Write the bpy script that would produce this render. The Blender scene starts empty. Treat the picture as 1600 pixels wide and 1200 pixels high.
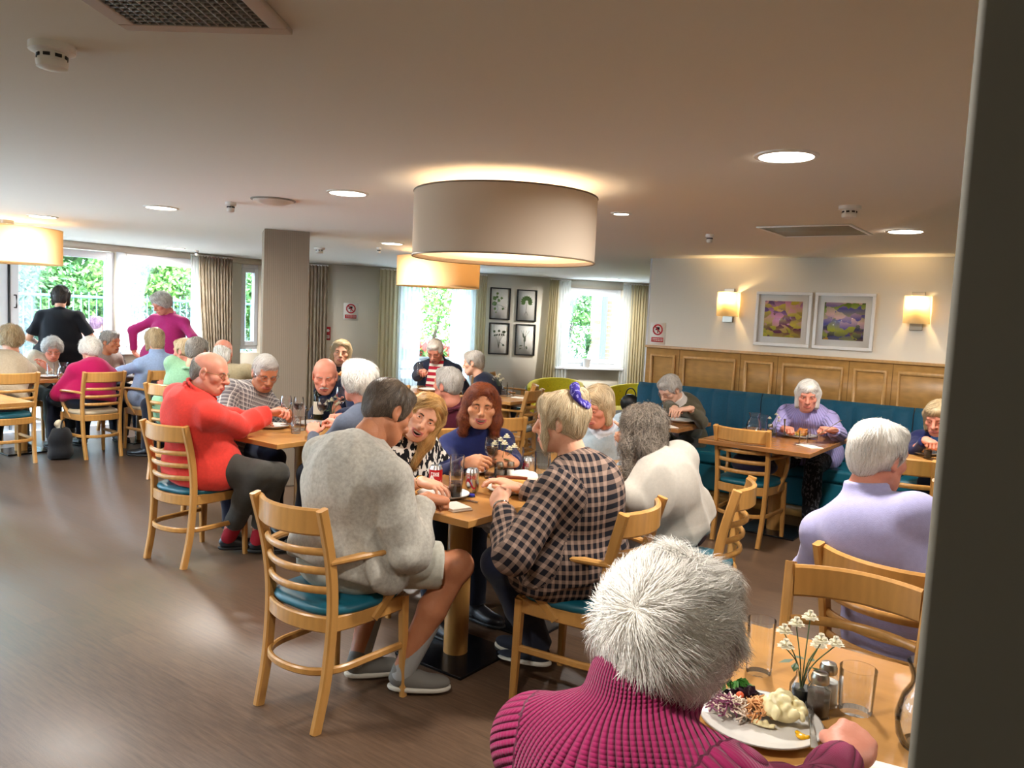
import bpy, math, random
import numpy as np
from mathutils import Matrix, Vector
D = bpy.data
SC = bpy.context.scene
COL = SC.collection
rad = math.radians

# ------------------------------------------------------------------ camera, sky, sun, exposure
CAM_F, CAM_P, CAM_R, CAM_Y, CAM_H = 1239.0, rad(4.94), rad(2.64), rad(36.1), 1.60
ZC = 2.242                                     # ceiling height


def cam_basis():
    cp, sp, cr, sr = math.cos(CAM_P), math.sin(CAM_P), math.cos(CAM_R), math.sin(CAM_R)
    f = np.array([0, cp, -sp]); r0 = np.array([1., 0, 0]); u0 = np.array([0, sp, cp])
    r = cr * r0 + sr * u0; u = -sr * r0 + cr * u0
    c, s = math.cos(CAM_Y), math.sin(CAM_Y)
    Z = np.array([[c, -s, 0], [s, c, 0], [0, 0, 1]])
    return Z @ r, Z @ u, Z @ f


CR, CU, CF = cam_basis()
cam = D.cameras.new('camera'); cam_o = D.objects.new('camera', cam); COL.objects.link(cam_o)
cam.sensor_width = 36.0; cam.lens = CAM_F / 1600 * 36; cam.clip_start = 0.05; cam.clip_end = 200
cam_o.matrix_world = Matrix([[CR[0], CU[0], -CF[0], 0], [CR[1], CU[1], -CF[1], 0], [CR[2], CU[2], -CF[2], CAM_H], [0, 0, 0, 1]])
SC.camera = cam_o
SC.view_settings.view_transform = 'Standard'; SC.view_settings.look = 'None'
SC.view_settings.gamma = 1; SC.view_settings.use_curve_mapping = False
SC.view_settings.exposure = 0.95
SC.cycles.use_denoising = True
SC.cycles.max_bounces = 8; SC.cycles.diffuse_bounces = 6; SC.cycles.glossy_bounces = 3
SC.cycles.transmission_bounces = 6; SC.cycles.transparent_max_bounces = 16
SC.cycles.sample_clamp_indirect = 6.0; SC.cycles.caustics_refractive = False; SC.cycles.caustics_reflective = False

wd = D.worlds.new('sky'); SC.world = wd; wd.use_nodes = True
bg = wd.node_tree.nodes['Background']; bg.inputs['Color'].default_value = (0.62, 0.80, 1.0, 1); bg.inputs['Strength'].default_value = 8.5
sun = D.lights.new('sun', 'SUN'); sun.energy = 2.2; sun.angle = rad(8); sun.color = (1, 0.97, 0.9)
sun_o = D.objects.new('sun', sun); COL.objects.link(sun_o)
sun_o.rotation_euler = Vector((-0.55, 0.30, -0.85)).to_track_quat('-Z', 'Y').to_euler()


def ray(px, py):
    return CR * (px - 800) / CAM_F + CU * (600 - py) / CAM_F + CF


def at_depth(px, py, d):                         # point seen at a pixel, d metres along the view axis
    return np.array([0, 0, CAM_H]) + ray(px, py) * d


def at_z(px, py, z):                             # point seen at a pixel on the level z
    r = ray(px, py); return np.array([0, 0, CAM_H]) + r * ((z - CAM_H) / r[2])


# ------------------------------------------------------------------ materials
def lin(h):
    if isinstance(h, str):
        h = h.lstrip('#'); c = [int(h[i:i + 2], 16) / 255 for i in (0, 2, 4)]
    else:
        c = [v / 255 for v in h]
    return tuple((v / 12.92 if v <= 0.04045 else ((v + 0.055) / 1.055) ** 2.4) for v in c) + (1,)


class NT:
    def __init__(s, m): s.t = m.node_tree; s.b = s.t.nodes['Principled BSDF']; s.out = s.t.nodes['Material Output']
    def n(s, typ, **kw):
        nd = s.t.nodes.new(typ)
        for k, v in kw.items():
            if k in nd.inputs: nd.inputs[k].default_value = v
            else: setattr(nd, k, v)
        return nd
    def l(s, a, b): s.t.links.new(a, b)
    def mix(s, fac, a, b, mode='MIX'):
        nd = s.t.nodes.new('ShaderNodeMix'); nd.data_type = 'RGBA'; nd.blend_type = mode
        for sock, v in ((nd.inputs[0], fac), (nd.inputs[6], a), (nd.inputs[7], b)):
            if hasattr(v, 'is_linked'): s.l(v, sock)
            else: sock.default_value = v
        return nd.outputs[2]
    def math(s, op, a, b=0.0, c=0.0):
        nd = s.t.nodes.new('ShaderNodeMath'); nd.operation = op
        for i, v in enumerate((a, b, c)):
            if hasattr(v, 'is_linked'): s.l(v, nd.inputs[i])
            else: nd.inputs[i].default_value = v
        return nd.outputs[0]
    def ramp(s, fac, stops):
        nd = s.t.nodes.new('ShaderNodeValToRGB'); e = nd.color_ramp.elements
        while len(e) < len(stops): e.new(0.5)
        for el, (p, c) in zip(e, stops): el.position = p; el.color = c
        s.l(fac, nd.inputs[0]); return nd.outputs[0]
    def bump(s, h, strength, dist=0.01):
        nd = s.n('ShaderNodeBump', Strength=strength, Distance=dist); s.l(h, nd.inputs['Height'])
        s.l(nd.outputs[0], s.b.inputs['Normal'])
    def coords(s, kind='Object', scale=(1, 1, 1)):
        tc = s.n('ShaderNodeTexCoord'); mp = s.n('ShaderNodeMapping'); mp.inputs['Scale'].default_value = scale
        s.l(tc.outputs[kind], mp.inputs[0]); return mp.outputs[0]
    def attr(s, name):
        return s.n('ShaderNodeAttribute', attribute_name=name)
    def noise(s, vec, scale, detail=3, rough=0.5):
        nd = s.n('ShaderNodeTexNoise', Scale=scale, Detail=detail, Roughness=rough); s.l(vec, nd.inputs['Vector']); return nd.outputs[0]


def mat(name, col, rough=0.5, metal=0.0, spec=None, **kw):
    m = D.materials.new(name); m.use_nodes = True; b = m.node_tree.nodes['Principled BSDF']
    b.inputs['Base Color'].default_value = lin(col) if not (isinstance(col, tuple) and len(col) == 4) else col
    b.inputs['Roughness'].default_value = rough; b.inputs['Metallic'].default_value = metal
    if spec is not None: b.inputs['Specular IOR Level'].default_value = spec
    for k, v in kw.items(): b.inputs[k.replace('_', ' ')].default_value = v
    return m


def mul(c, k): return (c[0] * k, c[1] * k, c[2] * k, 1)


def wood(name, col, scale=(1, 1, 1), rough=0.35, amount=0.35, kind='Object', freq=6.0):
    m = mat(name, col, rough); t = NT(m); v = t.coords(kind, scale); c = lin(col)
    n1 = t.noise(v, freq, 6, 0.6)
    wv = t.n('ShaderNodeTexWave', Scale=freq * 0.5, Distortion=6.0, Detail=2.0); t.l(v, wv.inputs['Vector'])
    f = t.math('ADD', t.math('MULTIPLY', n1, 0.88), t.math('MULTIPLY', wv.outputs['Fac'], 0.12))
    t.l(t.ramp(f, [(0.25, mul(c, 1 - amount)), (0.75, mul(c, 1 + amount * 0.45))]), t.b.inputs['Base Color'])
    return m


def fabric(name, col, rough=0.85, var=0.12, weave=900, bump=0.25, fold=0.0):
    m = mat(name, col, rough, spec=0.2); t = NT(m); c = lin(col); v = t.coords('Object')
    n1 = t.noise(v, 60, 4, 0.65); n2 = t.noise(v, weave, 1)
    t.l(t.ramp(n1, [(0.3, mul(c, 1 - var)), (0.7, mul(c, 1 + var))]), t.b.inputs['Base Color'])
    t.bump(n2, bump, 0.002); t.b.inputs['Sheen Weight'].default_value = 0.15
    return m


def attr_uv(t):
    a = t.attr('cloth_uv'); sp = t.n('ShaderNodeSeparateXYZ'); t.l(a.outputs['Vector'], sp.inputs[0]); return sp.outputs[0], sp.outputs[1]


def saw(t, u, freq):                              # 0..1 triangle-free fraction of u*freq
    return t.math('FRACT', t.math('ADD', t.math('MULTIPLY', u, freq), 50.0))


def plaid(name, base, line, dark, freq, wide=0.5, thin=None):
    m = mat(name, base, 0.85, spec=0.2); t = NT(m); u, v = attr_uv(t)
    a = t.math('LESS_THAN', saw(t, u, freq), wide); b = t.math('LESS_THAN', saw(t, v, freq), wide)
    s_ = t.math('ADD', a, b); col = t.mix(t.math('MULTIPLY', s_, 0.5), lin(base), lin(dark))
    both = t.math('MULTIPLY', a, b)
    col = t.mix(both, col, lin(dark))
    if thin:
        a2 = t.math('LESS_THAN', saw(t, t.math('ADD', u, 0.013), freq), thin); b2 = t.math('LESS_THAN', saw(t, t.math('ADD', v, 0.013), freq), thin)
        col = t.mix(t.math('MULTIPLY', t.math('MAXIMUM', a2, b2), 0.7), col, lin(line))
    t.l(col, t.b.inputs['Base Color']); t.bump(t.noise(t.coords('Object'), 900, 1), 0.2, 0.002)
    return m


def knit(name, col, freq, depth=0.5, dark=0.6, horizontal=False, col2=None, duty=0.5):
    m = mat(name, col, 0.9, spec=0.15); t = NT(m); u, v = attr_uv(t); c = lin(col)
    w = v if horizontal else u
    if col2:                                       # coloured bands
        t.l(t.mix(t.math('LESS_THAN', saw(t, w, freq), duty), lin(col), lin(col2)), t.b.inputs['Base Color'])
        t.bump(t.noise(t.coords('Object'), 700, 1), 0.3, 0.002); return m
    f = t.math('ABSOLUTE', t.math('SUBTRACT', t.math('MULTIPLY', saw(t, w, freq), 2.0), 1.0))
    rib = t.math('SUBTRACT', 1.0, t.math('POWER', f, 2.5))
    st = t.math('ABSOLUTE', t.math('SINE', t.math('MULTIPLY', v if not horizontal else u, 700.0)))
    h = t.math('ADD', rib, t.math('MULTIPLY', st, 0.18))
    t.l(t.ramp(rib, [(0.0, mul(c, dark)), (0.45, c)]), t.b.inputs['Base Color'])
    t.bump(h, depth, 0.006); t.b.inputs['Sheen Weight'].default_value = 0.1
    return m


def printed(name, base, ink, scale=38, thr=0.52, kind='NOISE'):
    m = mat(name, base, 0.8, spec=0.2); t = NT(m); v = t.coords('Object', (1, 1, 0.6))
    if kind == 'NOISE':
        f = t.math('GREATER_THAN', t.noise(v, scale, 2, 0.4), thr)
    else:
        vo = t.n('ShaderNodeTexVoronoi', Scale=scale); t.l(v, vo.inputs['Vector']); f = t.math('LESS_THAN', vo.outputs['Distance'], thr)
    t.l(t.mix(f, lin(base), lin(ink)), t.b.inputs['Base Color']); return m


def skin(name, col, lip='#a8574f', red=0.10):
    m = mat(name, col, 0.5, spec=0.35); t = NT(m); c = lin(col); v = t.coords('Object')
    n = t.noise(v, 22, 4, 0.6)
    base = t.ramp(n, [(0.3, (c[0] * 0.93, c[1] * 0.85, c[2] * 0.82, 1)), (0.65, c)])
    mk = t.attr('face'); sp = t.n('ShaderNodeSeparateXYZ'); t.l(mk.outputs['Vector'], sp.inputs[0])
    base = t.mix(t.math('MULTIPLY', sp.outputs[1], 0.22), base, (c[0] * 0.97, c[1] * 0.68, c[2] * 0.62, 1))
    base = t.mix(sp.outputs[0], base, lin(lip))
    base = t.mix(sp.outputs[2], base, lin('#2a0c0c'))
    t.l(base, t.b.inputs['Base Color'])
    t.b.inputs['Subsurface Weight'].default_value = 0.08; t.b.inputs['Subsurface Radius'].default_value = (0.01, 0.004, 0.002); t.b.inputs['Subsurface Scale'].default_value = 0.4
    t.bump(t.noise(v, 130, 3), 0.18, 0.004); return m


def hair(name, col, dark=None, rough=0.42, col2=None):
    m = mat(name, col, rough, spec=0.35); t = NT(m); c = lin(col); d = lin(dark) if dark else mul(c, 0.55)
    a = t.attr('rnd').outputs['Fac']
    t.l(t.ramp(a, [(0.0, d), (0.35, c), (1.0, lin(col2) if col2 else mul(c, 1.15))]), t.b.inputs['Base Color'])
    t.bump(t.noise(t.coords('Object'), 260, 2), 0.25, 0.004)
    return m


def glass(name, col=(1, 1, 1, 1), rough=0.0, amount=0.86, graze=0.85):
    # thin clear glass: mostly see-through with mirror reflections at grazing angles
    m = D.materials.new(name); m.use_nodes = True; t = m.node_tree; t.nodes.clear()
    o = t.nodes.new('ShaderNodeOutputMaterial'); mx = t.nodes.new('ShaderNodeMixShader')
    tr = t.nodes.new('ShaderNodeBsdfTransparent'); tr.inputs[0].default_value = col
    gl = t.nodes.new('ShaderNodeBsdfGlossy'); gl.inputs['Roughness'].default_value = rough; gl.inputs['Color'].default_value = (0.95, 0.97, 1, 1)
    lw = t.nodes.new('ShaderNodeLayerWeight'); lw.inputs['Blend'].default_value = 0.16
    mr = t.nodes.new('ShaderNodeMapRange'); mr.inputs['To Min'].default_value = max(0.01, 1 - amount - 0.08); mr.inputs['To Max'].default_value = graze
    t.links.new(lw.outputs['Fresnel'], mr.inputs[0]); t.links.new(mr.outputs[0], mx.inputs[0])
    t.links.new(tr.outputs[0], mx.inputs[1]); t.links.new(gl.outputs[0], mx.inputs[2]); t.links.new(mx.outputs[0], o.inputs[0])
    return m


def sheer(name, col, opacity=0.45):
    m = D.materials.new(name); m.use_nodes = True; t = m.node_tree; t.nodes.clear()
    o = t.nodes.new('ShaderNodeOutputMaterial'); mx = t.nodes.new('ShaderNodeMixShader'); mx.inputs[0].default_value = opacity
    tr = t.nodes.new('ShaderNodeBsdfTransparent'); m2 = t.nodes.new('ShaderNodeMixShader'); m2.inputs[0].default_value = 0.5
    df = t.nodes.new('ShaderNodeBsdfDiffuse'); df.inputs[0].default_value = lin(col); tl = t.nodes.new('ShaderNodeBsdfTranslucent'); tl.inputs[0].default_value = lin(col)
    t.links.new(df.outputs[0], m2.inputs[1]); t.links.new(tl.outputs[0], m2.inputs[2])
    t.links.new(tr.outputs[0], mx.inputs[1]); t.links.new(m2.outputs[0], mx.inputs[2]); t.links.new(mx.outputs[0], o.inputs[0])
    return m


def translucent(name, col, amount=0.5):
    m = D.materials.new(name); m.use_nodes = True; t = m.node_tree; t.nodes.clear()
    o = t.nodes.new('ShaderNodeOutputMaterial'); m2 = t.nodes.new('ShaderNodeMixShader'); m2.inputs[0].default_value = amount
    df = t.nodes.new('ShaderNodeBsdfDiffuse'); df.inputs[0].default_value = lin(col); tl = t.nodes.new('ShaderNodeBsdfTranslucent'); tl.inputs[0].default_value = lin(col)
    t.links.new(df.outputs[0], m2.inputs[1]); t.links.new(tl.outputs[0], m2.inputs[2]); t.links.new(m2.outputs[0], o.inputs[0])
    return m


def emit(name, col, strength):
    m = D.materials.new(name); m.use_nodes = True; b = m.node_tree.nodes['Principled BSDF']
    b.inputs['Base Color'].default_value = lin(col); b.inputs['Emission Color'].default_value = lin(col); b.inputs['Emission Strength'].default_value = strength
    return m


# ------------------------------------------------------------------ object helpers
def tag(o, label=None, cat=None, group=None, kind=None):
    if label: o['label'] = label
    if cat: o['category'] = cat
    if group: o['group'] = group
    if kind: o['kind'] = kind
    return o


def empty(name, loc, yaw=0.0, label=None, cat=None, group=None):
    o = D.objects.new(name, None); COL.objects.link(o); o.empty_display_size = 0.1
    o.location = loc; o.rotation_euler = (0, 0, rad(yaw)); return tag(o, label, cat, group)


def raw_mesh(name, V, F, smooth=True, mats=(), mi=None):
    me = D.meshes.new(name); V = np.asarray(V, np.float32); me.vertices.add(len(V)); me.vertices.foreach_set('co', V.ravel())
    if isinstance(F, np.ndarray):
        k = F.shape[1]; n = len(F); idx = F.astype(np.int32).ravel(); st = np.arange(n, dtype=np.int32) * k; tot = np.full(n, k, np.int32)
    else:
        tot = np.array([len(f) for f in F], np.int32); st = np.concatenate([[0], np.cumsum(tot)[:-1]]).astype(np.int32); idx = np.array([i for f in F for i in f], np.int32); n = len(F)
    me.loops.add(len(idx)); me.loops.foreach_set('vertex_index', idx)
    me.polygons.add(n); me.polygons.foreach_set('loop_start', st); me.polygons.foreach_set('loop_total', tot)
    if smooth: me.polygons.foreach_set('use_smooth', np.ones(n, bool))
    for m in mats: me.materials.append(m)
    if mi is not None: me.polygons.foreach_set('material_index', np.asarray(mi, np.int32))
    me.update(calc_edges=True); me.validate()
    return me


def set_attr(me, name, vec):
    vec = np.asarray(vec, np.float32)
    if vec.ndim == 1: a = me.attributes.new(name, 'FLOAT', 'POINT'); a.data.foreach_set('value', vec)
    else: a = me.attributes.new(name, 'FLOAT_VECTOR', 'POINT'); a.data.foreach_set('vector', vec.ravel())


def put(name, me, parent=None, loc=None):
    o = D.objects.new(name, me); COL.objects.link(o)
    if parent: o.parent = parent
    if loc is not None: o.location = loc
    return o


def copy_tree(o, parent=None):
    c = o.copy(); COL.objects.link(c)
    if parent: c.parent = parent
    for ch in list(o.children): copy_tree(ch, c)
    return c


class MB:
    """collects shapes, build() links them as one mesh object"""
    def __init__(s): s.V = []; s.F = []; s.M = []; s.mi = 0
    def add(s, V, F):
        o = len(s.V); s.V.extend([tuple(v) for v in V]); s.F.extend([tuple(i + o for i in f) for f in F]); s.M.extend([s.mi] * len(F)); return s
    def box(s, c, d, R=None):
        c = np.array(c, float); h = np.array(d, float) / 2
        P = np.array([[x, y, z] for x in (-1, 1) for y in (-1, 1) for z in (-1, 1)]) * h
        if R is not None: P = P @ np.array(R).T
        return s.add(P + c, [(0, 1, 3, 2), (4, 6, 7, 5), (0, 4, 5, 1), (2, 3, 7, 6), (0, 2, 6, 4), (1, 5, 7, 3)])
    def bx(s, x0, x1, y0, y1, z0, z1): return s.box(((x0 + x1) / 2, (y0 + y1) / 2, (z0 + z1) / 2), (abs(x1 - x0), abs(y1 - y0), abs(z1 - z0)))
    def lathe(s, prof, n=32, c=(0, 0, 0), R=None, cap=False):
        V = []; F = []; m = len(prof)
        for i in range(n):
            a = 2 * math.pi * i / n
            for r, z in prof: V.append((r * math.cos(a), r * math.sin(a), z))
        V = np.array(V)
        if R is not None: V = V @ np.array(R).T
        V = V + np.array(c)
        for i in range(n):
            j = (i + 1) % n
            for k in range(m - 1): F.append((i * m + k, j * m + k, j * m + k + 1, i * m + k + 1))
        if cap and prof[0][0] > 1e-6: F.append(tuple(i * m for i in range(n))[::-1])
        if cap and prof[-1][0] > 1e-6: F.append(tuple(i * m + m - 1 for i in range(n)))
        return s.add(V, F)
    def tube(s, path, r, n=8, closed=False, cap=True):
        P = np.array(path, float); k = len(P); rr = r if hasattr(r, '__len__') else [r] * k
        prof = [(math.cos(2 * math.pi * i / n), math.sin(2 * math.pi * i / n)) for i in range(n)]
        return s.sweep(P, [[(a * q, b * q) for a, b in prof] for q in rr], closed=closed, cap=cap)
    def sweep(s, P, profs, up=(0, 0, 1), closed=False, cap=True):
        """profs: one 2D profile or one per path point; first axis = side, second axis = up"""
        P = np.array(P, float); k = len(P)
        if not hasattr(profs[0][0], '__len__'): profs = [profs] * k
        n = len(profs[0]); V = []; up0 = np.array(up, float)
        for i in range(k):
            a = P[(i - 1) % k] if (i > 0 or closed) else P[i]; b = P[(i + 1) % k] if (i < k - 1 or closed) else P[i]
            t = b - a; t /= np.linalg.norm(t) + 1e-12
            side = np.cross(t, up0)
            if np.linalg.norm(side) < 1e-3: side = np.cross(t, np.array([0, 1., 0.01]))
            side /= np.linalg.norm(side); u = np.cross(side, t)
            for x, y in profs[i]: V.append(P[i] + side * x + u * y)
        F = []
        for i in range(k if closed else k - 1):
            j = (i + 1) % k
            for q in range(n): F.append((i * n + q, i * n + (q + 1) % n, j * n + (q + 1) % n, j * n + q))
        if cap and not closed: F.append(tuple(range(n))[::-1]); F.append(tuple((k - 1) * n + q for q in range(n)))
        return s.add(V, F)
    def mesh(s, name, mats, smooth=True):
        mats = mats if isinstance(mats, (list, tuple)) else [mats]
        return raw_mesh(name, s.V, s.F, smooth, mats, s.M)
    def build(s, name, mats, parent=None, smooth=False, bevel=0.0, seg=2, loc=None, sharp=40):
        me = s.mesh(name, mats, smooth); o = put(name, me, parent, loc)
        if smooth and sharp:
            me.set_sharp_from_angle(angle=rad(sharp))
        if bevel:
            b = o.modifiers.new('bevel', 'BEVEL'); b.width = bevel; b.segments = seg; b.limit_method = 'ANGLE'; b.angle_limit = rad(35)
            me.polygons.foreach_set('use_smooth', np.ones(len(me.polygons), bool)); b.harden_normals = True
        return o


def rect(w, h, b=0.004):
    w /= 2; h /= 2
    return [(-w + b, -h), (w - b, -h), (w, -h + b), (w, h - b), (w - b, h), (-w + b, h), (-w, h - b), (-w, -h + b)]


def oval(w, h, n=10): return [(w / 2 * math.cos(2 * math.pi * i / n), h / 2 * math.sin(2 * math.pi * i / n)) for i in range(n)]


def smooth_path(pts, n=12):
    P = np.array(pts, float); k = len(P); out = []
    ext = np.vstack([2 * P[0] - P[1], P, 2 * P[-1] - P[-2]])
    for i in range(k - 1):
        p0, p1, p2, p3 = ext[i:i + 4]; m = max(2, n // (k - 1))
        for j in range(m):
            t = j / m; out.append(0.5 * (2 * p1 + (p2 - p0) * t + (2 * p0 - 5 * p1 + 4 * p2 - p3) * t * t + (3 * p1 - p0 - 3 * p2 + p3) * t ** 3))
    out.append(P[-1]); return np.array(out)


# ------------------------------------------------------------------ implicit surfaces (for bodies, clothes, hair, soft things)
def C_(a, b, ra, rb=None, k=0.02, op='+'):
    return dict(t='c', a=np.array(a, float), b=np.array(b, float), ra=ra, rb=ra if rb is None else rb, k=k, op=op)


def E_(c, r, M=None, k=0.02, op='+'):
    return dict(t='e', c=np.array(c, float), r=np.array(r, float), M=np.eye(3) if M is None else np.array(M, float), k=k, op=op)


def P_(p, n, op='&', k=0.005):                       # keep the half space behind the plane
    n = np.array(n, float); return dict(t='p', p=np.array(p, float), n=n / np.linalg.norm(n), k=k, op=op)


def prim_eval(q, X, Y, Z):
    if q['t'] == 'c':
        a, b = q['a'], q['b']; d = b - a; L = d @ d + 1e-12
        px, py, pz = X - a[0], Y - a[1], Z - a[2]
        h = np.clip((px * d[0] + py * d[1] + pz * d[2]) / L, 0, 1)
        return np.sqrt((px - h * d[0]) ** 2 + (py - h * d[1]) ** 2 + (pz - h * d[2]) ** 2) - (q['ra'] + h * (q['rb'] - q['ra']))
    if q['t'] == 'e':
        c, r, M = q['c'], q['r'], q['M']; px, py, pz = X - c[0], Y - c[1], Z - c[2]
        u = px * M[0, 0] + py * M[0, 1] + pz * M[0, 2]; v = px * M[1, 0] + py * M[1, 1] + pz * M[1, 2]; w = px * M[2, 0] + py * M[2, 1] + pz * M[2, 2]
        k0 = np.sqrt((u / r[0]) ** 2 + (v / r[1]) ** 2 + (w / r[2]) ** 2); k1 = np.sqrt((u / r[0] ** 2) ** 2 + (v / r[1] ** 2) ** 2 + (w / r[2] ** 2) ** 2) + 1e-9
        return np.where(k0 < 1e-4, -min(r), k0 * (k0 - 1) / k1)
    n, p = q['n'], q['p']; return (X - p[0]) * n[0] + (Y - p[1]) * n[1] + (Z - p[2]) * n[2]


def prim_box(q):
    if q['t'] == 'c': return np.minimum(q['a'] - q['ra'], q['b'] - q['rb']), np.maximum(q['a'] + q['ra'], q['b'] + q['rb'])
    e = np.sqrt(((q['M'] * q['r'][:, None]) ** 2).sum(0)); return q['c'] - e, q['c'] + e


def combine(Dv, d, q):
    k = q['k']
    if q['op'] == '+':
        h = np.maximum(k - np.abs(Dv - d), 0) / k; return np.minimum(Dv, d) - h * h * k * 0.25
    if q['op'] == '-': d = -d
    h = np.maximum(k - np.abs(Dv - d), 0) / k; return np.maximum(Dv, d) + h * h * k * 0.25


def sdf_pts(prims, P):
    X, Y, Z = P[:, 0], P[:, 1], P[:, 2]; Dv = np.full(len(P), 1.0)
    for q in prims: Dv = combine(Dv, prim_eval(q, X, Y, Z), q)
    return Dv


def sdf_grad(prims, P, e=0.002):
    d = sdf_pts(prims, P); g = np.stack([sdf_pts(prims, P + np.eye(3)[i] * e) - d for i in range(3)], 1)
    return d, g / (np.linalg.norm(g, axis=1, keepdims=True) + 1e-9)


CORN = np.array([[i >> 2 & 1, i >> 1 & 1, i & 1] for i in range(8)])
EDG = [(a, b) for a in range(8) for b in range(a + 1, 8) if np.abs(CORN[a] - CORN[b]).sum() == 1]


def sdf_mesh(prims, res):
    add = [q for q in prims if q['op'] == '+']; lo = np.min([prim_box(q)[0] for q in add], 0) - 2.5 * res; hi = np.max([prim_box(q)[1] for q in add], 0) + 2.5 * res
    n = np.ceil((hi - lo) / res).astype(int) + 1
    ax = [(lo[i] + res * np.arange(n[i])).astype(np.float32) for i in range(3)]
    G = np.full(tuple(n), 1.0, np.float32)
    for q in prims:
        if q['t'] == 'p' or q['op'] == '&': sl = (slice(None),) * 3
        else:
            a, b = prim_box(q); m = q['k'] + 2.5 * res
            i0 = np.clip(np.floor((a - m - lo) / res).astype(int), 0, n - 1); i1 = np.clip(np.ceil((b + m - lo) / res).astype(int) + 1, 1, n)
            sl = tuple(slice(i0[i], i1[i]) for i in range(3))
            if any(i1[i] <= i0[i] for i in range(3)): continue
        d = prim_eval(q, ax[0][sl[0]][:, None, None], ax[1][sl[1]][None, :, None], ax[2][sl[2]][None, None, :]).astype(np.float32)
        G[sl] = combine(G[sl], d, q)
    S = G < 0; c = np.zeros(tuple(n - 1), np.int8)
    for o in CORN: c += S[o[0]:n[0] - 1 + o[0], o[1]:n[1] - 1 + o[1], o[2]:n[2] - 1 + o[2]]
    act = (c > 0) & (c < 8); ijk = np.argwhere(act); idx = np.full(tuple(n - 1), -1, np.int32); idx[act] = np.arange(len(ijk))
    val = np.stack([G[ijk[:, 0] + o[0], ijk[:, 1] + o[1], ijk[:, 2] + o[2]] for o in CORN], 1)
    acc = np.zeros((len(ijk), 3)); cnt = np.zeros(len(ijk))
    for a, b in EDG:
        va, vb = val[:, a], val[:, b]; m = (va < 0) != (vb < 0); t = np.where(m, va / (va - vb + 1e-12), 0)
        acc += (CORN[a] + t[:, None] * (CORN[b] - CORN[a])) * m[:, None]; cnt += m
    V = lo + res * (ijk + acc / cnt[:, None]); Fs = []
    for axn in range(3):
        o = [slice(None)] * 3; p = [slice(None)] * 3; o[axn] = slice(1, None); p[axn] = slice(None, -1)
        e = np.argwhere(S[tuple(o)] != S[tuple(p)]); b1, b2 = (axn + 1) % 3, (axn + 2) % 3
        ok = (e[:, b1] > 0) & (e[:, b2] > 0) & (e[:, b1] < n[b1] - 1) & (e[:, b2] < n[b2] - 1); e = e[ok]
        def at(d1, d2):
            f = e.copy(); f[:, b1] -= d1; f[:, b2] -= d2; return idx[f[:, 0], f[:, 1], f[:, 2]]
        q = np.stack([at(1, 1), at(0, 1), at(0, 0), at(1, 0)], 1)
        ins = S[e[:, 0], e[:, 1], e[:, 2]]; q[~ins] = q[~ins][:, ::-1]
        Fs.append(q)
    F = np.vstack(Fs); F = F[(F >= 0).all(1)]
    return V, F


def vnormals(V, F):
    n = np.cross(V[F[:, 2]] - V[F[:, 0]], V[F[:, 3]] - V[F[:, 1]]); N = np.zeros_like(V)
    for i in range(4): np.add.at(N, F[:, i], n)
    return N / (np.linalg.norm(N, axis=1, keepdims=True) + 1e-12)


def wobble(P, f, seed=0, m=7):
    r = np.random.default_rng(seed); out = np.zeros(len(P))
    for i in range(m):
        k = r.normal(size=3); k *= f * r.uniform(0.6, 1.7) / np.linalg.norm(k); out += np.sin(P @ k + r.uniform(0, 6.28) + 0.8 * np.sin(P @ (k[[1, 2, 0]] * 0.6)))
    return out / m ** 0.5


def soft(name, prims, res, m, parent=None, disp=0.0, freq=30, seed=1, loc=None):
    V, F = sdf_mesh(prims, res)
    if disp: V = V + vnormals(V, F) * (disp * wobble(V, freq, seed))[:, None]
    return put(name, raw_mesh(name, V, F, True, m if isinstance(m, (list, tuple)) else [m]), parent, loc)

# ------------------------------------------------------------------ people
def mm(*a): return np.array(a, float) * 0.001


def flatC(a, b, ra, rb, k=0.02):
    q = C_(a, b, ra, rb, k); q['flat'] = True; return q


_pe = prim_eval


def prim_eval(q, X, Y, Z):
    d = _pe(q, X, Y, Z)
    if q.get('flat'):
        n = q['b'] - q['a']; L = np.linalg.norm(n); n = n / L
        d = np.maximum(d, (X - q['b'][0]) * n[0] + (Y - q['b'][1]) * n[1] + (Z - q['b'][2]) * n[2])
    return d


FACE0 = dict(w=1.0, jaw=1.0, nose=1.0, cheek=1.0, smile=0, open=0, eyes=4.2, neck=52, old=0, ear=1.0)


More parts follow.
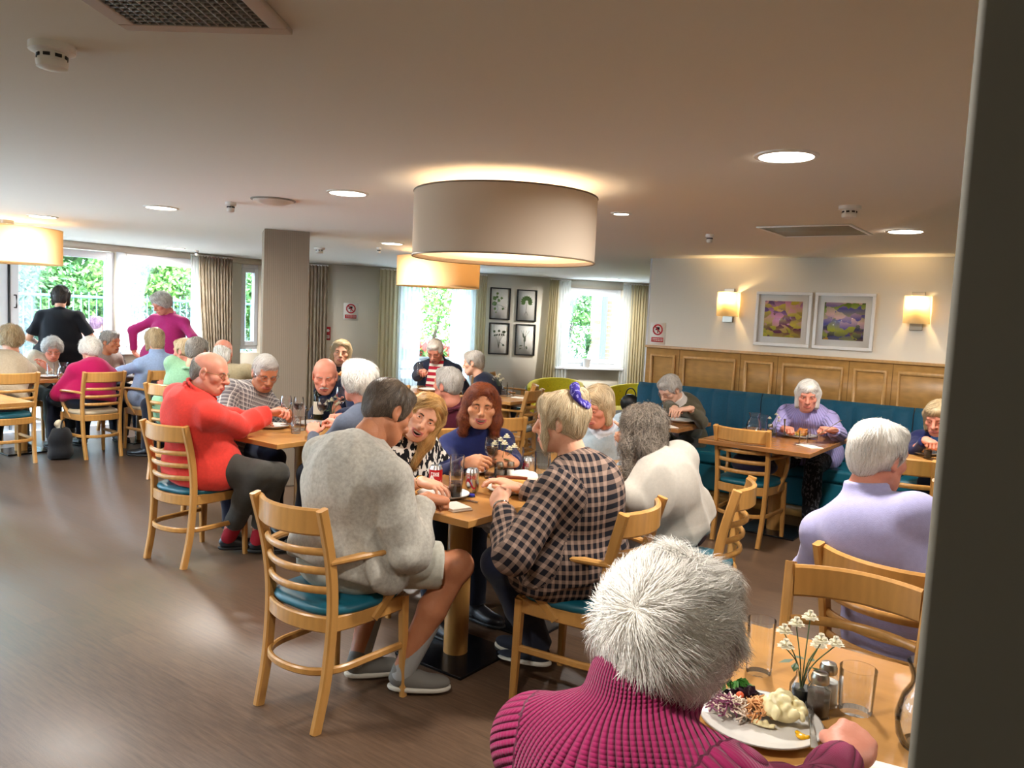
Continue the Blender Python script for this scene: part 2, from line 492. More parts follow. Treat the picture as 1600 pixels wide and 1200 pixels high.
def head_prims(f):
    w = f['w']; j = f['jaw']; n = f['nose']; sm = f['smile']; op = f['open']; ck = f['cheek']
    p = [E_(mm(0, -12, 32), mm(73 * w, 93, 80), k=0.02), E_(mm(0, 26, 40), mm(60 * w, 55, 52), k=0.03), E_(mm(0, 26, -30), mm(59 * w, 58, 74), k=0.03),
         E_(mm(0, 36, -78), mm(46 * w * j, 45, 33), k=0.03), E_(mm(0, 68, -100), mm(22 * j, 18, 16), k=0.025)]
    for s in (-1, 1):
        p += [C_(mm(s * 52 * w * j, 2, -52), mm(s * 24 * j, 56, -96), .016, .015, .03), E_(mm(s * 41 * w, 56, -24 + 3 * sm), mm(25, 22, 20) * ck, k=.022)]
    p += [C_(mm(-38 * w, 75, 20), mm(38 * w, 75, 20), .0112, .0112, .02)]
    for s in (-1, 1): p += [E_(mm(s * 32, 92, 1), mm(19, 14, 12), k=.014, op='-')]
    p += [C_(mm(0, 85, 14), mm(0, 103 + 4 * n, -27), .008, .0115 * n, .014), E_(mm(0, 105 + 4 * n, -32), mm(13 * n, 12, 11 * n), k=.008)]
    for s in (-1, 1): p += [E_(mm(s * 13 * n, 96, -37), mm(8.5 * n, 11, 8.5), k=.008), E_(mm(s * 6, 106, -44), mm(4, 5, 3.5), k=.004, op='-')]
    p += [E_(mm(0, 72, -64), mm(35, 22, 25), k=.022)]
    cz = -68 + 7 * sm; cx = 25 + 5.5 * sm; lo = -74.5 - 11 * op; um = -64 + 2 * op
    ly = lambda x: 72 + 23 * math.sqrt(max(0, 1 - (x / 37) ** 2)); lips = []; cuts = []
    xs = [0, .3, .55, .8, 1.0]
    zu = lambda q: um + (cz - um) * q ** 1.7; zl = lambda q: lo + (cz - 2.2 - lo) * q ** 1.9; ru = lambda q: 4.6 - 2.2 * q; rl = lambda q: 5.4 - 2.9 * q
    for s in (-1, 1):
        for q0, q1 in zip(xs[:-1], xs[1:]):
            for zf, rf in ((zu, ru), (zl, rl)): lips.append((mm(s * q0 * cx, ly(q0 * cx) + .8, zf(q0)), mm(s * q1 * cx, ly(q1 * cx) + .8, zf(q1)), rf(q0) * .001, rf(q1) * .001))
            g0, g1 = [max((zu(q) - zl(q)) / 2 - .78 * (ru(q) + rl(q)) / 2, .5) if op else .9 for q in (q0, q1)]; m0, m1 = [(zu(q) + zl(q)) / 2 + .3 for q in (q0, q1)]
            if q1 < 1 or not op:
                for dy in ((5.2,) if not op else (4, -5)): cuts.append((mm(s * q0 * cx, ly(q0 * cx) + dy, m0), mm(s * q1 * cx, ly(q1 * cx) + dy, m1), g0 * .001, g1 * .001))
    for a_, b_, r0, r1 in lips: p.append(C_(a_, b_, r0, r1, .0045))
    for a_, b_, r0, r1 in cuts: p.append(C_(a_, b_, r0, r1, .002, '-'))
    if f['old'] or sm:
        for s in (-1, 1): p += [C_(mm(s * 20, 100, -40), mm(s * (35 + 3 * sm), 82, -66), .0015, .001, .014, '-')]
    for s in (-1, 1):
        p += [E_(mm(s * 31, 71.5, 1), mm(15.3, 15.3, 15.3), k=.004), E_(mm(s * 31, 90, 0.5 if f['eyes'] > 2 else -3), mm(13.5, 12, max(f['eyes'], 0.8)), k=.0025, op='-')]
        e = f['ear']
        p += [E_(mm(s * 76 * w, -8, -6), mm(8, 19 * e, 31 * e), k=.006), E_(mm(s * 84 * w, -4, -1), mm(6, 10, 18), k=.005, op='-'), E_(mm(s * 74 * w, 2, -32), mm(7, 9, 11), k=.006)]
    p += [C_(mm(0, -16, -60), mm(0, -36, -120), f['neck'] / 1000., f['neck'] / 1000. + .002, .03)]
    return p, (lips, cuts, op, um, cx, cz)


_hc = {}


def head_mesh(face, res):
    f = dict(FACE0); f.update(face); key = (tuple(sorted(f.items())), res)
    if key in _hc: return _hc[key]
    p, (lips, cuts, op, um, cx, cz) = head_prims(f); V, F = sdf_mesh(p, res); A = np.zeros((len(V), 3))
    for a_, b_, r0, r1 in lips:
        d = prim_eval(C_(a_, b_, r0, r1), V[:, 0], V[:, 1], V[:, 2]); A[:, 0] = np.maximum(A[:, 0], np.clip(1 - (np.abs(d) - .0008) / .002, 0, 1) * (V[:, 1] > .07))
    for c, r in ((mm(46, 62, -28), .03), (mm(-46, 62, -28), .03), (mm(0, 112, -32), .018), (mm(80, -8, -6), .03), (mm(-80, -8, -6), .03)):
        A[:, 1] = np.maximum(A[:, 1], np.exp(-(((V - c) / r) ** 2).sum(1)))
    if op:
        d = np.min([prim_eval(C_(a_, b_, r0 + .0006, r1 + .0006), V[:, 0], V[:, 1], V[:, 2]) for a_, b_, r0, r1 in cuts], 0); yy = .072 + .023 * np.sqrt(np.maximum(0, 1 - (V[:, 0] / .037) ** 2))
        A[:, 2] = (d < .0012) & (V[:, 1] < yy - .0005); A[:, 0] *= 1 - A[:, 2]
    Q = [(V, F, np.zeros(len(F), int), A)]
    if f['eyes'] > 1.2:
        for s in (-1, 1):
            b = MB(); pr = [(13.6 * math.sin(t), 13.6 * math.cos(t)) for t in (0, .2, .44, .7, 1.0, 1.4)]
            b.lathe([(r_ * .001, z * .001) for r_, z in pr], 14, R=[[1, 0, 0], [0, 0, 1], [0, -1, 0]]); v = np.array(b.V) + mm(s * 31, 71.6, 0.6); fc = [x for x in b.F if len(x) == 4]
            mi = [2 if (i % 5) == 0 else 3 if (i % 5) == 1 else 1 for i in range(len(fc))]
            Q.append((v, np.array(fc), np.array(mi), np.zeros((len(v), 3))))
    if op:
        b = MB(); arc = [mm(x * (cx - 5), 66 + 23 * math.sqrt(max(0, 1 - (x * (cx - 5) / 37) ** 2)), um - 5 + (cz - um) * abs(x) ** 1.7) for x in np.linspace(-1, 1, 17)]
        b.sweep(arc, oval(.004, .010 + .002 * op, 8)); v = np.array(b.V); fc = np.array([x for x in b.F if len(x) == 4]); Q.append((v, fc, np.full(len(fc), 4), np.zeros((len(v), 3))))
    o = 0; VV = []; FF = []; MI = []; AA = []
    for v, fc, mi, a in Q: VV.append(v); FF.append(fc + o); MI.append(mi); AA.append(a); o += len(v)
    _hc[key] = (np.vstack(VV), np.vstack(FF), np.concatenate(MI), np.vstack(AA)); return _hc[key]


# hair: styles in head space (x right, y face, z up), metres
def hair_prims(style):
    face = E_(mm(0, 92, -46), mm(60, 62, 92), k=.014, op='-')
    low = P_(mm(0, -40, -62), (0, .5, -1), k=.02)
    if style == 'curly':
        p = [E_(mm(0, -16, 34), mm(88, 104, 92)), E_(mm(0, -62, -14), mm(68, 52, 62), k=.03), E_(mm(0, 52, 84), mm(56, 36, 26), k=.03)]
        for s in (-1, 1): p += [E_(mm(s * 66, -8, 4), mm(28, 52, 58), k=.03)]
        return p + [face, low]
    if style in ('fluffy', 'whorl'):
        p = [E_(mm(0, -18, 38), mm(94, 110, 96)), E_(mm(0, -66, -18), mm(74, 52, 66), k=.03), E_(mm(0, 50, 92), mm(58, 38, 28), k=.03)]
        for s in (-1, 1): p += [E_(mm(s * 70, -14, 6), mm(30, 56, 62), k=.03)]
        return p + [face, P_(mm(0, -40, -78), (0, .45, -1), k=.02)]
    if style == 'crop':
        p = [E_(mm(0, -14, 36), mm(82, 102, 90)), E_(mm(0, -58, -20), mm(60, 46, 58), k=.03), E_(mm(0, 50, 84), mm(54, 34, 22), k=.03)]
        for s in (-1, 1): p += [E_(mm(s * 62, -14, 14), mm(22, 44, 44), k=.03), E_(mm(s * 84, 4, -8), mm(20, 24, 30), k=.01, op='-')]
        return p + [face, P_(mm(0, -40, -70), (0, .5, -1), k=.02)]
    if style == 'bob':
        p = [E_(mm(0, -14, 34), mm(86, 103, 90)), E_(mm(0, -56, -40), mm(70, 46, 70), k=.03), E_(mm(0, 56, 78), mm(58, 34, 26), k=.03)]
        for s in (-1, 1): p += [C_(mm(s * 68, 4, 24), mm(s * 68, 12, -84), .028, .022, .03)]
        return p + [E_(mm(0, 92, -46), mm(56, 62, 92), k=.014, op='-'), P_(mm(0, 0, -108), (0, 0, -1), k=.02)]
    if style in ('long', 'wavy'):
        w = 1.12 if style == 'wavy' else 1.0
        p = [E_(mm(0, -14, 34), mm(86 * w, 104, 90)), E_(mm(0, -60, -60), mm(74 * w, 44, 110), k=.03), E_(mm(0, 48, 84), mm(54, 34, 20), k=.03)]
        for s in (-1, 1): p += [C_(mm(s * 66 * w, 2, 30), mm(s * 74 * w, 10, -90), .028, .03, .03), C_(mm(s * 74 * w, 10, -90), mm(s * 80 * w, 34 if style == 'long' else 18, -215), .03, .016, .03)]
        return p + [E_(mm(0, 96, -36), mm(54, 66, 106), k=.014, op='-')]
    if style == 'shoulder':
        p = [E_(mm(0, -14, 34), mm(86, 104, 90)), E_(mm(0, -60, -50), mm(74, 46, 90), k=.03), E_(mm(0, 50, 84), mm(54, 34, 20), k=.03)]
        for s in (-1, 1): p += [C_(mm(s * 66, 4, 30), mm(s * 80, 10, -70), .028, .032, .03), C_(mm(s * 80, 10, -70), mm(s * 88, 20, -140), .032, .02, .03)]
        return p + [E_(mm(0, 96, -36), mm(56, 66, 104), k=.014, op='-')]
    if style == 'updo':
        p = [E_(mm(0, -14, 34), mm(83, 102, 89)), E_(mm(0, -74, 92), mm(46, 34, 38), k=.012), E_(mm(0, 56, 72), mm(56, 32, 36), k=.03), E_(mm(0, -50, -30), mm(60, 40, 45), k=.03)]
        for s in (-1, 1):
            p += [E_(mm(s * 62, -20, 14), mm(22, 44, 44), k=.03), C_(mm(s * 58, 56, 50), mm(s * 66, 56, -50), .014, .010, .02), C_(mm(s * 66, 56, -50), mm(s * 58, 60, -120), .010, .005, .02), E_(mm(s * 84, 0, -8), mm(18, 20, 28), k=.01, op='-')]
        return p + [E_(mm(0, 96, -50), mm(50, 62, 78), k=.012, op='-'), P_(mm(0, -40, -150), (0, .4, -1), k=.02)]
    if style == 'man':
        p = [E_(mm(0, -14, 36), mm(80, 101, 88)), E_(mm(0, -54, -14), mm(60, 46, 56), k=.03), E_(mm(0, 50, 86), mm(50, 34, 20), k=.03)]
        for s in (-1, 1): p += [E_(mm(s * 62, 0, 10), mm(18, 40, 40), k=.03), E_(mm(s * 86, -6, -10), mm(20, 22, 34), k=.01, op='-')]
        return p + [E_(mm(0, 96, -40), mm(58, 62, 100), k=.014, op='-'), P_(mm(0, -40, -66), (0, .45, -1), k=.02)]
    if style in ('fringe', 'fringe_long'):          # bald crown with a ring of hair
        z = -70 if style == 'fringe' else -95
        p = [E_(mm(0, -13, 31), mm(76, 97, 83)), E_(mm(0, -58, -14), mm(60, 42, 58), k=.03)]
        for s in (-1, 1): p += [E_(mm(s * 86, -4, -10), mm(20, 22, 34), k=.01, op='-')]
        if style == 'fringe_long': p += [E_(mm(0, -62, -50), mm(74, 36, 50), k=.03)]
        return p + [P_(mm(0, -30, 30), (0, .6, 1), k=.03), E_(mm(0, 84, -40), mm(92, 100, 120), k=.01, op='-'), P_(mm(0, -40, z), (0, .45, -1), k=.02)]


STY = dict(whorl=dict(L=.055, curl=.0015, lift=.012, clump=.5), curly=dict(L=.045, curl=.0065, lift=.008), fluffy=dict(L=.06, curl=.004, lift=.010), crop=dict(L=.055, curl=0, lift=.003), bob=dict(L=.09, curl=0, lift=.002),
           long=dict(L=.16, curl=.002, lift=.003, fd=.1, fb=.5), wavy=dict(L=.10, curl=.010, lift=.010, clump=.6), shoulder=dict(L=.11, curl=.006, lift=.006, fd=.1, fb=.5, clump=.5), updo=dict(L=.09, curl=.001, lift=.003),
           man=dict(L=.05, curl=0, lift=.002), fringe=dict(L=.03, curl=0, lift=.002), fringe_long=dict(L=.06, curl=.001, lift=.004))
_hh = {}


def hair_mesh(style, res, n, wid, seed=0, steps=5):
    key = (style, res, n, wid, seed)
    if key in _hh: return _hh[key]
    pr = hair_prims(style); V, F = sdf_mesh(pr, res); rg = np.random.default_rng(seed + 5); st = STY[style]
    amp = .0045 if st['curl'] > .005 else .0022
    V = V + vnormals(V, F) * (amp * wobble(V, 95 if st['curl'] > .005 else 60, seed))[:, None]
    N = vnormals(V, F); ok = np.where((N[:, 1] < .75) | (V[:, 2] > .03))[0]; ok = ok[N[ok, 2] > -.6]
    r = rg.choice(ok, n); P = V[r] + rg.normal(size=(n, 3)) * .002; crown = np.array([0, -.035, .2])
    if style == 'whorl': crown = np.array([.012, -.15, .075])
    pts = [P]; ph = rg.uniform(0, 6.28, n); L = st['L'] * rg.uniform(.6, 1.25, n)
    jit = rg.normal(size=(n, 3)) * (.45 if st['curl'] > .005 else .11); lift = st['lift'] * rg.uniform(-.3, 1.3, n)
    cl = 55 if st['curl'] < .005 else 85; low = np.stack([wobble(P, cl, seed + q) for q in (11, 12, 13)], 1) * st.get('clump', .28); jit = jit + low; lift = lift + st['lift'] * .9 * wobble(P, cl * 1.2, seed + 14)
    for s in range(steps):
        d, g = sdf_grad(pr, P); fl = P - crown; fl /= np.linalg.norm(fl, axis=1, keepdims=True)
        dn = np.clip((-.02 - P[:, 2]) / .05, 0, 1)[:, None]; front = np.clip((P[:, 1] - .03) / .03, 0, 1)[:, None] * np.clip(P[:, 2] / .04, 0, 1)[:, None]
        fl = fl * (1 - dn) + np.array([0, 0, -1.]) * dn
        side = np.sign(P[:, :1] + .02); fl = fl * (1 - .7 * front) + front * .8 * np.hstack([side, -np.ones((n, 1)) * st.get('fb', 0), -np.ones((n, 1)) * st.get('fd', .7)])
        fl = fl + jit; fl -= g * (fl * g).sum(1, keepdims=True); fl /= np.linalg.norm(fl, axis=1, keepdims=True) + 1e-9
        P = P + fl * (L / steps)[:, None]; P = P + g * ((lift * (s + 1) / steps - d) * .8)[:, None]
        if st['curl']:
            sd = np.cross(fl, g); a = ph + s * 1.7; pts.append(P + (sd * np.cos(a)[:, None] + g * np.abs(np.sin(a))[:, None]) * st['curl'])
        else: pts.append(P)
    pts = np.stack(pts, 1); k = steps + 1; T = np.gradient(pts, axis=1); T /= np.linalg.norm(T, axis=2, keepdims=True) + 1e-9
    _, G = sdf_grad(pr, pts.reshape(-1, 3)); G = G.reshape(n, k, 3); G = G + rg.normal(size=(n, 1, 3)) * .35
    W = np.cross(T, G); W /= np.linalg.norm(W, axis=2, keepdims=True) + 1e-9
    ww = wid * np.array([.9, 1, 1, .85, .6, .12])[:k]; A = pts + W * ww[None, :, None]; B = pts - W * ww[None, :, None]
    RV = np.stack([A, B], 2).reshape(-1, 3); base = (np.arange(n) * k * 2)[:, None] + (np.arange(k - 1) * 2)[None, :]
    RF = np.stack([base, base + 1, base + 3, base + 2], 2).reshape(-1, 4)
    rnd = np.concatenate([np.full(len(V), .3), np.repeat(rg.uniform(.05, 1, n), k * 2)])
    _hh[key] = (np.vstack([V, RV]), np.vstack([F, RF + len(V)]), rnd); return _hh[key]


# hands: right hand, fingers along +y, back of hand +z, thumb on -x
POSE = dict(rest=((18, 28, 22), 0), flat=((6, 10, 8), 0), grip=((62, 78, 45), 1), hold=((38, 52, 34), 1), pinch=((48, 52, 30), 1), fist=((78, 92, 55), 1), point=((70, 85, 50), 1))
_hd = {}


def hand_mesh(pose, res):
    if (pose, res) in _hd: return _hd[(pose, res)]
    cu, opp = POSE[pose]
    p = [E_(mm(0, 46, 0), mm(41, 50, 15)), E_(mm(-16, 34, -7), mm(24, 34, 16), k=.02), E_(mm(22, 40, -5), mm(20, 38, 15), k=.02), E_(mm(0, -8, 0), mm(28, 34, 20), k=.02)]
    for i, (x, y, L, r) in enumerate(((-29, 84, 74, 9.2), (-10, 90, 82, 9.4), (10, 87, 76, 9.0), (28, 78, 60, 8.0))):
        a = 0.; q = mm(x, y, 0); spread = (-.10, -.03, .05, .13)[i] * (0.4 if opp else 1)
        p += [C_(mm(x * .75, 50, 2), q, .0095, r * .00112, .012)]
        curl = [c * (1 + .10 * i) for c in cu]
        if pose == 'point' and i == 0: curl = [10, 12, 8]
        for sgm, (fr, rr) in enumerate(((.45, 1.0), (.31, .93), (.24, .84))):
            a += rad(curl[sgm]); dq = np.array([math.sin(spread), math.cos(a) * math.cos(spread), -math.sin(a)]) * L * fr * .001
            p += [C_(q, q + dq, r * rr * .001, r * rr * .93 * .001, .003)]; q = q + dq
    if opp: th = [mm(-24, 22, -8), mm(-42, 48, -22), mm(-40, 74, -36), mm(-26, 92, -44)]
    else: th = [mm(-24, 20, -6), mm(-48, 46, -12), mm(-60, 72, -16), mm(-64, 92, -18)]
    for (a, b), r in zip(zip(th[:-1], th[1:]), (13.5, 11, 9.5)): p += [C_(a, b, r * .001, r * .9 * .001, .008)]
    V, F = sdf_mesh(p, res); _hd[(pose, res)] = (V, F); return V, F


def unit(v): v = np.array(v, float); return v / (np.linalg.norm(v) + 1e-12)


def ik(S, W, l1, l2, hint):
    d = W - S; L = np.linalg.norm(d); mx = (l1 + l2) * .985
    if L > mx: W = S + d / L * mx; d = W - S; L = mx
    a = (l1 * l1 - l2 * l2 + L * L) / (2 * L); h = math.sqrt(max(l1 * l1 - a * a, 0)); u = d / L; hv = np.array(hint, float); hv = unit(hv - u * (hv @ u))
    return S + u * a + hv * h, W


def head_basis(look):
    yaw, pit, rol = rad(look[0]), rad(look[1]), rad(look[2])
    f = np.array([math.cos(yaw) * math.cos(pit), math.sin(yaw) * math.cos(pit), -math.sin(pit)]); r = np.array([math.sin(yaw), -math.cos(yaw), 0]); u = np.cross(r, f)
    return np.stack([r * math.cos(rol) + u * math.sin(rol), f, u * math.cos(rol) - r * math.sin(rol)])


MEYE = [mat('eye_white', '#e6ded6', 0.25), mat('eye_pupil', '#0c0a09', 0.1), mat('eye_iris', '#4a3b2c', 0.15), mat('teeth', '#efe6d6', 0.3)]
SKINS = dict(fair=skin('skin_fair', '#d9a386', '#b06058'), pink=skin('skin_pink', '#d48f78', '#ad5b52'), tan=skin('skin_tan', '#b67a58', '#8f4a42'), warm=skin('skin_warm', '#c08a66', '#a04c48'), pale=skin('skin_pale', '#e0b39a', '#b5685f'))
PEOPLE = []


def person(label, hip, yaw, head, look, hairstyle, hairmat, top, bottom, skin_='fair', face={}, L=None, R=None, s=1.04, bw=1.0, sex='f', sleeve=.93, collar='crew', cuff=1.0,
           panel=None, panel_w=.045, res=.008, stand=False, shoe=None, sock=None, legs=None, nstr=1400, wid=.0013, hres=.005, topname='sweater', group=None, hunch=.02, loose=0.0, nk=(.045, .135, .03),
           glasses=None, brows=None, fold=.004, bust=None, shorts=False, hemdrop=.0, seatz=.475, shl=0, lhint=None, rhint=None, tache=None, uvflip=False, collar_mat=None, hscale=1.0):
    x, y = hip; root = empty('person', (x, y, 0), 0, label, 'person', group); org = np.array([x, y, 0.]); PEOPLE.append(root)
    f = np.array([math.cos(rad(yaw)), math.sin(rad(yaw)), 0]); r = np.array([f[1], -f[0], 0]); up = np.array([0, 0, 1.])
    Pz = .93 * s if stand else seatz + .095 * s; P = np.array([x, y, Pz]); H = np.array(head, float); HB = head_basis(look); hs = s * hscale
    N = H - HB[2] * nk[1] * hs - HB[1] * nk[0] * hs; N = N - up * nk[2]
    U = unit(N - P); Ft = unit(f - U * (f @ U)); Rt = np.cross(Ft, U); Lt = np.linalg.norm(N - P)
    M = np.stack([Rt, Ft, U]); male = sex == 'm'; sw = (.172 if male else .152) * s * (1 + .35 * (bw - 1)); bust = (0.0 if male else 1.0) if bust is None else bust
    mid = P + U * Lt * .36 - Ft * hunch * .6; ch = P + U * Lt * .66 - Ft * hunch; shc = N - U * .050 * s - Ft * hunch * .5
    SL = shc - Rt * sw - U * .03 * s; SR = shc + Rt * sw - U * .03 * s
    if shl: SL = SL + U * shl; SR = SR - U * shl
    def torso(g):
        p = [E_(P + Ft * .0, np.array([.175 * bw, .135 * bw, .125]) * s + g, M), E_(mid + Ft * .02 * bw, np.array([.150 * bw, .118 * bw, .16]) * s + g, M, k=.06), E_(ch, np.array([.160 * (.6 + .4 * bw) * (1.06 if male else 1), .112 * (.5 + .5 * bw), .18]) * s + g, M, k=.06),
             C_(SL, SR, .050 * s + g, k=.05), C_(N - U * .035, SL, .046 * s + g, .046 * s + g, .05), C_(N - U * .035, SR, .046 * s + g, .046 * s + g, .05)]
        if bust:
            for q in (-1, 1): p += [E_(ch + Ft * .085 * s + Rt * q * .075 * s - U * .045 * s, np.array([.07, .062, .072]) * s * bust + g, M, k=.05)]
        return p
    arms = []
    for sd, S, spec, hint in ((-1, SL, L, lhint), (1, SR, R, rhint)):
        spec = dict(spec or {}); W = spec.get('w'); W = np.array(W, float) if W is not None else (P + f * .30 * s + r * sd * .12 * s + up * (.14 if not stand else -.10))
        if stand and spec.get('w') is None: W = P + r * sd * .27 * s - up * .06 + f * .04
        E, W = ik(S, W, .285 * s, .25 * s, hint if hint is not None else (-up * 1.0 + r * sd * .75 - f * .25)); hd = unit(spec.get('dir', W - E)); pn = np.array(spec.get('back', up), float); pn = unit(pn - hd * (pn @ hd))
        arms.append((sd, S, E, W, hd, pn, spec.get('pose', 'rest')))
    lg = []
    for sd, key in ((-1, 'l'), (1, 'r')):
        hp = P + r * sd * .09 * s - up * .01; sp = (legs or {}).get(key)
        if stand: kn = hp - up * .42 * s + r * sd * .01 + f * .02; an = kn - up * .42 * s - f * .02; an[2] = .085
        elif sp: kn, an = np.array(sp[0], float), np.array(sp[1], float)
        else: kn = hp + f * .43 * s + r * sd * .05 * s; kn[2] = seatz + .05; an = kn + f * .02; an[2] = .085
        toe = unit(np.array((legs or {}).get('toe' + key, f), float)); lg.append((hp, kn, an, toe))
    # --- body: one continuous mesh of torso, neck, limbs, with head and hands
    ra = (.046, .039, .026) if male else (.042, .036, .024); bp = torso(-.016)
    bp += [C_(N - U * .05, H - HB[2] * .055 * hs - HB[1] * .018 * hs, (.060 if male else .050) * s, (.058 if male else .049) * s, .03)]
    for sd, S, E, W, hd, pn, pose in arms: bp += [C_(S, E, ra[0] * s, ra[1] * s, .03), C_(E, W, ra[1] * s, ra[2] * s, .012)]
    for hp, kn, an, toe in lg: bp += [C_(hp, kn, .078 * s, .055 * s, .05), E_(kn, np.array([.058, .058, .062]) * s, k=.02), C_(kn, kn * .6 + an * .4 - f * .018, .052 * s, .056 * s, .02), C_(kn * .6 + an * .4 - f * .018, an, .055 * s, .036 * s, .02)]
    V, F = sdf_mesh(bp, max(res, .009 if not shorts else .008)); VV = [V - org]; FF = [F]; MI = [np.zeros(len(F), int)]; AA = [np.zeros((len(V), 3))]; o = len(V)
    hv, hf, hm, ha = head_mesh(face, hres); VV.append(H + hs * hv @ HB - org); FF.append(hf + o); MI.append(hm); AA.append(ha); o += len(hv)
    hr = .003 if res < .0075 else .0042
    for sd, S, E, W, hd, pn, pose in arms:
        v, fc = hand_mesh(pose, hr); v = v * np.array([sd, 1, 1]) if sd < 0 else v
        B = np.stack([np.cross(hd, pn), hd, pn]); v = W + s * .97 * v @ B - org
        VV.append(v); FF.append((fc[:, ::-1] if sd < 0 else fc) + o); MI.append(np.zeros(len(fc), int)); AA.append(np.tile([0, .25, 0], (len(v), 1))); o += len(v)
    me = raw_mesh('body', np.vstack(VV), np.vstack(FF), True, [SKINS[skin_], MEYE[0], MEYE[1], MEYE[2], MEYE[3]], np.concatenate(MI)); set_attr(me, 'face', np.vstack(AA)); put('body', me, root)
    # --- top
    g = .007 + loose; tp = torso(g * .8)
    tp += [E_(P + U * .02, np.array([.185 * bw, .150 * bw, .17]) * s + g, np.stack([Rt, Ft, U]), k=.05), P_(P - U * (.115 if stand else .075) * s + f * .1 * (not stand), (f * -.25 if not stand else 0) - U, k=.01)] + ([] if stand else [])
    if hemdrop: tp += [E_(P - up * hemdrop + f * .03, np.array([.19 * bw, .17 * bw, .10]) * s, np.stack([r, f, up]), k=.05)]
    segs = []
    for sd, S, E, W, hd, pn, pose in arms:
        end = S + (E - S) * min(sleeve * 2, 1) if sleeve < .5 else E + (W - E) * min(1, (sleeve - .5) * 2); fl = 1.0 + loose * 12
        if sleeve < .5: tp += [flatC(S, end, ra[0] * s * 1.12 + g, ra[0] * s * 1.1 + g + .004, .035)]; segs.append((S, end, sd))
        else: tp += [C_(S, E, ra[0] * s * 1.10 + g, ra[1] * s * 1.12 + g * fl, .035), flatC(E, end, ra[1] * s * 1.12 + g * fl, ra[2] * s * 1.18 + g * .9, .015)]; segs += [(S, E, sd), (E, end, sd)]
    nd = unit(H - HB[2] * .055 * hs - HB[1] * .018 * hs - N); nr = (.060 if male else .051) * s
    if collar == 'turtle': tp += [flatC(N - U * .05, N + nd * .060 * s, nr + .020, nr + .013, .015)]
    elif collar == 'roll': tp += [flatC(N - U * .05, N + nd * .088 * s, nr + .026, nr + .019, .02), C_(N + nd * .03, N + nd * .035, nr + .024, nr + .024, .012)]
    elif collar == 'high': tp += [flatC(N - U * .06 - Ft * .006, N + nd * .072 * s - Ft * .006, nr + .030, nr + .017, .02)]
    elif collar in ('shirt', 'crew'):
        hgt, th = dict(shirt=(.030, .010), crew=(.004, .008), high=(.078, .013))[collar]; cN = N + nd * hgt * .3 - Ft * .004
        a1 = unit(np.cross(nd, Ft)); a2 = np.cross(a1, nd); prev = None
        for i in range(17):
            a = math.pi * 2 * i / 16 - math.pi / 2; tilt = -.022 * (1 + math.sin(a)) * .5 * 1.6
            q = cN + (a1 * math.cos(a) + a2 * -math.sin(a) * -1 * 1.0) * (nr + .012) + nd * tilt * (1 if math.sin(a) > 0 else .3)
            if prev is not None and not (collar != 'crew' and i in (0,)): tp += [C_(prev, q, th * .55 if collar != 'crew' else th, k=.012), C_(prev + nd * hgt, q + nd * hgt, th * .5, k=.02)] if collar != 'crew' else [C_(prev, q, th, k=.012)]
            prev = q
        if collar == 'shirt':
            for q in (-1, 1): tp += [C_(N + Ft * (nr + .004) + Rt * q * .02 - U * .005, N + Ft * (nr + .03) + Rt * q * .055 - U * .055, .012, .007, .015)]
    V, F = sdf_mesh(tp, res); seg_all = [(P - up * .1, N, 0)] + segs; best = np.full(len(V), 9.); uv = np.zeros((len(V), 3))
    elb = np.zeros(len(V))
    for i, (a, b, sd) in enumerate(seg_all):
        d = b - a; h = np.clip((V - a) @ d / (d @ d), 0, 1); q = V - a - h[:, None] * d; dist = np.linalg.norm(q, axis=1) - (.13 * s if i == 0 else .05 * s)
        m = dist < best; best = np.where(m, dist, best); du = unit(d); ref = Ft * (-1 if uvflip else 1) if i == 0 else unit(r * sd - f * .5 - up * .2 - du * ((r * sd - f * .5 - up * .2) @ du)); o2 = np.cross(du, ref)
        ang = np.arctan2(q @ o2, -(q @ ref)); fq = q @ Ft * (-1 if uvflip else 1); uv[m, 0] = (q @ Rt + np.tanh(q @ Rt / .05) * (fq + .11) if i == 0 else q @ o2 * 1.15)[m]; uv[m, 1] = ((V - a) @ du)[m] + (.03 if i else 0)
        if i: elb = np.maximum(elb, np.exp(-((h - (1 if i % 2 else 0)) * np.linalg.norm(d) / .07) ** 2) * m)
    if fold: V = V + vnormals(V, F) * (fold * (1 + 1.6 * elb) * (1 - np.abs(wobble(V * np.array([1, 1, .55]), 24, len(PEOPLE))) * .9))[:, None] - 0
    mt = [top] if not collar_mat else [top, collar_mat]
    me = raw_mesh(topname, V - org, F, True, mt)
    if collar_mat:
        cz = V[F].mean(1) - N; me.polygons.foreach_set('material_index', ((cz @ nd > -.012) & (np.linalg.norm(cz - nd[None] * (cz @ nd)[:, None], axis=1) < nr + .04)).astype(np.int32))
    set_attr(me, 'cloth_uv', uv); put(topname, me, root)
    if panel is not None:
        pp = torso(g * .8 + .007) + [C_(N - U * .03, N + nd * .02, nr + .012, nr + .008, .02), C_(N + Ft * .04 - U * .02, P + Ft * .12 * bw + U * Lt * .12, panel_w * .9, panel_w * 1.25, .004, '&')]
        V, F = sdf_mesh(pp, res); me = raw_mesh('shirt_front', V - org, F, True, [panel]); q = V - P; uv = np.stack([q @ Rt, q @ U, q @ Ft], 1); set_attr(me, 'cloth_uv', uv); put('shirt_front', me, root)
    # --- lower clothes
    lp = [E_(P - up * .01, np.array([.175 * bw, .138 * bw, .12]) * s + .004, np.stack([r, f, up]))]
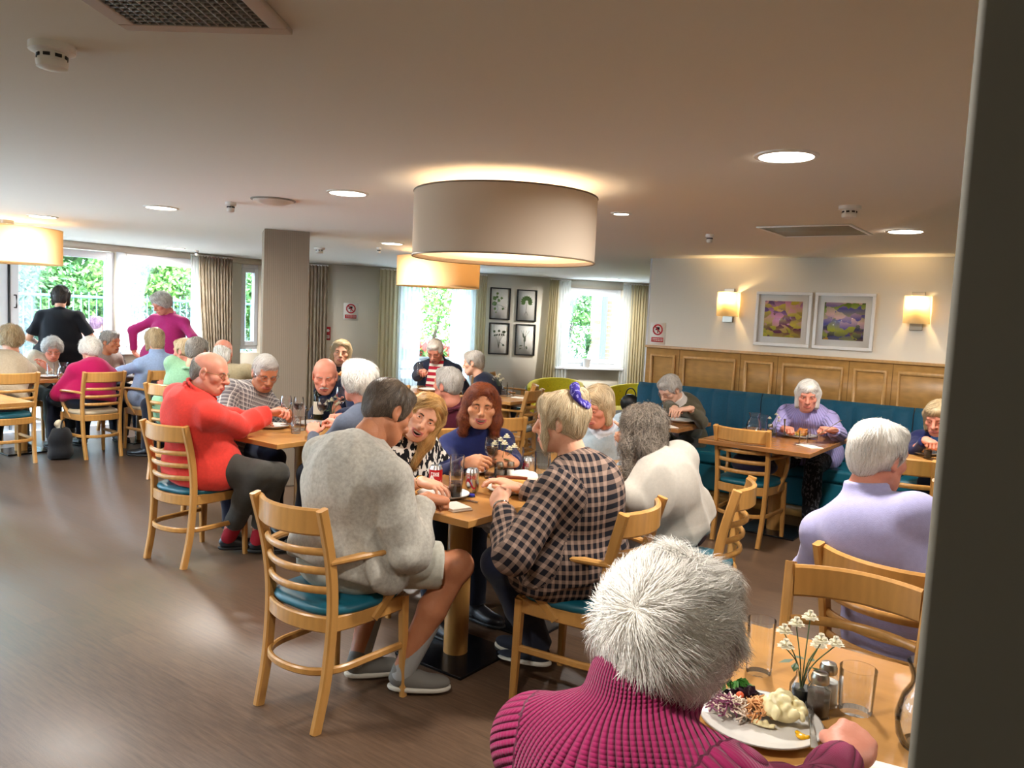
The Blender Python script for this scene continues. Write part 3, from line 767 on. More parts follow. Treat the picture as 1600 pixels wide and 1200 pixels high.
    for hp, kn, an, toe in lg:
        if shorts: lp += [flatC(hp, hp + (kn - hp) * .80, .094 * s, .088 * s, .05)]
        else: e = kn + (an - kn) * cuff; lp += [C_(hp, kn, .090 * s * (.5 + .5 * bw), .068 * s, .05), C_(kn, kn * .5 + e * .5 - f * .014, .068 * s, .069 * s, .03), flatC(kn * .5 + e * .5 - f * .014, e, .069 * s, .058 * s, .02)]
    V, F = sdf_mesh(lp, max(res, .008)); V = V + vnormals(V, F) * (.004 * wobble(V, 28, 3 + len(PEOPLE)))[:, None]; V[:, 2] = np.maximum(V[:, 2], .02)
    me = raw_mesh('shorts' if shorts else 'trousers', V - org, F, True, [bottom]); uv = np.stack([(V - P) @ r, (V - P) @ f + V[:, 2], V[:, 2]], 1); set_attr(me, 'cloth_uv', uv); put('shorts' if shorts else 'trousers', me, root)
    for i, (hp, kn, an, toe) in enumerate(lg):
        sm, sole = (shoe or (MSHOE, MSOLE)); a = an.copy(); a[2] = max(a[2], .085); zb = a[2] - .085
        sp = [E_(a + toe * .02 + up * -.035, (.040, .075, .042), np.stack([np.cross(toe, up), toe, up])), E_(a + toe * .12 - up * .05, (.044, .085, .032), np.stack([np.cross(toe, up), toe, up]), k=.04), C_(a - up * .03, a + up * .0, .042, .042, .02), P_(a - up * .068, (0, 0, -1), k=.004)]
        so = soft('shoe', sp, .006, sm, root); so.location = 0, 0, 0
        for v in so.data.vertices: v.co = Vector(np.array(v.co) - org)
        sl = [E_(a + toe * .02 - up * .07, (.043, .080, .03), np.stack([np.cross(toe, up), toe, up])), E_(a + toe * .12 - up * .07, (.047, .09, .03), np.stack([np.cross(toe, up), toe, up]), k=.04), P_(a - up * .062, (0, 0, 1), k=.004), P_(a - up * .084, (0, 0, -1), k=.004)]
        V, F = sdf_mesh(sl, .006); put('sole', raw_mesh('sole', V - org, F, True, [sole]), so)
        if sock:
            V, F = sdf_mesh([flatC(a - up * .02, a + (kn - a) * .48, .043 * s, .05 * s)], .007); put('sock', raw_mesh('sock', V - org, F, True, [sock]), root)
    # --- hair and small things on the head
    if hairstyle:
        v, fc, rnd = hair_mesh(hairstyle, hres, nstr, wid, seed=len(hairstyle)); me = raw_mesh('hair', H + hs * v @ HB - org, fc, True, [hairmat]); set_attr(me, 'rnd', rnd); put('hair', me, root)
    def onhead(b, name, m):
        v = H + hs * np.array(b.V) @ HB - org; return put(name, raw_mesh(name, v, b.F, True, [m]), root)
    if brows:
        for q in (-1, 1): b = MB(); b.sweep([mm(q * x_, y_, z_) for x_, y_, z_ in ((16, 91, 15), (26, 91.5, 19), (38, 85, 19), (46, 76, 14))], [oval(.0035 * k_, .007 * k_, 6) for k_ in (1, 1.1, .9, .5)]); onhead(b, 'eyebrow', brows)
    if tache:
        V, F = sdf_mesh([C_(mm(q * 3, 101, -55), mm(q * 27, 88, -64), .0065, .004, .006) for q in (-1, 1)], .0025); b = MB(); b.V = list(V); b.F = [tuple(t) for t in F]; onhead(b, 'moustache', tache)
    if glasses:
        b = MB()
        for q in (-1, 1):
            b.tube([mm(q * 31 + 23 * math.cos(a), 97 - 4 * abs(math.cos(a)) * (1 if q * math.cos(a) > 0 else 0), -1 + 18 * math.sin(a)) for a in np.linspace(0, 6.283, 19)[:-1]], .0015, 6, closed=True)
            b.tube([mm(q * 53, 93, 4), mm(q * 78, 60, 6), mm(q * 82, -6, 4), mm(q * 80, -20, -8)], .0016, 6)
        b.tube([mm(-9, 98, 3), mm(0, 100, 6), mm(9, 98, 3)], .0015, 6); onhead(b, 'glasses', glasses)
    info = dict(root=root, P=P, N=N, H=H, HB=HB, U=U, F=Ft, R=Rt, arms=arms, legs=lg, s=s, org=org)
    return info


MSHOE, MSOLE = mat('shoe_black', '#15151a', 0.35), mat('sole_black', '#101010', 0.6)

# ------------------------------------------------------------------ the room
XW, YB = -9.9, 7.40                                   # window wall on the left, wall with the panelling
W0 = np.array([-9.9, 7.3]); W1 = np.array([-6.84, 11.49]); WD = (W1 - W0) / np.linalg.norm(W1 - W0); WN = np.array([WD[1], -WD[0]])
WANG = math.degrees(math.atan2(WD[1], WD[0]))


def on_west(px, py): r = ray(px, py); t = XW / r[0]; return r[1] * t, CAM_H + r[2] * t
def on_pic(px, py):
    r = ray(px, py); t = (WN @ W0) / (r[:2] @ WN); p = r[:2] * t; return (p - W0) @ WD, CAM_H + r[2] * t


M_wall = mat('wall_paint', '#e4dccb', 0.75); t = NT(M_wall); t.bump(t.noise(t.coords('Object'), 180, 3), 0.05, 0.003)
M_ceil = mat('ceiling_paint', '#f0eae0', 0.9); t = NT(M_ceil); t.bump(t.noise(t.coords('Object'), 40, 3), 0.03, 0.004)
M_taupe = mat('taupe_wallpaper', '#a4988a', 0.7); t = NT(M_taupe)
wv = t.n('ShaderNodeTexWave', Scale=26.0, Distortion=1.0); wv.bands_direction = 'DIAGONAL'; t.l(t.coords('Object', (1, 1, 0.02)), wv.inputs['Vector'])
t.l(t.mix(t.math('MULTIPLY', wv.outputs['Fac'], .5), lin('#978a79'), lin('#877a6a')), t.b.inputs['Base Color']); t.bump(wv.outputs['Fac'], .2, .002)
M_dark = mat('shaded_taupe_paint', '#6b665a', 0.7)  # taupe wall paint with its shade put into the base colour
M_pvc = mat('white_frame', '#e3e8ee', 0.35)
M_glass = glass('window_glass', (0.97, 0.99, 1, 1), 0.0, 0.93, .35)
M_oak = wood('oak_panel', '#b88b4e', (1.2, 1.2, 5), 0.4, 0.28, freq=5)
M_oakl = wood('oak_moulding', '#c79a5e', (2, 2, 2), 0.35, 0.2, freq=8)
M_beech = wood('beech_wood', '#c08d4c', (3, 3, 0.7), 0.30, 0.22, freq=7)
M_top = wood('table_wood', '#bd8a4d', (0.6, 5, 1), 0.22, 0.22, freq=3)
M_topd = wood('walnut_table', '#a06c3c', (0.6, 5, 1), 0.25, 0.22, freq=3)
M_chrome = mat('chrome', '#c8c8c8', 0.15, 1.0); M_nickel = mat('brushed_nickel', '#9c968a', 0.32, 1.0)
M_white = mat('white_plastic', '#e8e6e0', 0.4); M_black = mat('black_plastic', '#17171a', 0.35); M_grey = mat('grey_plastic', '#8c8a84', 0.5)
M_red = mat('sign_red', '#c0202c', 0.4); M_paper = mat('white_paper', '#efece4', 0.8); M_blk = mat('black_ink', '#1c1a1c', 0.6)

# floor: dark vinyl planks running along the room
M_floor = mat('vinyl_planks', '#57432f', 0.34); t = NT(M_floor)
br = t.n('ShaderNodeTexBrick', Scale=1.0); br.offset = 0.37; t.l(t.coords('Object'), br.inputs['Vector'])
for k, v in (('Brick Width', 1.2), ('Row Height', .165), ('Mortar Size', .0012), ('Bias', 0.0)): br.inputs[k].default_value = v
br.inputs['Color1'].default_value = lin('#604a38'); br.inputs['Color2'].default_value = lin('#4c3a2d'); br.inputs['Mortar'].default_value = lin('#3a2c22')
gr = t.noise(t.coords('Object', (1.3, 14, 1)), 5, 7, .65)
col = t.mix(.55, br.outputs[0], t.ramp(gr, [(.3, lin('#3e2f25')), (.7, lin('#705743'))])); t.l(col, t.b.inputs['Base Color'])
rr = t.n('ShaderNodeMapRange'); rr.inputs['To Min'].default_value = .26; rr.inputs['To Max'].default_value = .42; t.l(gr, rr.inputs[0]); t.l(rr.outputs[0], t.b.inputs['Roughness'])
t.bump(t.noise(t.coords('Object', (1, 3, 1)), 90, 3), .06, .003)


def slab(name, poly, z0, z1, m):
    n = len(poly); b = MB(); b.add([(x, y, z0) for x, y in poly] + [(x, y, z1) for x, y in poly], [tuple(range(n))[::-1], tuple(range(n, 2 * n))] + [(i, (i + 1) % n, n + (i + 1) % n, n + i) for i in range(n)])
    return tag(b.build(name, m), kind='structure')


WE = W0 + WD * 7.4
PLAN = [(XW, -1.7), (2.7, -1.7), (2.7, YB + .15), (-2.2, YB + .15), (-2.2, WE[1]), tuple(WE), tuple(W0)]
slab('floor', PLAN, -.06, 0, M_floor); slab('ceiling', PLAN, ZC, ZC + .12, M_ceil)


def wall(name, m, *boxes):
    b = MB()
    for q in boxes: b.bx(*q)
    return tag(b.build(name, m), kind='structure')


wall('wall_south', M_wall, (XW, -8.6, -1.82, -1.7, 0, ZC), (-8.6, -6.4, -1.82, -1.7, 0, .6), (-8.6, -6.4, -1.82, -1.7, 2.16, ZC), (-6.4, 2.7, -1.82, -1.7, 0, ZC)); wall('wall_east', M_wall, (2.7, 2.82, -1.82, YB + .15, 0, ZC))  # opening added in the unseen south wall to let in fill light
wall('wall_north', M_wall, (-3.70, 2.7, YB, YB + .15, 0, ZC)); wall('wall_annex', M_wall, (-2.2, -2.08, YB + .15, WE[1] + .1, 0, ZC), (WE[0] - .2, -2.2, WE[1], WE[1] + .12, 0, ZC))
DY0, DY1, DM = 2.35, 5.10, 3.90                        # glazed doors
wy0, wy1, wz0, wz1 = 5.20, 6.30, .93, 2.16            # fixed window
sy0, sy1 = 6.90, 7.26
T_ = .22
wall('wall_west', M_wall, (XW - T_, XW, -1.82, -1.3, 0, ZC), (XW - T_, XW, -1.3, DY0, 2.16, ZC), (XW - T_, XW, DY0 - .12, DY0, 0, 2.16), (XW - T_, XW, DY0, 7.42, 2.16, ZC), (XW - T_, XW, DY1, 5.20, 0, 2.16), (XW - T_, XW, 5.20, wy1, 0, .88), (XW - T_, XW, wy1, sy0, 0, 2.16), (XW - T_, XW, sy0, 7.42, 0, .88), (XW - T_, XW, sy1, 7.42, .88, 2.16))


def frame_bars(b, a0, a1, z0, z1, w, d0, d1, P):
    """rectangle of four bars; P maps (along, depth, z) boxes"""
    for q in ((a0, a0 + w, z0, z1), (a1 - w, a1, z0, z1), (a0 + w, a1 - w, z0, z0 + w), (a0 + w, a1 - w, z1 - w, z1)): P(b, q[0], q[1], d0, d1, q[2], q[3])


def PW(b, a0, a1, d0, d1, z0, z1): b.bx(XW - d1, XW - d0, a0, a1, z0, z1)
RW = np.array([[WD[0], -WN[0], 0], [WD[1], -WN[1], 0], [0, 0, 1]])
def PP(b, a0, a1, d0, d1, z0, z1):
    c = W0 + WD * (a0 + a1) / 2 - WN * (d0 + d1) / 2; b.box((c[0], c[1], (z0 + z1) / 2), (a1 - a0, d1 - d0, z1 - z0), RW)


def window(name, a0, a1, z0, z1, P, sash=(), sill=True):
    b = MB(); frame_bars(b, a0, a1, z0, z1, .06, .06, .14, P)
    for s0, s1 in sash: frame_bars(b, s0, s1, z0 + .055, z1 - .055, .065, .045, .115, P)
    if sill: P(b, a0 - .05, a1 + .05, -.10, .14, z0 - .045, z0 - .005)
    o = tag(b.build(name, M_pvc, bevel=.006), kind='structure')
    for s0, s1 in (sash or ((a0, a1),)):
        g = MB(); P(g, s0 + .05, s1 - .05, .085, .092, z0 + .10, z1 - .10); g.build('window_pane', M_glass, o)
    return o


def door(name, a0, a1):
    b = MB(); frame_bars(b, a0, a1, .0, 2.15, .09, .04, .12, PW); o = tag(b.build(name, M_pvc, bevel=.006), kind='structure')
    g = MB(); PW(g, a0 + .08, a1 - .08, .075, .083, .08, 2.07); g.build('door_pane', M_glass, o); return o


door('door_1', DY0 + .02, DM - .012); door('door_3', -1.28, .45); door('door_4', .47, DY0 - .13); d2 = door('door_2', DM + .012, DY1 - .01)
b = MB(); PW(b, DM - .01, DM + .01, .03, .07, .02, 2.14); b.build('door_seal', M_black, d2)
b = MB(); b.tube([(XW - .03, DM + .05, 1.43), (XW + .02, DM + .05, 1.43), (XW + .025, DM + .05, 1.45), (XW + .025, DM + .05, 1.55), (XW + .02, DM + .05, 1.57), (XW - .03, DM + .05, 1.57)], .008, 8); b.build('door_handle', M_black, d2, smooth=True)
window('window_1', wy0, wy1, wz0, wz1, PW, ((wy0 + .05, wy1 - .05),)); window('window_2', sy0, sy1, wz0, wz1, PW, ((sy0 + .04, sy1 - .04),), sill=False)

b = MB(); b.bx(XW, XW + .012, DY1, 5.20, 0, 2.16); tag(b.build('trim_2', M_pvc), kind='structure')
# slanted wall with two curtained windows and the prints
L0, L1, LZ0, LZ1 = 1.95, 3.26, .42, 2.12
R0, R1, RZ0, RZ1 = 4.64, 5.77, .80, 2.11
b = MB()
for q in ((-.1, L0, 0, ZC), (L0, L1, 0, LZ0), (L0, L1, LZ1, ZC), (L1, R0, 0, ZC), (R0, R1, 0, RZ0), (R0, R1, RZ1, ZC), (R1, 7.6, 0, ZC)): PP(b, q[0], q[1], 0, .22, q[2], q[3])
tag(b.build('wall_slanted', M_wall), kind='structure')
w3 = window('window_3', L0, L1, LZ0, LZ1, PP, ((L0 + .05, L1 - .05),)); b = MB(); PP(b, L0 + .06, L1 - .06, .05, .13, .82, .88); b.build('transom', M_pvc, w3); window('window_4', R0, R1, RZ0, RZ1, PP, ((R0 + .05, R1 - .05),))

# pillar clad in taupe paper, near wall end
PB = np.array([-5.80, 4.26]); pd = np.array([.5547, .832]); pn = np.array([-.832, .5547])
b = MB(); c = PB + pd * .19 + pn * .19; b.box((c[0], c[1], ZC / 2), (.38, .38, ZC), np.array([[pd[0], pn[0], 0], [pd[1], pn[1], 0], [0, 0, 1]]))
tag(b.build('pillar', M_taupe, bevel=.004), kind='structure')
E0 = at_depth(1502, 600, .62)
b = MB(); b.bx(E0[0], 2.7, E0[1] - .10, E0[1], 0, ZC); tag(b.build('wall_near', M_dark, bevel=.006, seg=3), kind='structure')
b = MB(); b.bx(-9.9, 2.7, -1.7, -1.685, 0, .1); tag(b.build('baseboard_south', M_pvc), kind='structure')
b = MB(); PP(b, -.1, 7.4, -.015, 0, 0, .1); tag(b.build('baseboard_slanted', M_pvc), kind='structure')
b = MB(); b.bx(-3.72, -3.70, YB, YB + .15, 0, ZC); tag(b.build('trim_1', M_pvc), kind='structure')

# ------------------------------------------------------------------ panelling and bench
o = empty('wall_panelling', (-1.2, YB, .90), 0, 'honey oak panelling with raised rectangular mouldings above the teal bench', 'panelling')
def child(b, name, m, par, **kw):
    ob = b.build(name, m, None, **kw); ob.parent = par; ob.matrix_parent_inverse = Matrix.Translation(par.location).inverted() if par.rotation_euler.z == 0 else (Matrix.Translation(par.location) @ Matrix.Rotation(par.rotation_euler.z, 4, 'Z')).inverted(); return ob
b = MB(); b.bx(-3.69, 1.4, YB - .03, YB - .002, .86, 1.34); child(b, 'backboard', M_oak, o)
b = MB(); b.bx(-3.70, 1.4, YB - .05, YB - .002, 1.34, 1.365); child(b, 'cap_rail', M_oakl, o, bevel=.004)
x = -3.68; k = 0
while x < 1.1:
    w = .355 if k % 2 == 0 else .625; b = MB(); m_ = .055
    x0, x1, z0, z1 = x + m_, x + w - m_, .955, 1.265
    b.sweep([(px_, YB - .038, pz_) for px_, pz_ in ((x0, z0), (x1, z0), (x1, z1), (x0, z1))], [(a_ * 1.414, c_) for a_, c_ in [(-.014, -.010), (.014, -.010), (.014, .002), (.008, .006), (.003, .012), (-.003, .012), (-.008, .006), (-.014, .002)]], up=(0, -1, 0), closed=True)
    child(b, 'moulding', M_oakl, o)
    b = MB(); b.bx(x + w - .002, x + w + .002, YB - .0315, YB - .028, .86, 1.34); child(b, 'panel_joint', mat('joint%d' % k, '#6d4a22', .6), o)
    x += w; k += 1
M_teal = mat('teal_vinyl', '#0e5a6c', 0.38); t = NT(M_teal); t.bump(t.noise(t.coords('Object'), 260, 2), .1, .002)
M_tealv = fabric('teal_velvet', '#0d4a63', 0.6, .1)
o = empty('banquette', (-1.2, 7.0, 0), 0, 'long teal upholstered bench with channelled back along the panelled wall', 'bench')
b = MB(); b.bx(-3.70, 1.4, 6.86, 7.36, .0, .12); child(b, 'plinth', M_oak, o)
for i, x in enumerate(np.arange(-3.72, 1.3, 1.28)):
    b = MB(); b.bx(x + .004, x + 1.276, 6.72, 7.30, .12, .36); child(b, 'seat_base', M_teal, o, bevel=.02, seg=3)
    b = MB(); b.bx(x + .004, x + 1.276, 6.70, 7.24, .36, .47); child(b, 'seat_cushion', M_teal, o, bevel=.03, seg=4)
    b = MB(); n = 8; w = 1.272 / n
    pts = []
    for j in range(n):
        for q in range(7): a = math.pi * q / 7; pts.append((x + .004 + w * (j + q / 7), 7.27 - .028 * math.sin(a) ** .6))
    pts.append((x + 1.276, 7.27)); prof = pts + [(x + 1.276, 7.345), (x + .004, 7.345)]
    N_ = len(prof); b.add([(p[0], p[1], .47) for p in prof] + [(p[0], p[1], .93) for p in prof] + [(p[0], p[1] * .3 + 7.32 * .7, .985) for p in prof], [(i_ + r_ * N_, (i_ + 1) % N_ + r_ * N_, (i_ + 1) % N_ + (r_ + 1) * N_, i_ + (r_ + 1) * N_) for i_ in range(N_) for r_ in (0, 1)] + [tuple(range(2 * N_, 3 * N_)), tuple(range(N_))[::-1]])
    child(b, 'back_cushion', M_tealv, o, smooth=True, sharp=50)
for x in (-2.44, -1.16, .12):
    b = MB(); b.lathe([(.018, 0), (.018, .12)], 14, (x + .1, 6.76, 0)); child(b, 'leg', M_chrome, o, smooth=True)

# ------------------------------------------------------------------ lights in the ceiling
M_disc = emit('led_disc', '#fff4e4', 9.0)
def downlight(x, y, r=.10, p=26, lab=''):
    o = empty('downlight', (x, y, ZC), 0, lab, 'ceiling light', 'round recessed ceiling lights')
    b = MB(); b.lathe([(r + .018, 0), (r + .016, -.006), (r, -.008), (r, -.002)], 28); b.build('rim', M_white, o, smooth=True)
    b = MB(); b.lathe([(0.0001, -.004), (r, -.004)], 28); b.build('diffuser', M_disc, o)
    l = D.lights.new('downlight_lamp', 'AREA'); l.shape = 'DISK'; l.size = r * 1.8; l.energy = p * .85; l.color = (1, .94, .87); l.spread = rad(170)
    lo = D.objects.new('downlight_lamp', l); COL.objects.link(lo); lo.parent = o; lo.location = (0, 0, -.012)
    return o


downlight(-.99, 3.03, .10, 30, 'bright recessed ceiling light nearest to the dark wall end on the right')
downlight(-1.02, 5.52, .10, 30, 'bright recessed ceiling light beside the ceiling hatch')
downlight(-3.44, 3.075, .10, 22, 'bright recessed ceiling light left of the large pendant lamp')
downlight(-5.36, 3.077, .10, 16, 'recessed ceiling light above the seated diners, left of the white ceiling dome')
downlight(-7.14, 3.06, .10, 22, 'recessed ceiling light beside the pendant lamp at the left edge')
downlight(-5.56, 5.55, .10, 28, 'recessed ceiling light just beyond the taupe pillar, on its right')
downlight(-9.3, 5.53, .10, 42, 'recessed ceiling light by the beige patio curtain')
downlight(-6.15, 11.0, .10, 40, 'recessed ceiling light above the right corner window')
downlight(-2.36, 4.27, .045, 3, 'tiny recessed spotlight right of the large pendant lamp')
# unseen lamps added outside the view to brighten the near half, extending the ceiling grid
downlight(1.6, 3.05, .10, 30, 'added recessed ceiling light over the hidden right end of the room')

for x, lab in ((-.99, 'middle'), (-3.44, 'left'), (-5.4, 'far left')): downlight(x, .61, .10, 19, 'added recessed ceiling light of the near row, %s, above the top of the photo' % lab)
M_shade = translucent('linen_shade', '#d2c3b0', .12); M_shadey = translucent('cream_shade', '#f0d9ae', .45); M_diff = translucent('white_diffuser', '#f2e6d2', .5)
def pendant(x, y, r, z0, z1, m, p, lab, col=(1, .80, .58)):
    o = empty('pendant_lamp', (x, y, ZC), 0, lab, 'pendant lamp', 'drum pendant lamps'); a, c = z0 - ZC, z1 - ZC
    b = MB(); b.lathe([(r, a), (r, c), (r - .004, c), (r - .004, a)], 72); b.F = [f for f in b.F if len(f) == 4]; b.M = b.M[:len(b.F)]
    n = 72
    b.F += [(i * 4 + 3, ((i + 1) % n) * 4 + 3, ((i + 1) % n) * 4, i * 4) for i in range(n)]; b.M = [0] * len(b.F); b.build('lamp_shade', m, o, smooth=True)
    for z in (a, c):
        b = MB(); b.tube([((r) * math.cos(q), (r) * math.sin(q), z) for q in np.linspace(0, 6.2832, 73)[:-1]], .004, 6, closed=True); b.build('shade_rim', mat('shade_rim_brown', '#7d6a54', .6) if m is M_shade else m, o, smooth=True)
    b = MB(); b.lathe([(0.0001, a + .02), (r - .01, a + .02)], 48); b.build('diffuser', M_diff, o)
    b = MB(); b.lathe([(0.0001, 0), (.06, 0), (.06, -.03), (.0001, -.03)], 32); b.build('ceiling_rose', M_nickel, o, smooth=True)
    b = MB(); b.tube(smooth_path([(.02, 0, -.03), (.0, .01, -.055), (.05, 0, -.09), (.0, 0, (a + c) / 2 + .06)], 16), .004, 6); b.tube([(0, 0, -.03), (0, 0, c - .02)], .0015, 6); b.build('cable', M_white, o, smooth=True)
    b = MB(); b.lathe([(.0001, .03), (.03, .02), (.04, -.01), (.03, -.04), (.0001, -.05)], 20, (0, 0, (a + c) / 2 + .02)); b.build('bulb', emit('bulb_glow', '#ffd9a0', 6), o, smooth=True)
    for q in range(3):
        b = MB(); b.tube([(0, 0, c - .02), (r * math.cos(q * 2.094), r * math.sin(q * 2.094), c - .02)], .0025, 6); b.build('spoke', M_nickel, o, smooth=True)
    l = D.lights.new('pendant_bulb', 'POINT'); l.energy = p; l.color = col; l.shadow_soft_size = .09; lo = D.objects.new('pendant_bulb', l); COL.objects.link(lo); lo.parent = o; lo.location = (0, 0, (a + c) / 2 + .02)


pendant(-2.37, 3.13, .445, 1.868, 2.175, M_shade, 10, 'large beige drum pendant lamp hanging over the middle table')
pendant(-5.75, 6.45, .445, 1.868, 2.175, M_shadey, 7, 'glowing cream drum pendant lamp partly hidden behind the large beige one')
pendant(-7.95, 3.10, .445, 1.868, 2.175, M_shadey, 5.5, 'glowing cream drum pendant lamp cut by the left edge of the photo')

# wall lights
M_sc = translucent('sconce_linen', '#ecd6a6', .5)
def sconce(x, lab):
    o = empty('wall_light', (x, YB, 1.63), 0, lab, 'wall light', 'wall lights above the bench')
    b = MB(); b.bx(-.05, .05, -.025, -.003, 0, .32); b.build('backplate', M_nickel, o, bevel=.003)
    b = MB(); n = 14; prof = [(-.10, -.003), (-.10, -.055)] + [(-.10 + .2 * i / n, -.055 - .045 * math.sin(math.pi * i / n)) for i in range(1, n)] + [(.10, -.055), (.10, -.003)]
    for i in range(len(prof) - 1): (x0, y0), (x1, y1) = prof[i], prof[i + 1]; b.add([(x0, y0, .055), (x1, y1, .055), (x1, y1, .285), (x0, y0, .285)], [(0, 1, 2, 3)])
    b.build('lamp_shade', M_sc, o, smooth=True)
    b = MB(); b.lathe([(.0001, .03), (.018, .02), (.022, 0), (.014, -.03), (.0001, -.035)], 16, (0, -.06, .19)); b.build('bulb', emit('sconce_bulb', '#ffcf80', 14), o, smooth=True)
    l = D.lights.new('sconce_bulb', 'POINT'); l.energy = 5.5; l.color = (1, .70, .34); l.shadow_soft_size = .02; lo = D.objects.new('sconce_bulb', l); COL.objects.link(lo); lo.parent = o; lo.location = (0, -.055, .22)


sconce(-2.86, 'square shaded wall light left of the two garden paintings'); sconce(-1.22, 'square shaded wall light right of the two garden paintings, near the dark wall')

# ceiling fittings
def detector(x, y, lab, r=.05, conduit=None, nm='smoke_detector'):
    o = empty(nm, (x, y, ZC), 0, lab, 'detector', 'ceiling detectors')
    b = MB(); b.lathe([(.0001, 0), (r, 0), (r, -.018), (r * .8, -.022), (.0001, -.022)], 28); b.build('base', M_white, o, smooth=True)
    b = MB(); b.lathe([(r * .62, -.022), (r * .62, -.040), (r * .7, -.042), (r * .66, -.058), (r * .3, -.064), (.0001, -.064)], 28); b.build('sensor_head', M_white, o, smooth=True)
    b = MB()
    for i in range(8): a = i * math.pi / 4; b.box((r * .64 * math.cos(a), r * .64 * math.sin(a), -.031), (.016, .003, .008), Matrix.Rotation(a + math.pi / 2, 3, 'Z'))
    b.build('vent_slots', M_blk, o)
    return o


detector(-2.24, .985, 'white smoke detector on the near ceiling at upper left', .055); detector(-1.08, 4.37, 'white smoke detector between the two bright right-hand ceiling lights', .055)
detector(-2.28, 5.44, 'small white ceiling sensor left of the ceiling hatch', .03, nm='ceiling_sensor'); detector(-4.56, 3.09, 'small flat grey ceiling sensor left of the white ceiling dome', .035, nm='ceiling_sensor')
detector(-6.93, 5.81, 'white smoke detector on the ceiling just right of the pillar top', .06)
detector(-9.35, 5.85, 'small ceiling sensor by the curtain near the patio window', .03, nm='ceiling_sensor'); detector(-6.1, 5.9, 'small ceiling sensor between pillar and glowing pendant', .025, nm='ceiling_sensor')
o = empty('ceiling_speaker', (-4.15, 3.11, ZC), 0, 'shallow white ceiling dome left of the tallest downlight', 'speaker'); b = MB(); b.lathe([(.125, 0), (.12, -.012), (.07, -.028), (.0001, -.033)], 40); b.build('dome', M_white, o, smooth=True); b = MB(); b.lathe([(.135, 0), (.135, -.006), (.12, -.008)], 40); b.build('rim', M_grey, o, smooth=True)
o = empty('ceiling_hatch', (-1.53, 5.37, ZC), 0, 'flat grey square hatch in the ceiling above the bench tables', 'hatch')
b = MB(); b.bx(-.27, .27, -.27, .27, -.006, -.001); b.build('hatch_panel', mat('hatch_grey', '#96907e', .7), o); b = MB()
for q in ((-.29, .29, -.29, -.27), (-.29, .29, .27, .29), (-.29, -.27, -.27, .27), (.27, .29, -.27, .27)): b.bx(*q, -.009, -.001)
b.build('hatch_frame', M_white, o)
o = empty('air_vent', tuple(at_z(262, -12, ZC)[:2]) + (ZC,), 33, 'square grey egg crate air vent at the top edge of the ceiling', 'vent')
b = MB()
for q in ((-.2, .2, -.2, -.16), (-.2, .2, .16, .2), (-.2, -.16, -.16, .16), (.16, .2, -.16, .16)): b.bx(*q, -.014, -.001)
b.build('vent_frame', mat('vent_frame', '#b7a99a', .5), o, bevel=.003); b = MB()
for i in range(17): v = -.16 + i * .02; b.bx(v - .0015, v + .0015, -.16, .16, -.012, -.002); b.bx(-.16, .16, v - .0015, v + .0015, -.012, -.002)
b.build('grille', M_grey, o); b = MB(); b.bx(-.16, .16, -.16, .16, -.003, -.001); b.build('backing', mat('vent_dark', '#3a3732', .8), o)

# ------------------------------------------------------------------ pictures and signs
def blobs(name, cols, scale, seed):
    m = mat(name, '#777777', .6); t = NT(m); v = t.coords('Object', (1, 1, 1.3)); mp = t.n('ShaderNodeVectorMath'); mp.operation = 'ADD'; t.l(v, mp.inputs[0])
    nz = t.n('ShaderNodeTexNoise', Scale=7.0, Detail=3.0); t.l(v, nz.inputs['Vector']); sc = t.n('ShaderNodeVectorMath'); sc.operation = 'SCALE'; sc.inputs['Scale'].default_value = .16; t.l(nz.outputs['Color'], sc.inputs[0]); t.l(sc.outputs[0], mp.inputs[1])
    vo = t.n('ShaderNodeTexVoronoi', Scale=scale); of = t.n('ShaderNodeVectorMath'); of.operation = 'ADD'; of.inputs[1].default_value = (seed, seed * 2, seed); t.l(mp.outputs[0], of.inputs[0]); t.l(of.outputs[0], vo.inputs['Vector'])
    sp = t.n('ShaderNodeSeparateColor'); t.l(vo.outputs['Color'], sp.inputs[0]); xyz = t.n('ShaderNodeSeparateXYZ'); t.l(v, xyz.inputs[0])
    f = t.math('ADD', t.math('MULTIPLY', sp.outputs[0], .5), t.math('ADD', t.math('MULTIPLY', xyz.outputs[2], -1.1), .26))
    st = [(i / (len(cols) - 1), lin(c)) for i, c in enumerate(cols)]; t.l(t.ramp(f, st), t.b.inputs['Base Color']); return m


M_pane = glass('picture_glass', (1, 1, 1, 1), 0.02, .95, .10)
def painting(x, lab, m):
    o = empty('framed_painting', (x, YB, 1.68), 0, lab, 'picture', 'white framed garden paintings'); b = MB()
    for q in ((-.255, .255, -.25, -.222), (-.255, .255, .222, .25), (-.255, -.227, -.222, .222), (.227, .255, -.222, .222)): b.bx(q[0], q[1], -.035, -.003, q[2], q[3])
    b.build('picture_frame', M_white, o, bevel=.004); b = MB(); b.bx(-.228, .228, -.014, -.004, -.223, .223); b.build('mount', M_paper, o)
    b = MB(); b.bx(-.172, .172, -.016, -.0135, -.165, .165); b.build('artwork', m, o); b = MB(); b.bx(-.226, .226, -.024, -.022, -.221, .221); b.build('glass_pane', M_pane, o)


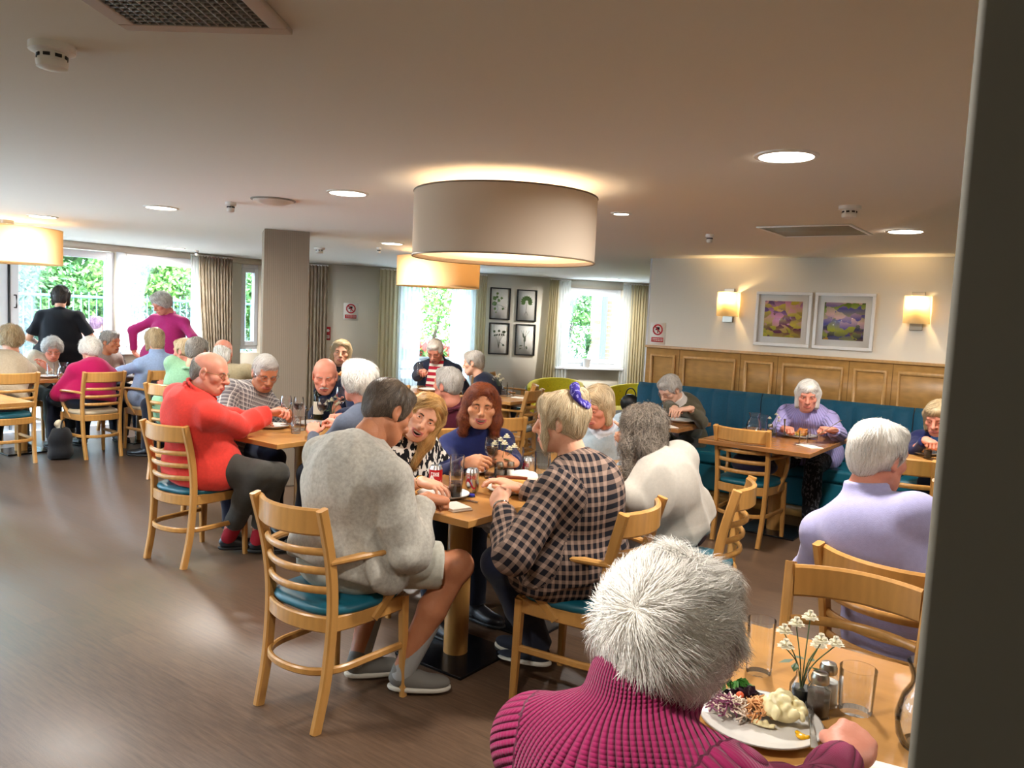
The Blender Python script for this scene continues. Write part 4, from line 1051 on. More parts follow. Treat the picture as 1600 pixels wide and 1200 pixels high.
painting(-2.335, 'white framed garden painting with purple blooms, the left one of the pair', blobs('art_purple', ['#101018', '#6a4a86', '#d78fb0', '#c9b838', '#6a1f58', '#d8c040', '#5f9430'], 17, 3.1))
painting(-1.80, 'white framed garden painting with a yellow path, the right one of the pair', blobs('art_yellow', ['#141410', '#7f9a2f', '#d9b0aa', '#4f4a98', '#b0b030', '#2f2f60', '#e8ae10'], 14, 7.7))
M_leafp = mat('print_green', '#5f8040', .7); M_stemp = mat('print_stem', '#5c6250', .7)
def print_(px, py, plant, lab):
    a, z = on_pic(px, py); c = W0 + WD * a + WN * .003
    o = empty('botanical_print', (c[0], c[1], z), WANG, lab, 'picture', 'black framed botanical prints'); h, w = .255, .172; b = MB()
    for q in ((-w, w, -h, -h + .018), (-w, w, h - .018, h), (-w, -w + .018, -h + .018, h - .018), (w - .018, w, -h + .018, h - .018)): b.bx(q[0], q[1], -.022, 0, q[2], q[3])
    b.build('picture_frame', M_black, o, bevel=.002); b = MB(); b.bx(-w + .017, w - .017, -.006, -.001, -h + .017, h - .017); b.build('paper', M_paper, o)
    rg = random.Random(len(lab)); b = MB(); g = MB()
    def leaf(bb, x, zz, l, wd_, ang):
        P = [(0, 0), (l * .35, wd_), (l * .7, wd_ * .8), (l, 0), (l * .7, -wd_ * .8), (l * .35, -wd_)]; ca, sa = math.cos(ang), math.sin(ang)
        bb.add([(x + p * ca - q * sa, -.0072, zz + p * sa + q * ca) for p, q in P], [(0, 1, 2, 3, 4, 5)])
    def stem(pts): b.tube([(x_, -.0072, z_) for x_, z_ in smooth_path([(p[0], p[1], 0) for p in pts], 14)[:, :2]], .0022, 5)
    if plant == 0:
        stem([(-.06, .14), (-.03, .06), (-.06, -.01), (.02, -.03), (.09, -.09)]); stem([(-.06, -.01), (-.03, -.08), (-.05, -.12)]); stem([(.02, -.03), (.10, -.06)])
        for x_, z_, l in ((-.07, .15, .05), (-.03, .12, .055), (.0, .09, .05), (-.07, .05, .08), (-.05, .01, .09), (.0, .03, .06), (-.08, -.06, .05), (.06, -.06, .045), (-.05, -.13, .03)): leaf(g, x_, z_, l, l * .42, rg.uniform(0, 6.28))
    elif plant == 1:
        stem([(0, .1), (.0, -.02), (-.01, -.12)]); stem([(0, -.1), (.03, -.16)]); stem([(0, -.1), (-.03, -.15)])
        for a_ in np.linspace(-.4, 3.54, 11): leaf(g, .0 + .02 * math.cos(a_), .06 + .02 * math.sin(a_), .085, .028, a_)
    elif plant == 2:
        for q in (-.09, -.05, 0, .05, .09): stem([(0, -.16), (q * .3, -.03), (q, .06 + abs(q) * .3)]); leaf(b, q, .04, .05, .014, 1.2 + q * 8)
        for q in (-.06, .0, .05, .07): leaf(g, q, .10, .05, .022, rg.uniform(0, 3))
        stem([(0, -.06), (.06, -.08), (.10, -.12)]); leaf(b, .06, -.09, .05, .018, -.6)
    else:
        for q in (-.07, -.03, .02, .07): stem([(0, -.15), (-.01, 0), (q, .15)])
        leaf(b, -.01, -.06, .14, .02, 1.5); leaf(b, -.02, .02, .1, .015, 1.8); leaf(b, -.10, -.10, .06, .012, .1); leaf(b, -.10, -.15, .05, .01, .2); leaf(b, .02, -.1, .06, .016, -1.2)
    b.build('stems', M_stemp, o); g.build('leaves', M_leafp if plant < 2 else mat('print_dark_green', '#4c5a3c', .7), o) if g.V else None
    b = MB(); b.bx(-w + .018, w - .018, -.0125, -.0115, -h + .018, h - .018); b.build('glass_pane', M_pane, o)


print_(781, 474.5, 0, 'black framed botanical print with round green leaves, upper left of four'); print_(822.5, 477.5, 1, 'black framed botanical print of one bushy green sprig, upper right of four')
print_(779, 529, 2, 'black framed botanical print of a spreading root plant, lower left of four'); print_(820, 531, 3, 'black framed botanical print of thin grey stems, lower right of four')


def no_sign(loc, yaw, w, h, lab):
    o = empty('notice_sign', loc, yaw, lab, 'sign', 'prohibition notices'); b = MB(); b.bx(-w, w, -.004, 0, -h, h); b.build('paper', M_paper, o)
    b = MB(); r = w * .58; cz = h * .35; b.tube([(r * math.cos(a), -.006, cz + r * math.sin(a)) for a in np.linspace(0, 6.283, 33)[:-1]], w * .09, 6, closed=True); b.tube([(-r * .7, -.006, cz + r * .7), (r * .7, -.006, cz - r * .7)], w * .07, 6); b.build('red_ring', M_red, o, smooth=True)
    b = MB(); b.bx(-w * .16, w * .22, -.0055, -.004, cz + w * .0, cz + w * .3); b.bx(-w * .05, w * .06, -.0055, -.004, cz - w * .4, cz + w * .2); b.bx(-w * .3, w * .02, -.0055, -.004, cz - w * .05, cz + w * .1); b.build('symbol', M_blk, o)
    b = MB(); b.bx(-w * .78, w * .78, -.0055, -.004, -h * .78, -h * .36); b.build('red_band', M_red, o)
    b = MB()
    for i, zz in enumerate((-.5, -.64)):
        x = -w * .62
        while x < w * .55: l = w * (.12 + .10 * ((x * 977) % 1)); b.bx(x, x + l, -.0062, -.0055, h * zz - h * .035, h * zz + h * .035); x += l + w * .06
    b.build('lettering', M_white, o)


no_sign((-3.59, YB, 1.485), 0, .085, .11, 'small red and white prohibition notice above the left end of the panelling')
a, z = on_pic(548, 487); c = W0 + WD * a + WN * .002; no_sign((c[0], c[1], z), WANG, .11, .13, 'small red and white prohibition notice on the slanted wall above the red fire sign')
a, z = on_pic(511, 521); c = W0 + WD * a + WN * .002; o = empty('fire_sign', (c[0], c[1], z), WANG, 'red fire alarm sign on the slanted wall beside the striped curtain', 'sign')
b = MB(); b.bx(-.05, .05, -.006, 0, -.10, .10); b.build('sign_plate', M_red, o); b = MB(); b.lathe([(.0001, 0), (.022, 0)], 16, (.012, -.007, .045), [[1, 0, 0], [0, 0, 1], [0, -1, 0]]); b.bx(-.03, -.015, -.0075, -.006, .02, .07); b.bx(-.036, .036, -.0075, -.006, -.075, -.025); b.build('symbol', M_white, o)
b = MB(); b.bx(-.026, .026, -.009, -.0075, -.062, -.055); b.bx(-.026, .026, -.009, -.0075, -.045, -.038); b.build('lettering', M_red, o)

# ------------------------------------------------------------------ curtains
M_curt = fabric('cream_curtain', '#b9a98f', .9, .22, 500); t = NT(M_curt); M_curts = mat('striped_curtain', '#b8ad9a', .9); t = NT(M_curts); v = t.coords('Object', (1, 1, 1)); n_ = t.noise(t.coords('Object', (60, 60, 2)), 3, 2); t.l(t.ramp(n_, [(.42, lin('#a8987f')), (.58, lin('#ddd3c0'))]), t.b.inputs['Base Color'])
M_sheer = sheer('sheer_voile', '#eef2f0', .50); M_sheerd = sheer('gold_voile', '#ddd3b2', .72)
tl = t.n('ShaderNodeBsdfTranslucent'); t.l(t.b.inputs['Base Color'].links[0].from_socket, tl.inputs[0]); ms_ = t.n('ShaderNodeMixShader'); ms_.inputs[0].default_value = .5; t.l(t.b.outputs[0], ms_.inputs[1]); t.l(tl.outputs[0], ms_.inputs[2]); t.l(ms_.outputs[0], t.out.inputs[0])
def curtain(name, lab, P0, dirv, nrm, w0, w1, z0, z1, folds, m, amp=.03, x1b=None, group='window curtains'):
    """hangs from w0..w1 along dirv; bottom edge may sweep to x1b"""
    nu = folds * 8; nv = 24; V = []; base = np.array([P0[0], P0[1], 0.]); d = np.array([dirv[0], dirv[1], 0.]); n = np.array([nrm[0], nrm[1], 0.])
    for j in range(nv + 1):
        f = j / nv; z = z1 + (z0 - z1) * f; b0 = w0 + ((x1b[0] - w0) * f ** 1.6 if x1b else 0); b1 = w1 + ((x1b[1] - w1) * f ** 1.6 if x1b else 0)
        for i in range(nu + 1):
            q = i / nu; ph = q * folds * 2 * math.pi; a = amp * (.55 + .45 * f) * (math.sin(ph + .5 * math.sin(ph * .37 + 2 * f)) + .25 * math.sin(ph * 2.3 + 3 * f)); V.append(base + d * (b0 + (b1 - b0) * q) + n * (.075 + a) + np.array([0, 0, z]))
    F = np.array([(j * (nu + 1) + i, j * (nu + 1) + i + 1, (j + 1) * (nu + 1) + i + 1, (j + 1) * (nu + 1) + i) for j in range(nv) for i in range(nu)])
    c = base + d * (w0 + w1) / 2 + n * .075; V = np.array(V) - c
    o = empty(name, tuple(c), 0, lab, 'curtain', group); cl = put('curtain_cloth', raw_mesh('curtain_cloth', V, F, True, [m]), o)
    if name == 'curtain' or True: sm = cl.modifiers.new('thick', 'SOLIDIFY'); sm.thickness = .002
    b = MB(); p0 = d * (w0 - (w0 + w1) / 2) + np.array([0, 0, z1 + .0]); p1 = d * (w1 - (w0 + w1) / 2) + np.array([0, 0, z1]); b.tube([p0, p1], .012, 8); b.build('curtain_track', M_white, o, smooth=True)
    return o


curtain('curtain', 'long cream striped curtain drawn back beside the patio window', (XW, 0), (0, 1), (1, 0), 6.18, 6.70, .03, ZC - .03, 11, M_curts, .024, (6.38, 6.72))
curtain('sheer_curtain', 'white sheer curtain edge swept along the patio window beside the cream curtain', (XW - .03, 0), (0, 1), (1, 0), 6.08, 6.24, .03, ZC - .03, 4, M_sheer, .014, (6.34, 6.50))
curtain('curtain', 'narrow grey striped curtain just right of the taupe pillar', W0, WD, WN, .52, .90, .03, ZC - .03, 8, M_curts, .024)
curtain('sheer_curtain', 'white sheer curtain over the left half of the middle window', W0, WD, WN, 1.96, 2.32, .03, ZC - .03, 6, M_sheer, .018)
curtain('curtain', 'gold voile curtain at the left side of the middle window', W0, WD, WN, 1.67, 1.98, .03, ZC - .03, 5, M_sheerd, .022)
curtain('sheer_curtain', 'white sheer curtain over the right half of the middle window', W0, WD, WN, 2.80, 3.22, .03, ZC - .03, 6, M_sheer, .018)
curtain('curtain', 'gold voile curtain between the middle window and the botanical prints', W0, WD, WN, 3.20, 3.37, .03, ZC - .03, 4, M_sheerd, .022)
curtain('curtain', 'gold voile curtain swept left of the right corner window', W0, WD, WN, 4.43, 4.60, .03, ZC - .03, 5, M_sheerd, .026, (4.32, 4.58))
curtain('sheer_curtain', 'white sheer curtain over the left side of the right corner window', W0, WD, WN, 4.57, 4.80, .4, ZC - .03, 5, M_sheer, .016, (4.54, 4.80))
curtain('sheer_curtain', 'white sheer curtain over the right side of the right corner window', W0, WD, WN, 5.75, 5.96, .03, ZC - .03, 4, M_sheer, .016)
curtain('curtain', 'gold voile curtain next to the end of the panelled wall', W0, WD, WN, 5.90, 6.20, .03, ZC - .03, 6, M_sheerd, .024)

# ------------------------------------------------------------------ outside
M_pave = mat('pale_paving', '#cfc8bd', .8); b = MB(); b.bx(-30, XW - T_ - .01, -14, 34, -.2, -.06); b.bx(XW - 1, 12, 13.2, 34, -.2, -.06); tag(b.build('patio_ground', M_pave), kind='structure')
def leaf_mat(name, c1, c2):
    m = mat(name, c1, .55); t = NT(m); t.l(t.ramp(t.attr('rnd').outputs['Fac'], [(0, lin(c2)), (1, lin(c1))]), t.b.inputs['Base Color']); t.b.inputs['Specular IOR Level'].default_value = .3; return m
LM = [leaf_mat('leaf_mid', '#7fae5a', '#2f5a2c'), leaf_mat('leaf_bright', '#a3cf62', '#4a7f38'), leaf_mat('leaf_grey', '#8aa88c', '#35543c'), leaf_mat('leaf_pink', '#d0b0a0', '#5f7a4a')]
def shrub(x, y, rx, ry, h, m, n, lab, size=.055, z=0., cat='shrub'):
    rg = np.random.default_rng(int(abs(x * 100) + abs(y * 10))); o = empty('shrub', (x, y, z - .06), 0, lab, cat, 'shrubs outside the windows')
    n = int(n * 1.7); u = rg.normal(size=(n, 3)); u /= np.linalg.norm(u, axis=1, keepdims=True); u[:, 2] = np.abs(u[:, 2]) * rg.choice([1, 1, 1, -.9], n); rr = rg.uniform(.72, 1.03, n)[:, None]
    lump = 1 + .16 * wobble(u * 3, 1.6, int(abs(x * 7)))[:, None]; P = u * rr * lump * np.array([rx, ry, h / 2]) + np.array([0, 0, h * .52])
    a = rg.normal(size=(n, 3)); a /= np.linalg.norm(a, axis=1, keepdims=True); c = np.cross(a, u + rg.normal(size=(n, 3)) * .5); c /= np.linalg.norm(c, axis=1, keepdims=True) + 1e-9; a = np.cross(c, np.cross(a, c)); s = size * rg.uniform(.6, 1.3, n)[:, None]
    V = np.stack([P - a * s, P + c * s * .5, P + a * s, P - c * s * .5], 1).reshape(-1, 3); F = np.arange(n * 4).reshape(n, 4); me = raw_mesh('foliage', V, F, False, [m]); set_attr(me, 'rnd', np.repeat(rg.uniform(0, 1, n), 4)); put('foliage', me, o)
    b = MB()
    for q in range(5): a_ = q * 1.3; b.tube([(0.05 * math.cos(a_), .05 * math.sin(a_), 0), (rx * .4 * math.cos(a_), ry * .4 * math.sin(a_), h * .6)], [.04, .015], 6)
    b.build('stems', mat('bark_brown', '#5a4838', .8) if 'bark_brown' not in D.materials else D.materials['bark_brown'], o); return o


shrub(-15.2, 3.4, .95, 1.5, 2.6, LM[3], 5200, 'tall shrub with pinkish tips behind the railings, left through the patio door'); shrub(-15.0, 6.0, 1.0, 1.4, 2.3, LM[0], 5200, 'mid green shrub behind the railings seen through the patio door')
shrub(-14.9, 8.4, 1.0, 1.5, 2.9, LM[1], 5600, 'bright green shrub behind the railings seen through the fixed patio window'); shrub(-14.6, 11.2, 1.0, 1.5, 2.7, LM[0], 5200, 'green shrub behind the railings seen beside the cream curtain')
shrub(-14.0, 4.6, .36, 1.8, 1.55, LM[2], 4600, 'low silvery hedge along the railings outside the patio door', .06); shrub(-14.0, 8.2, .36, 1.8, 1.5, LM[2], 4600, 'low silvery hedge along the railings outside the fixed patio window', .06); shrub(-15.4, .6, 1.0, 1.5, 2.5, LM[0], 3600, 'green shrub beyond the left end of the patio railings')
shrub(-17.5, 5.5, 1.6, 5.5, 4.6, LM[0], 6500, 'tall dark hedge far behind the patio railings', .16); shrub(-16.0, 13.0, 1.6, 2.6, 4.0, LM[1], 5000, 'tall hedge at the far corner of the garden', .14)
o = empty('metal_fence', (-13.45, 5.5, -.06), 0, 'pale blue metal railings in front of the shrubs on the patio', 'fence'); M_rail = mat('blue_grey_metal', '#6f9aa8', .5)
for z in (.18, 1.62): b = MB(); b.bx(-.02, .02, -6.5, 6.5, z, z + .045); b.build('rail', M_rail, o)
for y in np.arange(-6.5, 6.6, 2.6): b = MB(); b.bx(-.04, .04, y - .04, y + .04, 0, 1.8); b.build('post', M_rail, o)
b = MB()
for y in np.arange(-6.4, 6.45, .125): b.bx(-.007, .007, y - .007, y + .007, .05, 1.72)
tag(b.build('bars', M_rail, o), kind='stuff')
# garden behind the slanted wall
GX = lambda a, d: W0 + WD * a - WN * d
for a, d, rx, h, m, lab in ((1.2, 5.0, 1.2, 2.9, LM[0], 'green shrub outside the left part of the middle window'), (3.4, 5.2, 1.3, 3.1, LM[1], 'bright green shrub outside the middle window'), (5.2, 3.4, .75, 2.3, LM[1], 'yellow green shrub outside the right corner window'), (6.4, 4.6, 1.1, 2.9, LM[0], 'dark green shrub outside the right corner window')):
    p = GX(a, d); shrub(p[0], p[1], rx, rx, h, m, 4200, lab)
p = GX(3.0, 2.2); o = empty('raised_bed', (p[0], p[1], -.06), WANG, 'white timber raised bed of red flowers outside the middle window', 'flower bed')
for i in range(4): b = MB(); b.bx(-1.2, 1.2, -.3, .3, .02 + .2 * i, .19 + .2 * i); b.build('plank', M_pvc, o, bevel=.01)
rg = np.random.default_rng(4); n = 420; P = np.stack([rg.uniform(-1.15, 1.15, n), rg.uniform(-.3, .3, n), rg.uniform(.8, 1.08, n)], 1); a = rg.normal(size=(n, 3)) * .045; c = rg.normal(size=(n, 3)) * .045; V = np.stack([P - a, P - c, P + a, P + c], 1).reshape(-1, 3)
tag(put('red_flowers', raw_mesh('red_flowers', V, np.arange(n * 4).reshape(n, 4), False, [mat('petal_red', '#d0392c', .6)]), o), kind='stuff')
n = 600; P = np.stack([rg.uniform(-1.15, 1.15, n), rg.uniform(-.3, .3, n), rg.uniform(.78, 1.0, n)], 1); a = rg.normal(size=(n, 3)) * .05; c = rg.normal(size=(n, 3)) * .03; V = np.stack([P - a, P - c, P + a, P + c], 1).reshape(-1, 3)
me = raw_mesh('foliage', V, np.arange(n * 4).reshape(n, 4), False, [LM[0]]); set_attr(me, 'rnd', np.repeat(rg.uniform(0, 1, n), 4)); tag(put('foliage', me, o), kind='stuff')
M_brick = mat('buff_brick', '#cdb79a', .85); t = NT(M_brick); br = t.n('ShaderNodeTexBrick', Scale=1.0); xyz = t.n('ShaderNodeSeparateXYZ'); t.l(t.coords('Object'), xyz.inputs[0]); cb = t.n('ShaderNodeCombineXYZ'); t.l(xyz.outputs[0], cb.inputs[0]); t.l(xyz.outputs[2], cb.inputs[1]); t.l(cb.outputs[0], br.inputs['Vector'])
for k, v in (('Brick Width', .23), ('Row Height', .078), ('Mortar Size', .006)): br.inputs[k].default_value = v
br.inputs['Color1'].default_value = lin('#a58a68'); br.inputs['Color2'].default_value = lin('#86694a'); br.inputs['Mortar'].default_value = lin('#c9c0b0'); t.l(br.outputs[0], t.b.inputs['Base Color'])
p0 = at_depth(925, 500, 15.3)[:2]; bd = CR[:2] / np.linalg.norm(CR[:2]); bn = np.array([-bd[1], bd[0]])
c = p0 + bd * 1.3 + bn * .15; b = MB(); b.box((0, 0, 1.5), (2.6, .3, 3.0)); o = b.build('brick_wall', M_brick, None, loc=(c[0], c[1], -.06)); o.rotation_euler = (0, 0, math.atan2(bd[1], bd[0]))
tag(o, 'pale buff brick wall of the neighbouring wing outside the corner window', 'brick wall')
p1 = p0 + bd * .22 - bn * .09; b = MB(); b.tube([(p1[0], p1[1], -.06), (p1[0], p1[1], 2.94)], .055, 14); o = b.build('drainpipe', mat('pipe_blue', '#5673a8', .4), smooth=True); tag(o, 'blue drainpipe running up the brick wall outside the corner window', 'drainpipe')

# ------------------------------------------------------------------ chairs
M_seat = dict(teal=M_teal, beige=mat('beige_vinyl', '#b9ab92', .45), grey=mat('grey_vinyl', '#8f9492', .45))
def bow(x, y0, b_, n=14): return [(x * q, y0 - b_ * (1 - q * q)) for q in np.linspace(-1, 1, n)]


def chair_meshes():
    m = {}
    def leg_path(s): return smooth_path([(s * .172, -.245, 0), (s * .178, -.205, .2), (s * .184, -.188, .45), (s * .190, -.208, .65), (s * .197, -.262, .865)], 20)
    for s, nm in ((-1, 'bl'), (1, 'br')):
        b = MB(); b.sweep(leg_path(s), rect(.030, .042, .006), up=(0, -1, 0)); m[nm] = ('back_leg', b.mesh('back_leg', M_beech))
        b = MB(); b.sweep([(s * .207, .188, 0), (s * .203, .182, .25), (s * .200, .178, .435)], [rect(.026, .028, .005), rect(.034, .034, .006), rect(.038, .036, .006)], up=(0, 1, 0)); m[nm.replace('b', 'f', 1)] = ('front_leg', b.mesh('front_leg', M_beech))
        b = MB(); P = smooth_path([(s * .193, -.215, .655), (s * .225, -.10, .662), (s * .240, .04, .660), (s * .232, .165, .652)], 14); b.sweep(P, [rect(.030 + .020 * min(1, i / 8), .022, .007) for i in range(len(P))]); m['arm' + nm] = ('armrest', b.mesh('armrest', M_beech))
        b = MB(); P = smooth_path([(s * .230, .125, .645), (s * .229, .130, .58), (s * .222, .105, .50), (s * .207, .045, .43), (s * .202, .005, .385)], 16); b.sweep(P, rect(.028, .042, .007), up=(0, 1, 0)); m['sup' + nm] = ('arm_support', b.mesh('arm_support', M_beech))
    b = MB(); P = [(x, y, .812) for x, y in bow(.182, -.243, .058)]; b.sweep(P, rect(.022, .102, .008)); m['rail'] = ('top_rail', b.mesh('top_rail', M_beech))
    for i, (z, y) in enumerate(((.694, -.216), (.618, -.202), (.542, -.194))):
        b = MB(); b.sweep([(x, yy, z) for x, yy in bow(.180, y, .062)], oval(.021, .030, 10)); m['s%d' % i] = ('slat', b.mesh('slat', M_beech))
    ring = [(x, y) for x, y in bow(.180, -.192, .045)] + [(.196, -.10), (.203, .05), (.200, .165), (.185, .195), (0, .205), (-.185, .195), (-.200, .165), (-.203, .05), (-.196, -.10)]
    b = MB(); b.sweep([(x, y, .408) for x, y in ring], rect(.020, .062, .005), closed=True); m['frame'] = ('seat_frame', b.mesh('seat_frame', M_beech))
    P = smooth_path([(.203, .182, .225), (.196, .0, .225), (.185, -.15, .225), (.12, -.235, .225), (0, -.262, .225), (-.12, -.235, .225), (-.185, -.15, .225), (-.196, .0, .225), (-.203, .182, .225)], 32)
    b = MB(); b.sweep(P, rect(.020, .030, .006)); m['str'] = ('stretcher', b.mesh('stretcher', M_beech))
    b = MB(); n = 40; rings = []
    for z, k in ((.428, .90), (.436, .99), (.450, 1.03), (.466, 1.0), (.476, .90), (.481, .65), (.482, .3)):
        for i in range(n):
            a = 2 * math.pi * i / n; ca, sa = math.cos(a), math.sin(a); sx = math.copysign(abs(ca) ** .55, ca) * .213 * k * (1 - .07 * (sa < 0) * abs(sa)); sy = math.copysign(abs(sa) ** .6, sa) * .212 * k - .003; rings.append((sx, sy, z))
    F = [(r_ * n + i, r_ * n + (i + 1) % n, (r_ + 1) * n + (i + 1) % n, (r_ + 1) * n + i) for r_ in range(6) for i in range(n)] + [tuple(range(6 * n, 7 * n)), tuple(range(n))[::-1]]
    b.add(rings, F)
    for k, mt in M_seat.items(): m['seat' + k] = ('seat', b.mesh('seat', mt))
    for k, (nm, me) in m.items():
        if 'seat' not in k or k == 'frame': me.set_sharp_from_angle(angle=rad(38))
    return m


CM = chair_meshes(); PROTO = {}
def chair(x, y, yaw, lab, arms=True, seat='teal', group='ladderback dining chairs'):
    key = (arms, seat)
    if key not in PROTO:
        o = empty('dining_chair', (0, 0, 0)); PROTO[key] = o
        for k in ['bl', 'br', 'fl', 'fr', 'rail', 's0', 's1', 's2', 'frame', 'str', 'seat' + seat] + (['armbl', 'armbr', 'supbl', 'supbr'] if arms else []): put(CM[k][0], CM[k][1], o)
    else: o = copy_tree(PROTO[key])
    o.location = (x, y, 0); o.rotation_euler = (0, 0, rad(yaw - 90)); tag(o, lab, 'chair', group); return o


# ------------------------------------------------------------------ tables
M_base = mat('black_base_plate', '#16171b', .22, .3)
def table(x0, x1, y0, y1, lab, m=M_top, col=None, zt=.75, plate=.40, legs=False, col2=None):
    cx, cy = ((x0 + x1) / 2, (y0 + y1) / 2); o = empty('dining_table', (cx, cy, 0), 0, lab, 'table', 'pedestal dining tables'); px, py = (col[0] - cx, col[1] - cy) if col else (0, 0)
    b = MB(); b.bx(x0 - cx, x1 - cx, y0 - cy, y1 - cy, zt - .032, zt); b.build('tabletop', m, o, bevel=.004)
    if legs:
        for sx in (-1, 1):
            for sy in (-1, 1): b = MB(); b.box((sx * ((x1 - x0) / 2 - .04), sy * ((y1 - y0) / 2 - .04), (zt - .032) / 2), (.06, .06, zt - .032)); b.build('leg', m, o, bevel=.004)
        return o
    for px, py in [(px, py)] + ([(col2[0] - cx, col2[1] - cy)] if col2 else []):
        b = MB(); b.lathe([(.0575, .014), (.0575, zt - .06)], 32, (px, py, 0)); b.build('column', M_beech, o, smooth=True)
        b = MB(); b.bx(px - .16, px + .16, py - .16, py + .16, zt - .062, zt - .032); b.build('top_bracket', M_beech, o, bevel=.003)
        b = MB(); b.bx(px - plate / 2, px + plate / 2, py - plate / 2, py + plate / 2, 0, .014); b.build('base_plate', M_base, o, bevel=.003)
    return o


table(-2.70, -2.005, 2.49, 3.66, 'long wooden table in the middle crowded with cans and glasses', col=(-2.30, 2.80), col2=(-2.30, 3.36))
table(-2.32, -1.86, 3.90, 4.40, 'wooden table half hidden behind the woman in the checked shirt')
table(-4.72, -3.96, 3.03, 4.05, 'wooden table with the wine bottle beside the man in red')
table(-2.31, -1.50, 5.55, 6.62, 'dark wooden table before the bench woman in the lilac jumper', M_topd, (-1.92, 6.24), .75, .44)
table(-3.42, -2.63, 5.90, 6.58, 'wooden table before the bench woman in the grey cardigan', M_topd)
table(-1.02, -.10, 5.62, 6.48, 'wooden table at the right end of the bench beside the dark wall', M_top)
table(-.845, .22, 1.50, 2.215, 'light wooden table in the foreground with a salad plate', M_top, zt=.75)
table(-7.55, -6.68, 2.05, 2.80, 'bare wooden table cut off by the left edge', M_top)
table(-9.00, -8.34, 2.95, 4.05, 'wooden table by the patio door in front of the woman in crimson', M_topd)
table(-8.92, -8.25, 4.28, 5.15, 'wooden table by the patio window in front of the woman in pale blue', M_topd)
p = at_z(790, 621, .75); table(p[0] - .42, p[0] + .30, p[1] - .32, p[1] + .36, 'wooden table with bottles in front of the yellow armchairs', M_top)
p = at_depth(668, 590, 8.55); table(p[0] - .40, p[0] + .34, p[1] - .36, p[1] + .32, 'dark table in front of the man in the striped jumper', M_topd, zt=.76)

# ------------------------------------------------------------------ yellow tub armchairs
M_lime = fabric('lime_velvet', '#dccb2c', .7, .15); M_tweed = fabric('grey_tweed', '#77736e', .95, .3, 300)
def tub(x, y, yaw, lab):
    o = empty('tub_armchair', (x, y, 0), yaw - 90, lab, 'armchair', 'yellow tub armchairs')
    def shell(r0, r1, za, zb, mt, nm, lean=.0):
        V = []; n = 30; b = MB()
        for i in range(n + 1):
            a = rad(-205 + 230 * i / n); d = (math.cos(a), math.sin(a) * .92); f = math.sin(math.pi * i / n); zt = zb - .13 * (1 - f ** .8)
            for r_, z in ((r0, za), (r0 + lean, zt - .01), (r0 + lean + .02, zt), (r1 + lean - .01, zt), (r1 + lean, zt - .015), (r1, za)): V.append((d[0] * r_, d[1] * r_, z))
        F = [(i * 6 + k, (i + 1) * 6 + k, (i + 1) * 6 + (k + 1) % 6, i * 6 + (k + 1) % 6) for i in range(n) for k in range(6)] + [tuple(range(6))[::-1], tuple(n * 6 + k for k in range(6))]
        b.add(V, F); b.build(nm, mt, o, smooth=True, sharp=60)
    shell(.335, .37, .14, .72, M_tweed, 'outer_shell', .05); shell(.27, .335, .28, .755, M_lime, 'inner_back', .055)
    soft('seat_cushion', [E_((0, .02, .36), (.31, .31, .10), k=.02), P_((0, 0, .30), (0, 0, -1), k=.01)], .02, M_lime, o)
    for i in range(7):
        a = rad(-185 + 190 * i / 6)
        for z in (.52, .63): b = MB(); r_ = .29 if z < .6 else .305; b.lathe([(.0001, .006), (.010, .003), (.0001, -.004)], 10, (math.cos(a) * r_, math.sin(a) * .92 * r_, z)); b.build('button', mat('button_olive', '#6d7010', .6) if 'button_olive' not in D.materials else D.materials['button_olive'], o, smooth=True)
    for sx in (-1, 1):
        for sy in (-1, 1): b = MB(); b.tube([(sx * .2, sy * .18, .16), (sx * .24, sy * .22, 0)], [.02, .013], 10); b.build('leg', M_black, o, smooth=True)


p = at_depth(868, 600, 10.9); tub(p[0], p[1], -70, 'yellow buttoned tub armchair under the corner window, the left one')
p = at_depth(980, 602, 10.6); tub(p[0], p[1], -110, 'yellow buttoned tub armchair beside the end of the bench')
p = at_depth(985, 625, 9.6); o = empty('side_table', (p[0], p[1], 0), 0, 'round wicker side table holding a black bag by the yellow armchair', 'side table'); b = MB(); b.lathe([(.0001, 0), (.22, 0), (.23, .46), (.25, .47), (.25, .49), (.0001, .49)], 32); b.build('wicker_drum', M_tweed, o, smooth=True)
o = empty('handbag', (p[0], p[1], .49), 0, 'black handbag standing on the wicker side table', 'bag'); soft('bag_body', [E_((0, 0, .11), (.13, .07, .12), k=.02), P_((0, 0, .004), (0, 0, -1), k=.01)], .012, M_black, o); b = MB(); b.tube([(.07 * math.cos(a), 0, .20 + .10 * math.sin(a)) for a in np.linspace(0, math.pi, 13)], .008, 8); b.build('handle', M_black, o, smooth=True)
# plant on the sill of the corner window
a, z = on_pic(914, 575); c = W0 + WD * a + WN * .055; o = empty('potted_fern', (c[0], c[1], .7955), 0, 'feathery green plant in a white pot on the corner window sill', 'plant')
b = MB(); b.lathe([(.0001, 0), (.05, 0), (.07, .13), (.075, .14), (.066, .14), (.0001, .12)], 24); b.build('pot', M_white, o, smooth=True)
b = MB(); rg = random.Random(3)
for i in range(26):
    a_ = rg.uniform(0, 6.28); r_ = rg.uniform(.03, .075); h_ = rg.uniform(.24, .44); P = smooth_path([(0, 0, .12), (.3 * r_ * math.cos(a_), .3 * r_ * math.sin(a_), .12 + h_ * .7), (r_ * math.cos(a_), r_ * math.sin(a_), .12 + h_)], 8); b.tube(P, .003, 5)
    for q in range(3, len(P)):
        for s in (-1, 1): d_ = np.array([-math.sin(a_), math.cos(a_), .3]) * s * .022; b.add([P[q], P[q] + d_ * .6 + [0, 0, .01], P[q] + d_ * 1.6, P[q] + d_ * .6 - [0, 0, .012]], [(0, 1, 2, 3)])
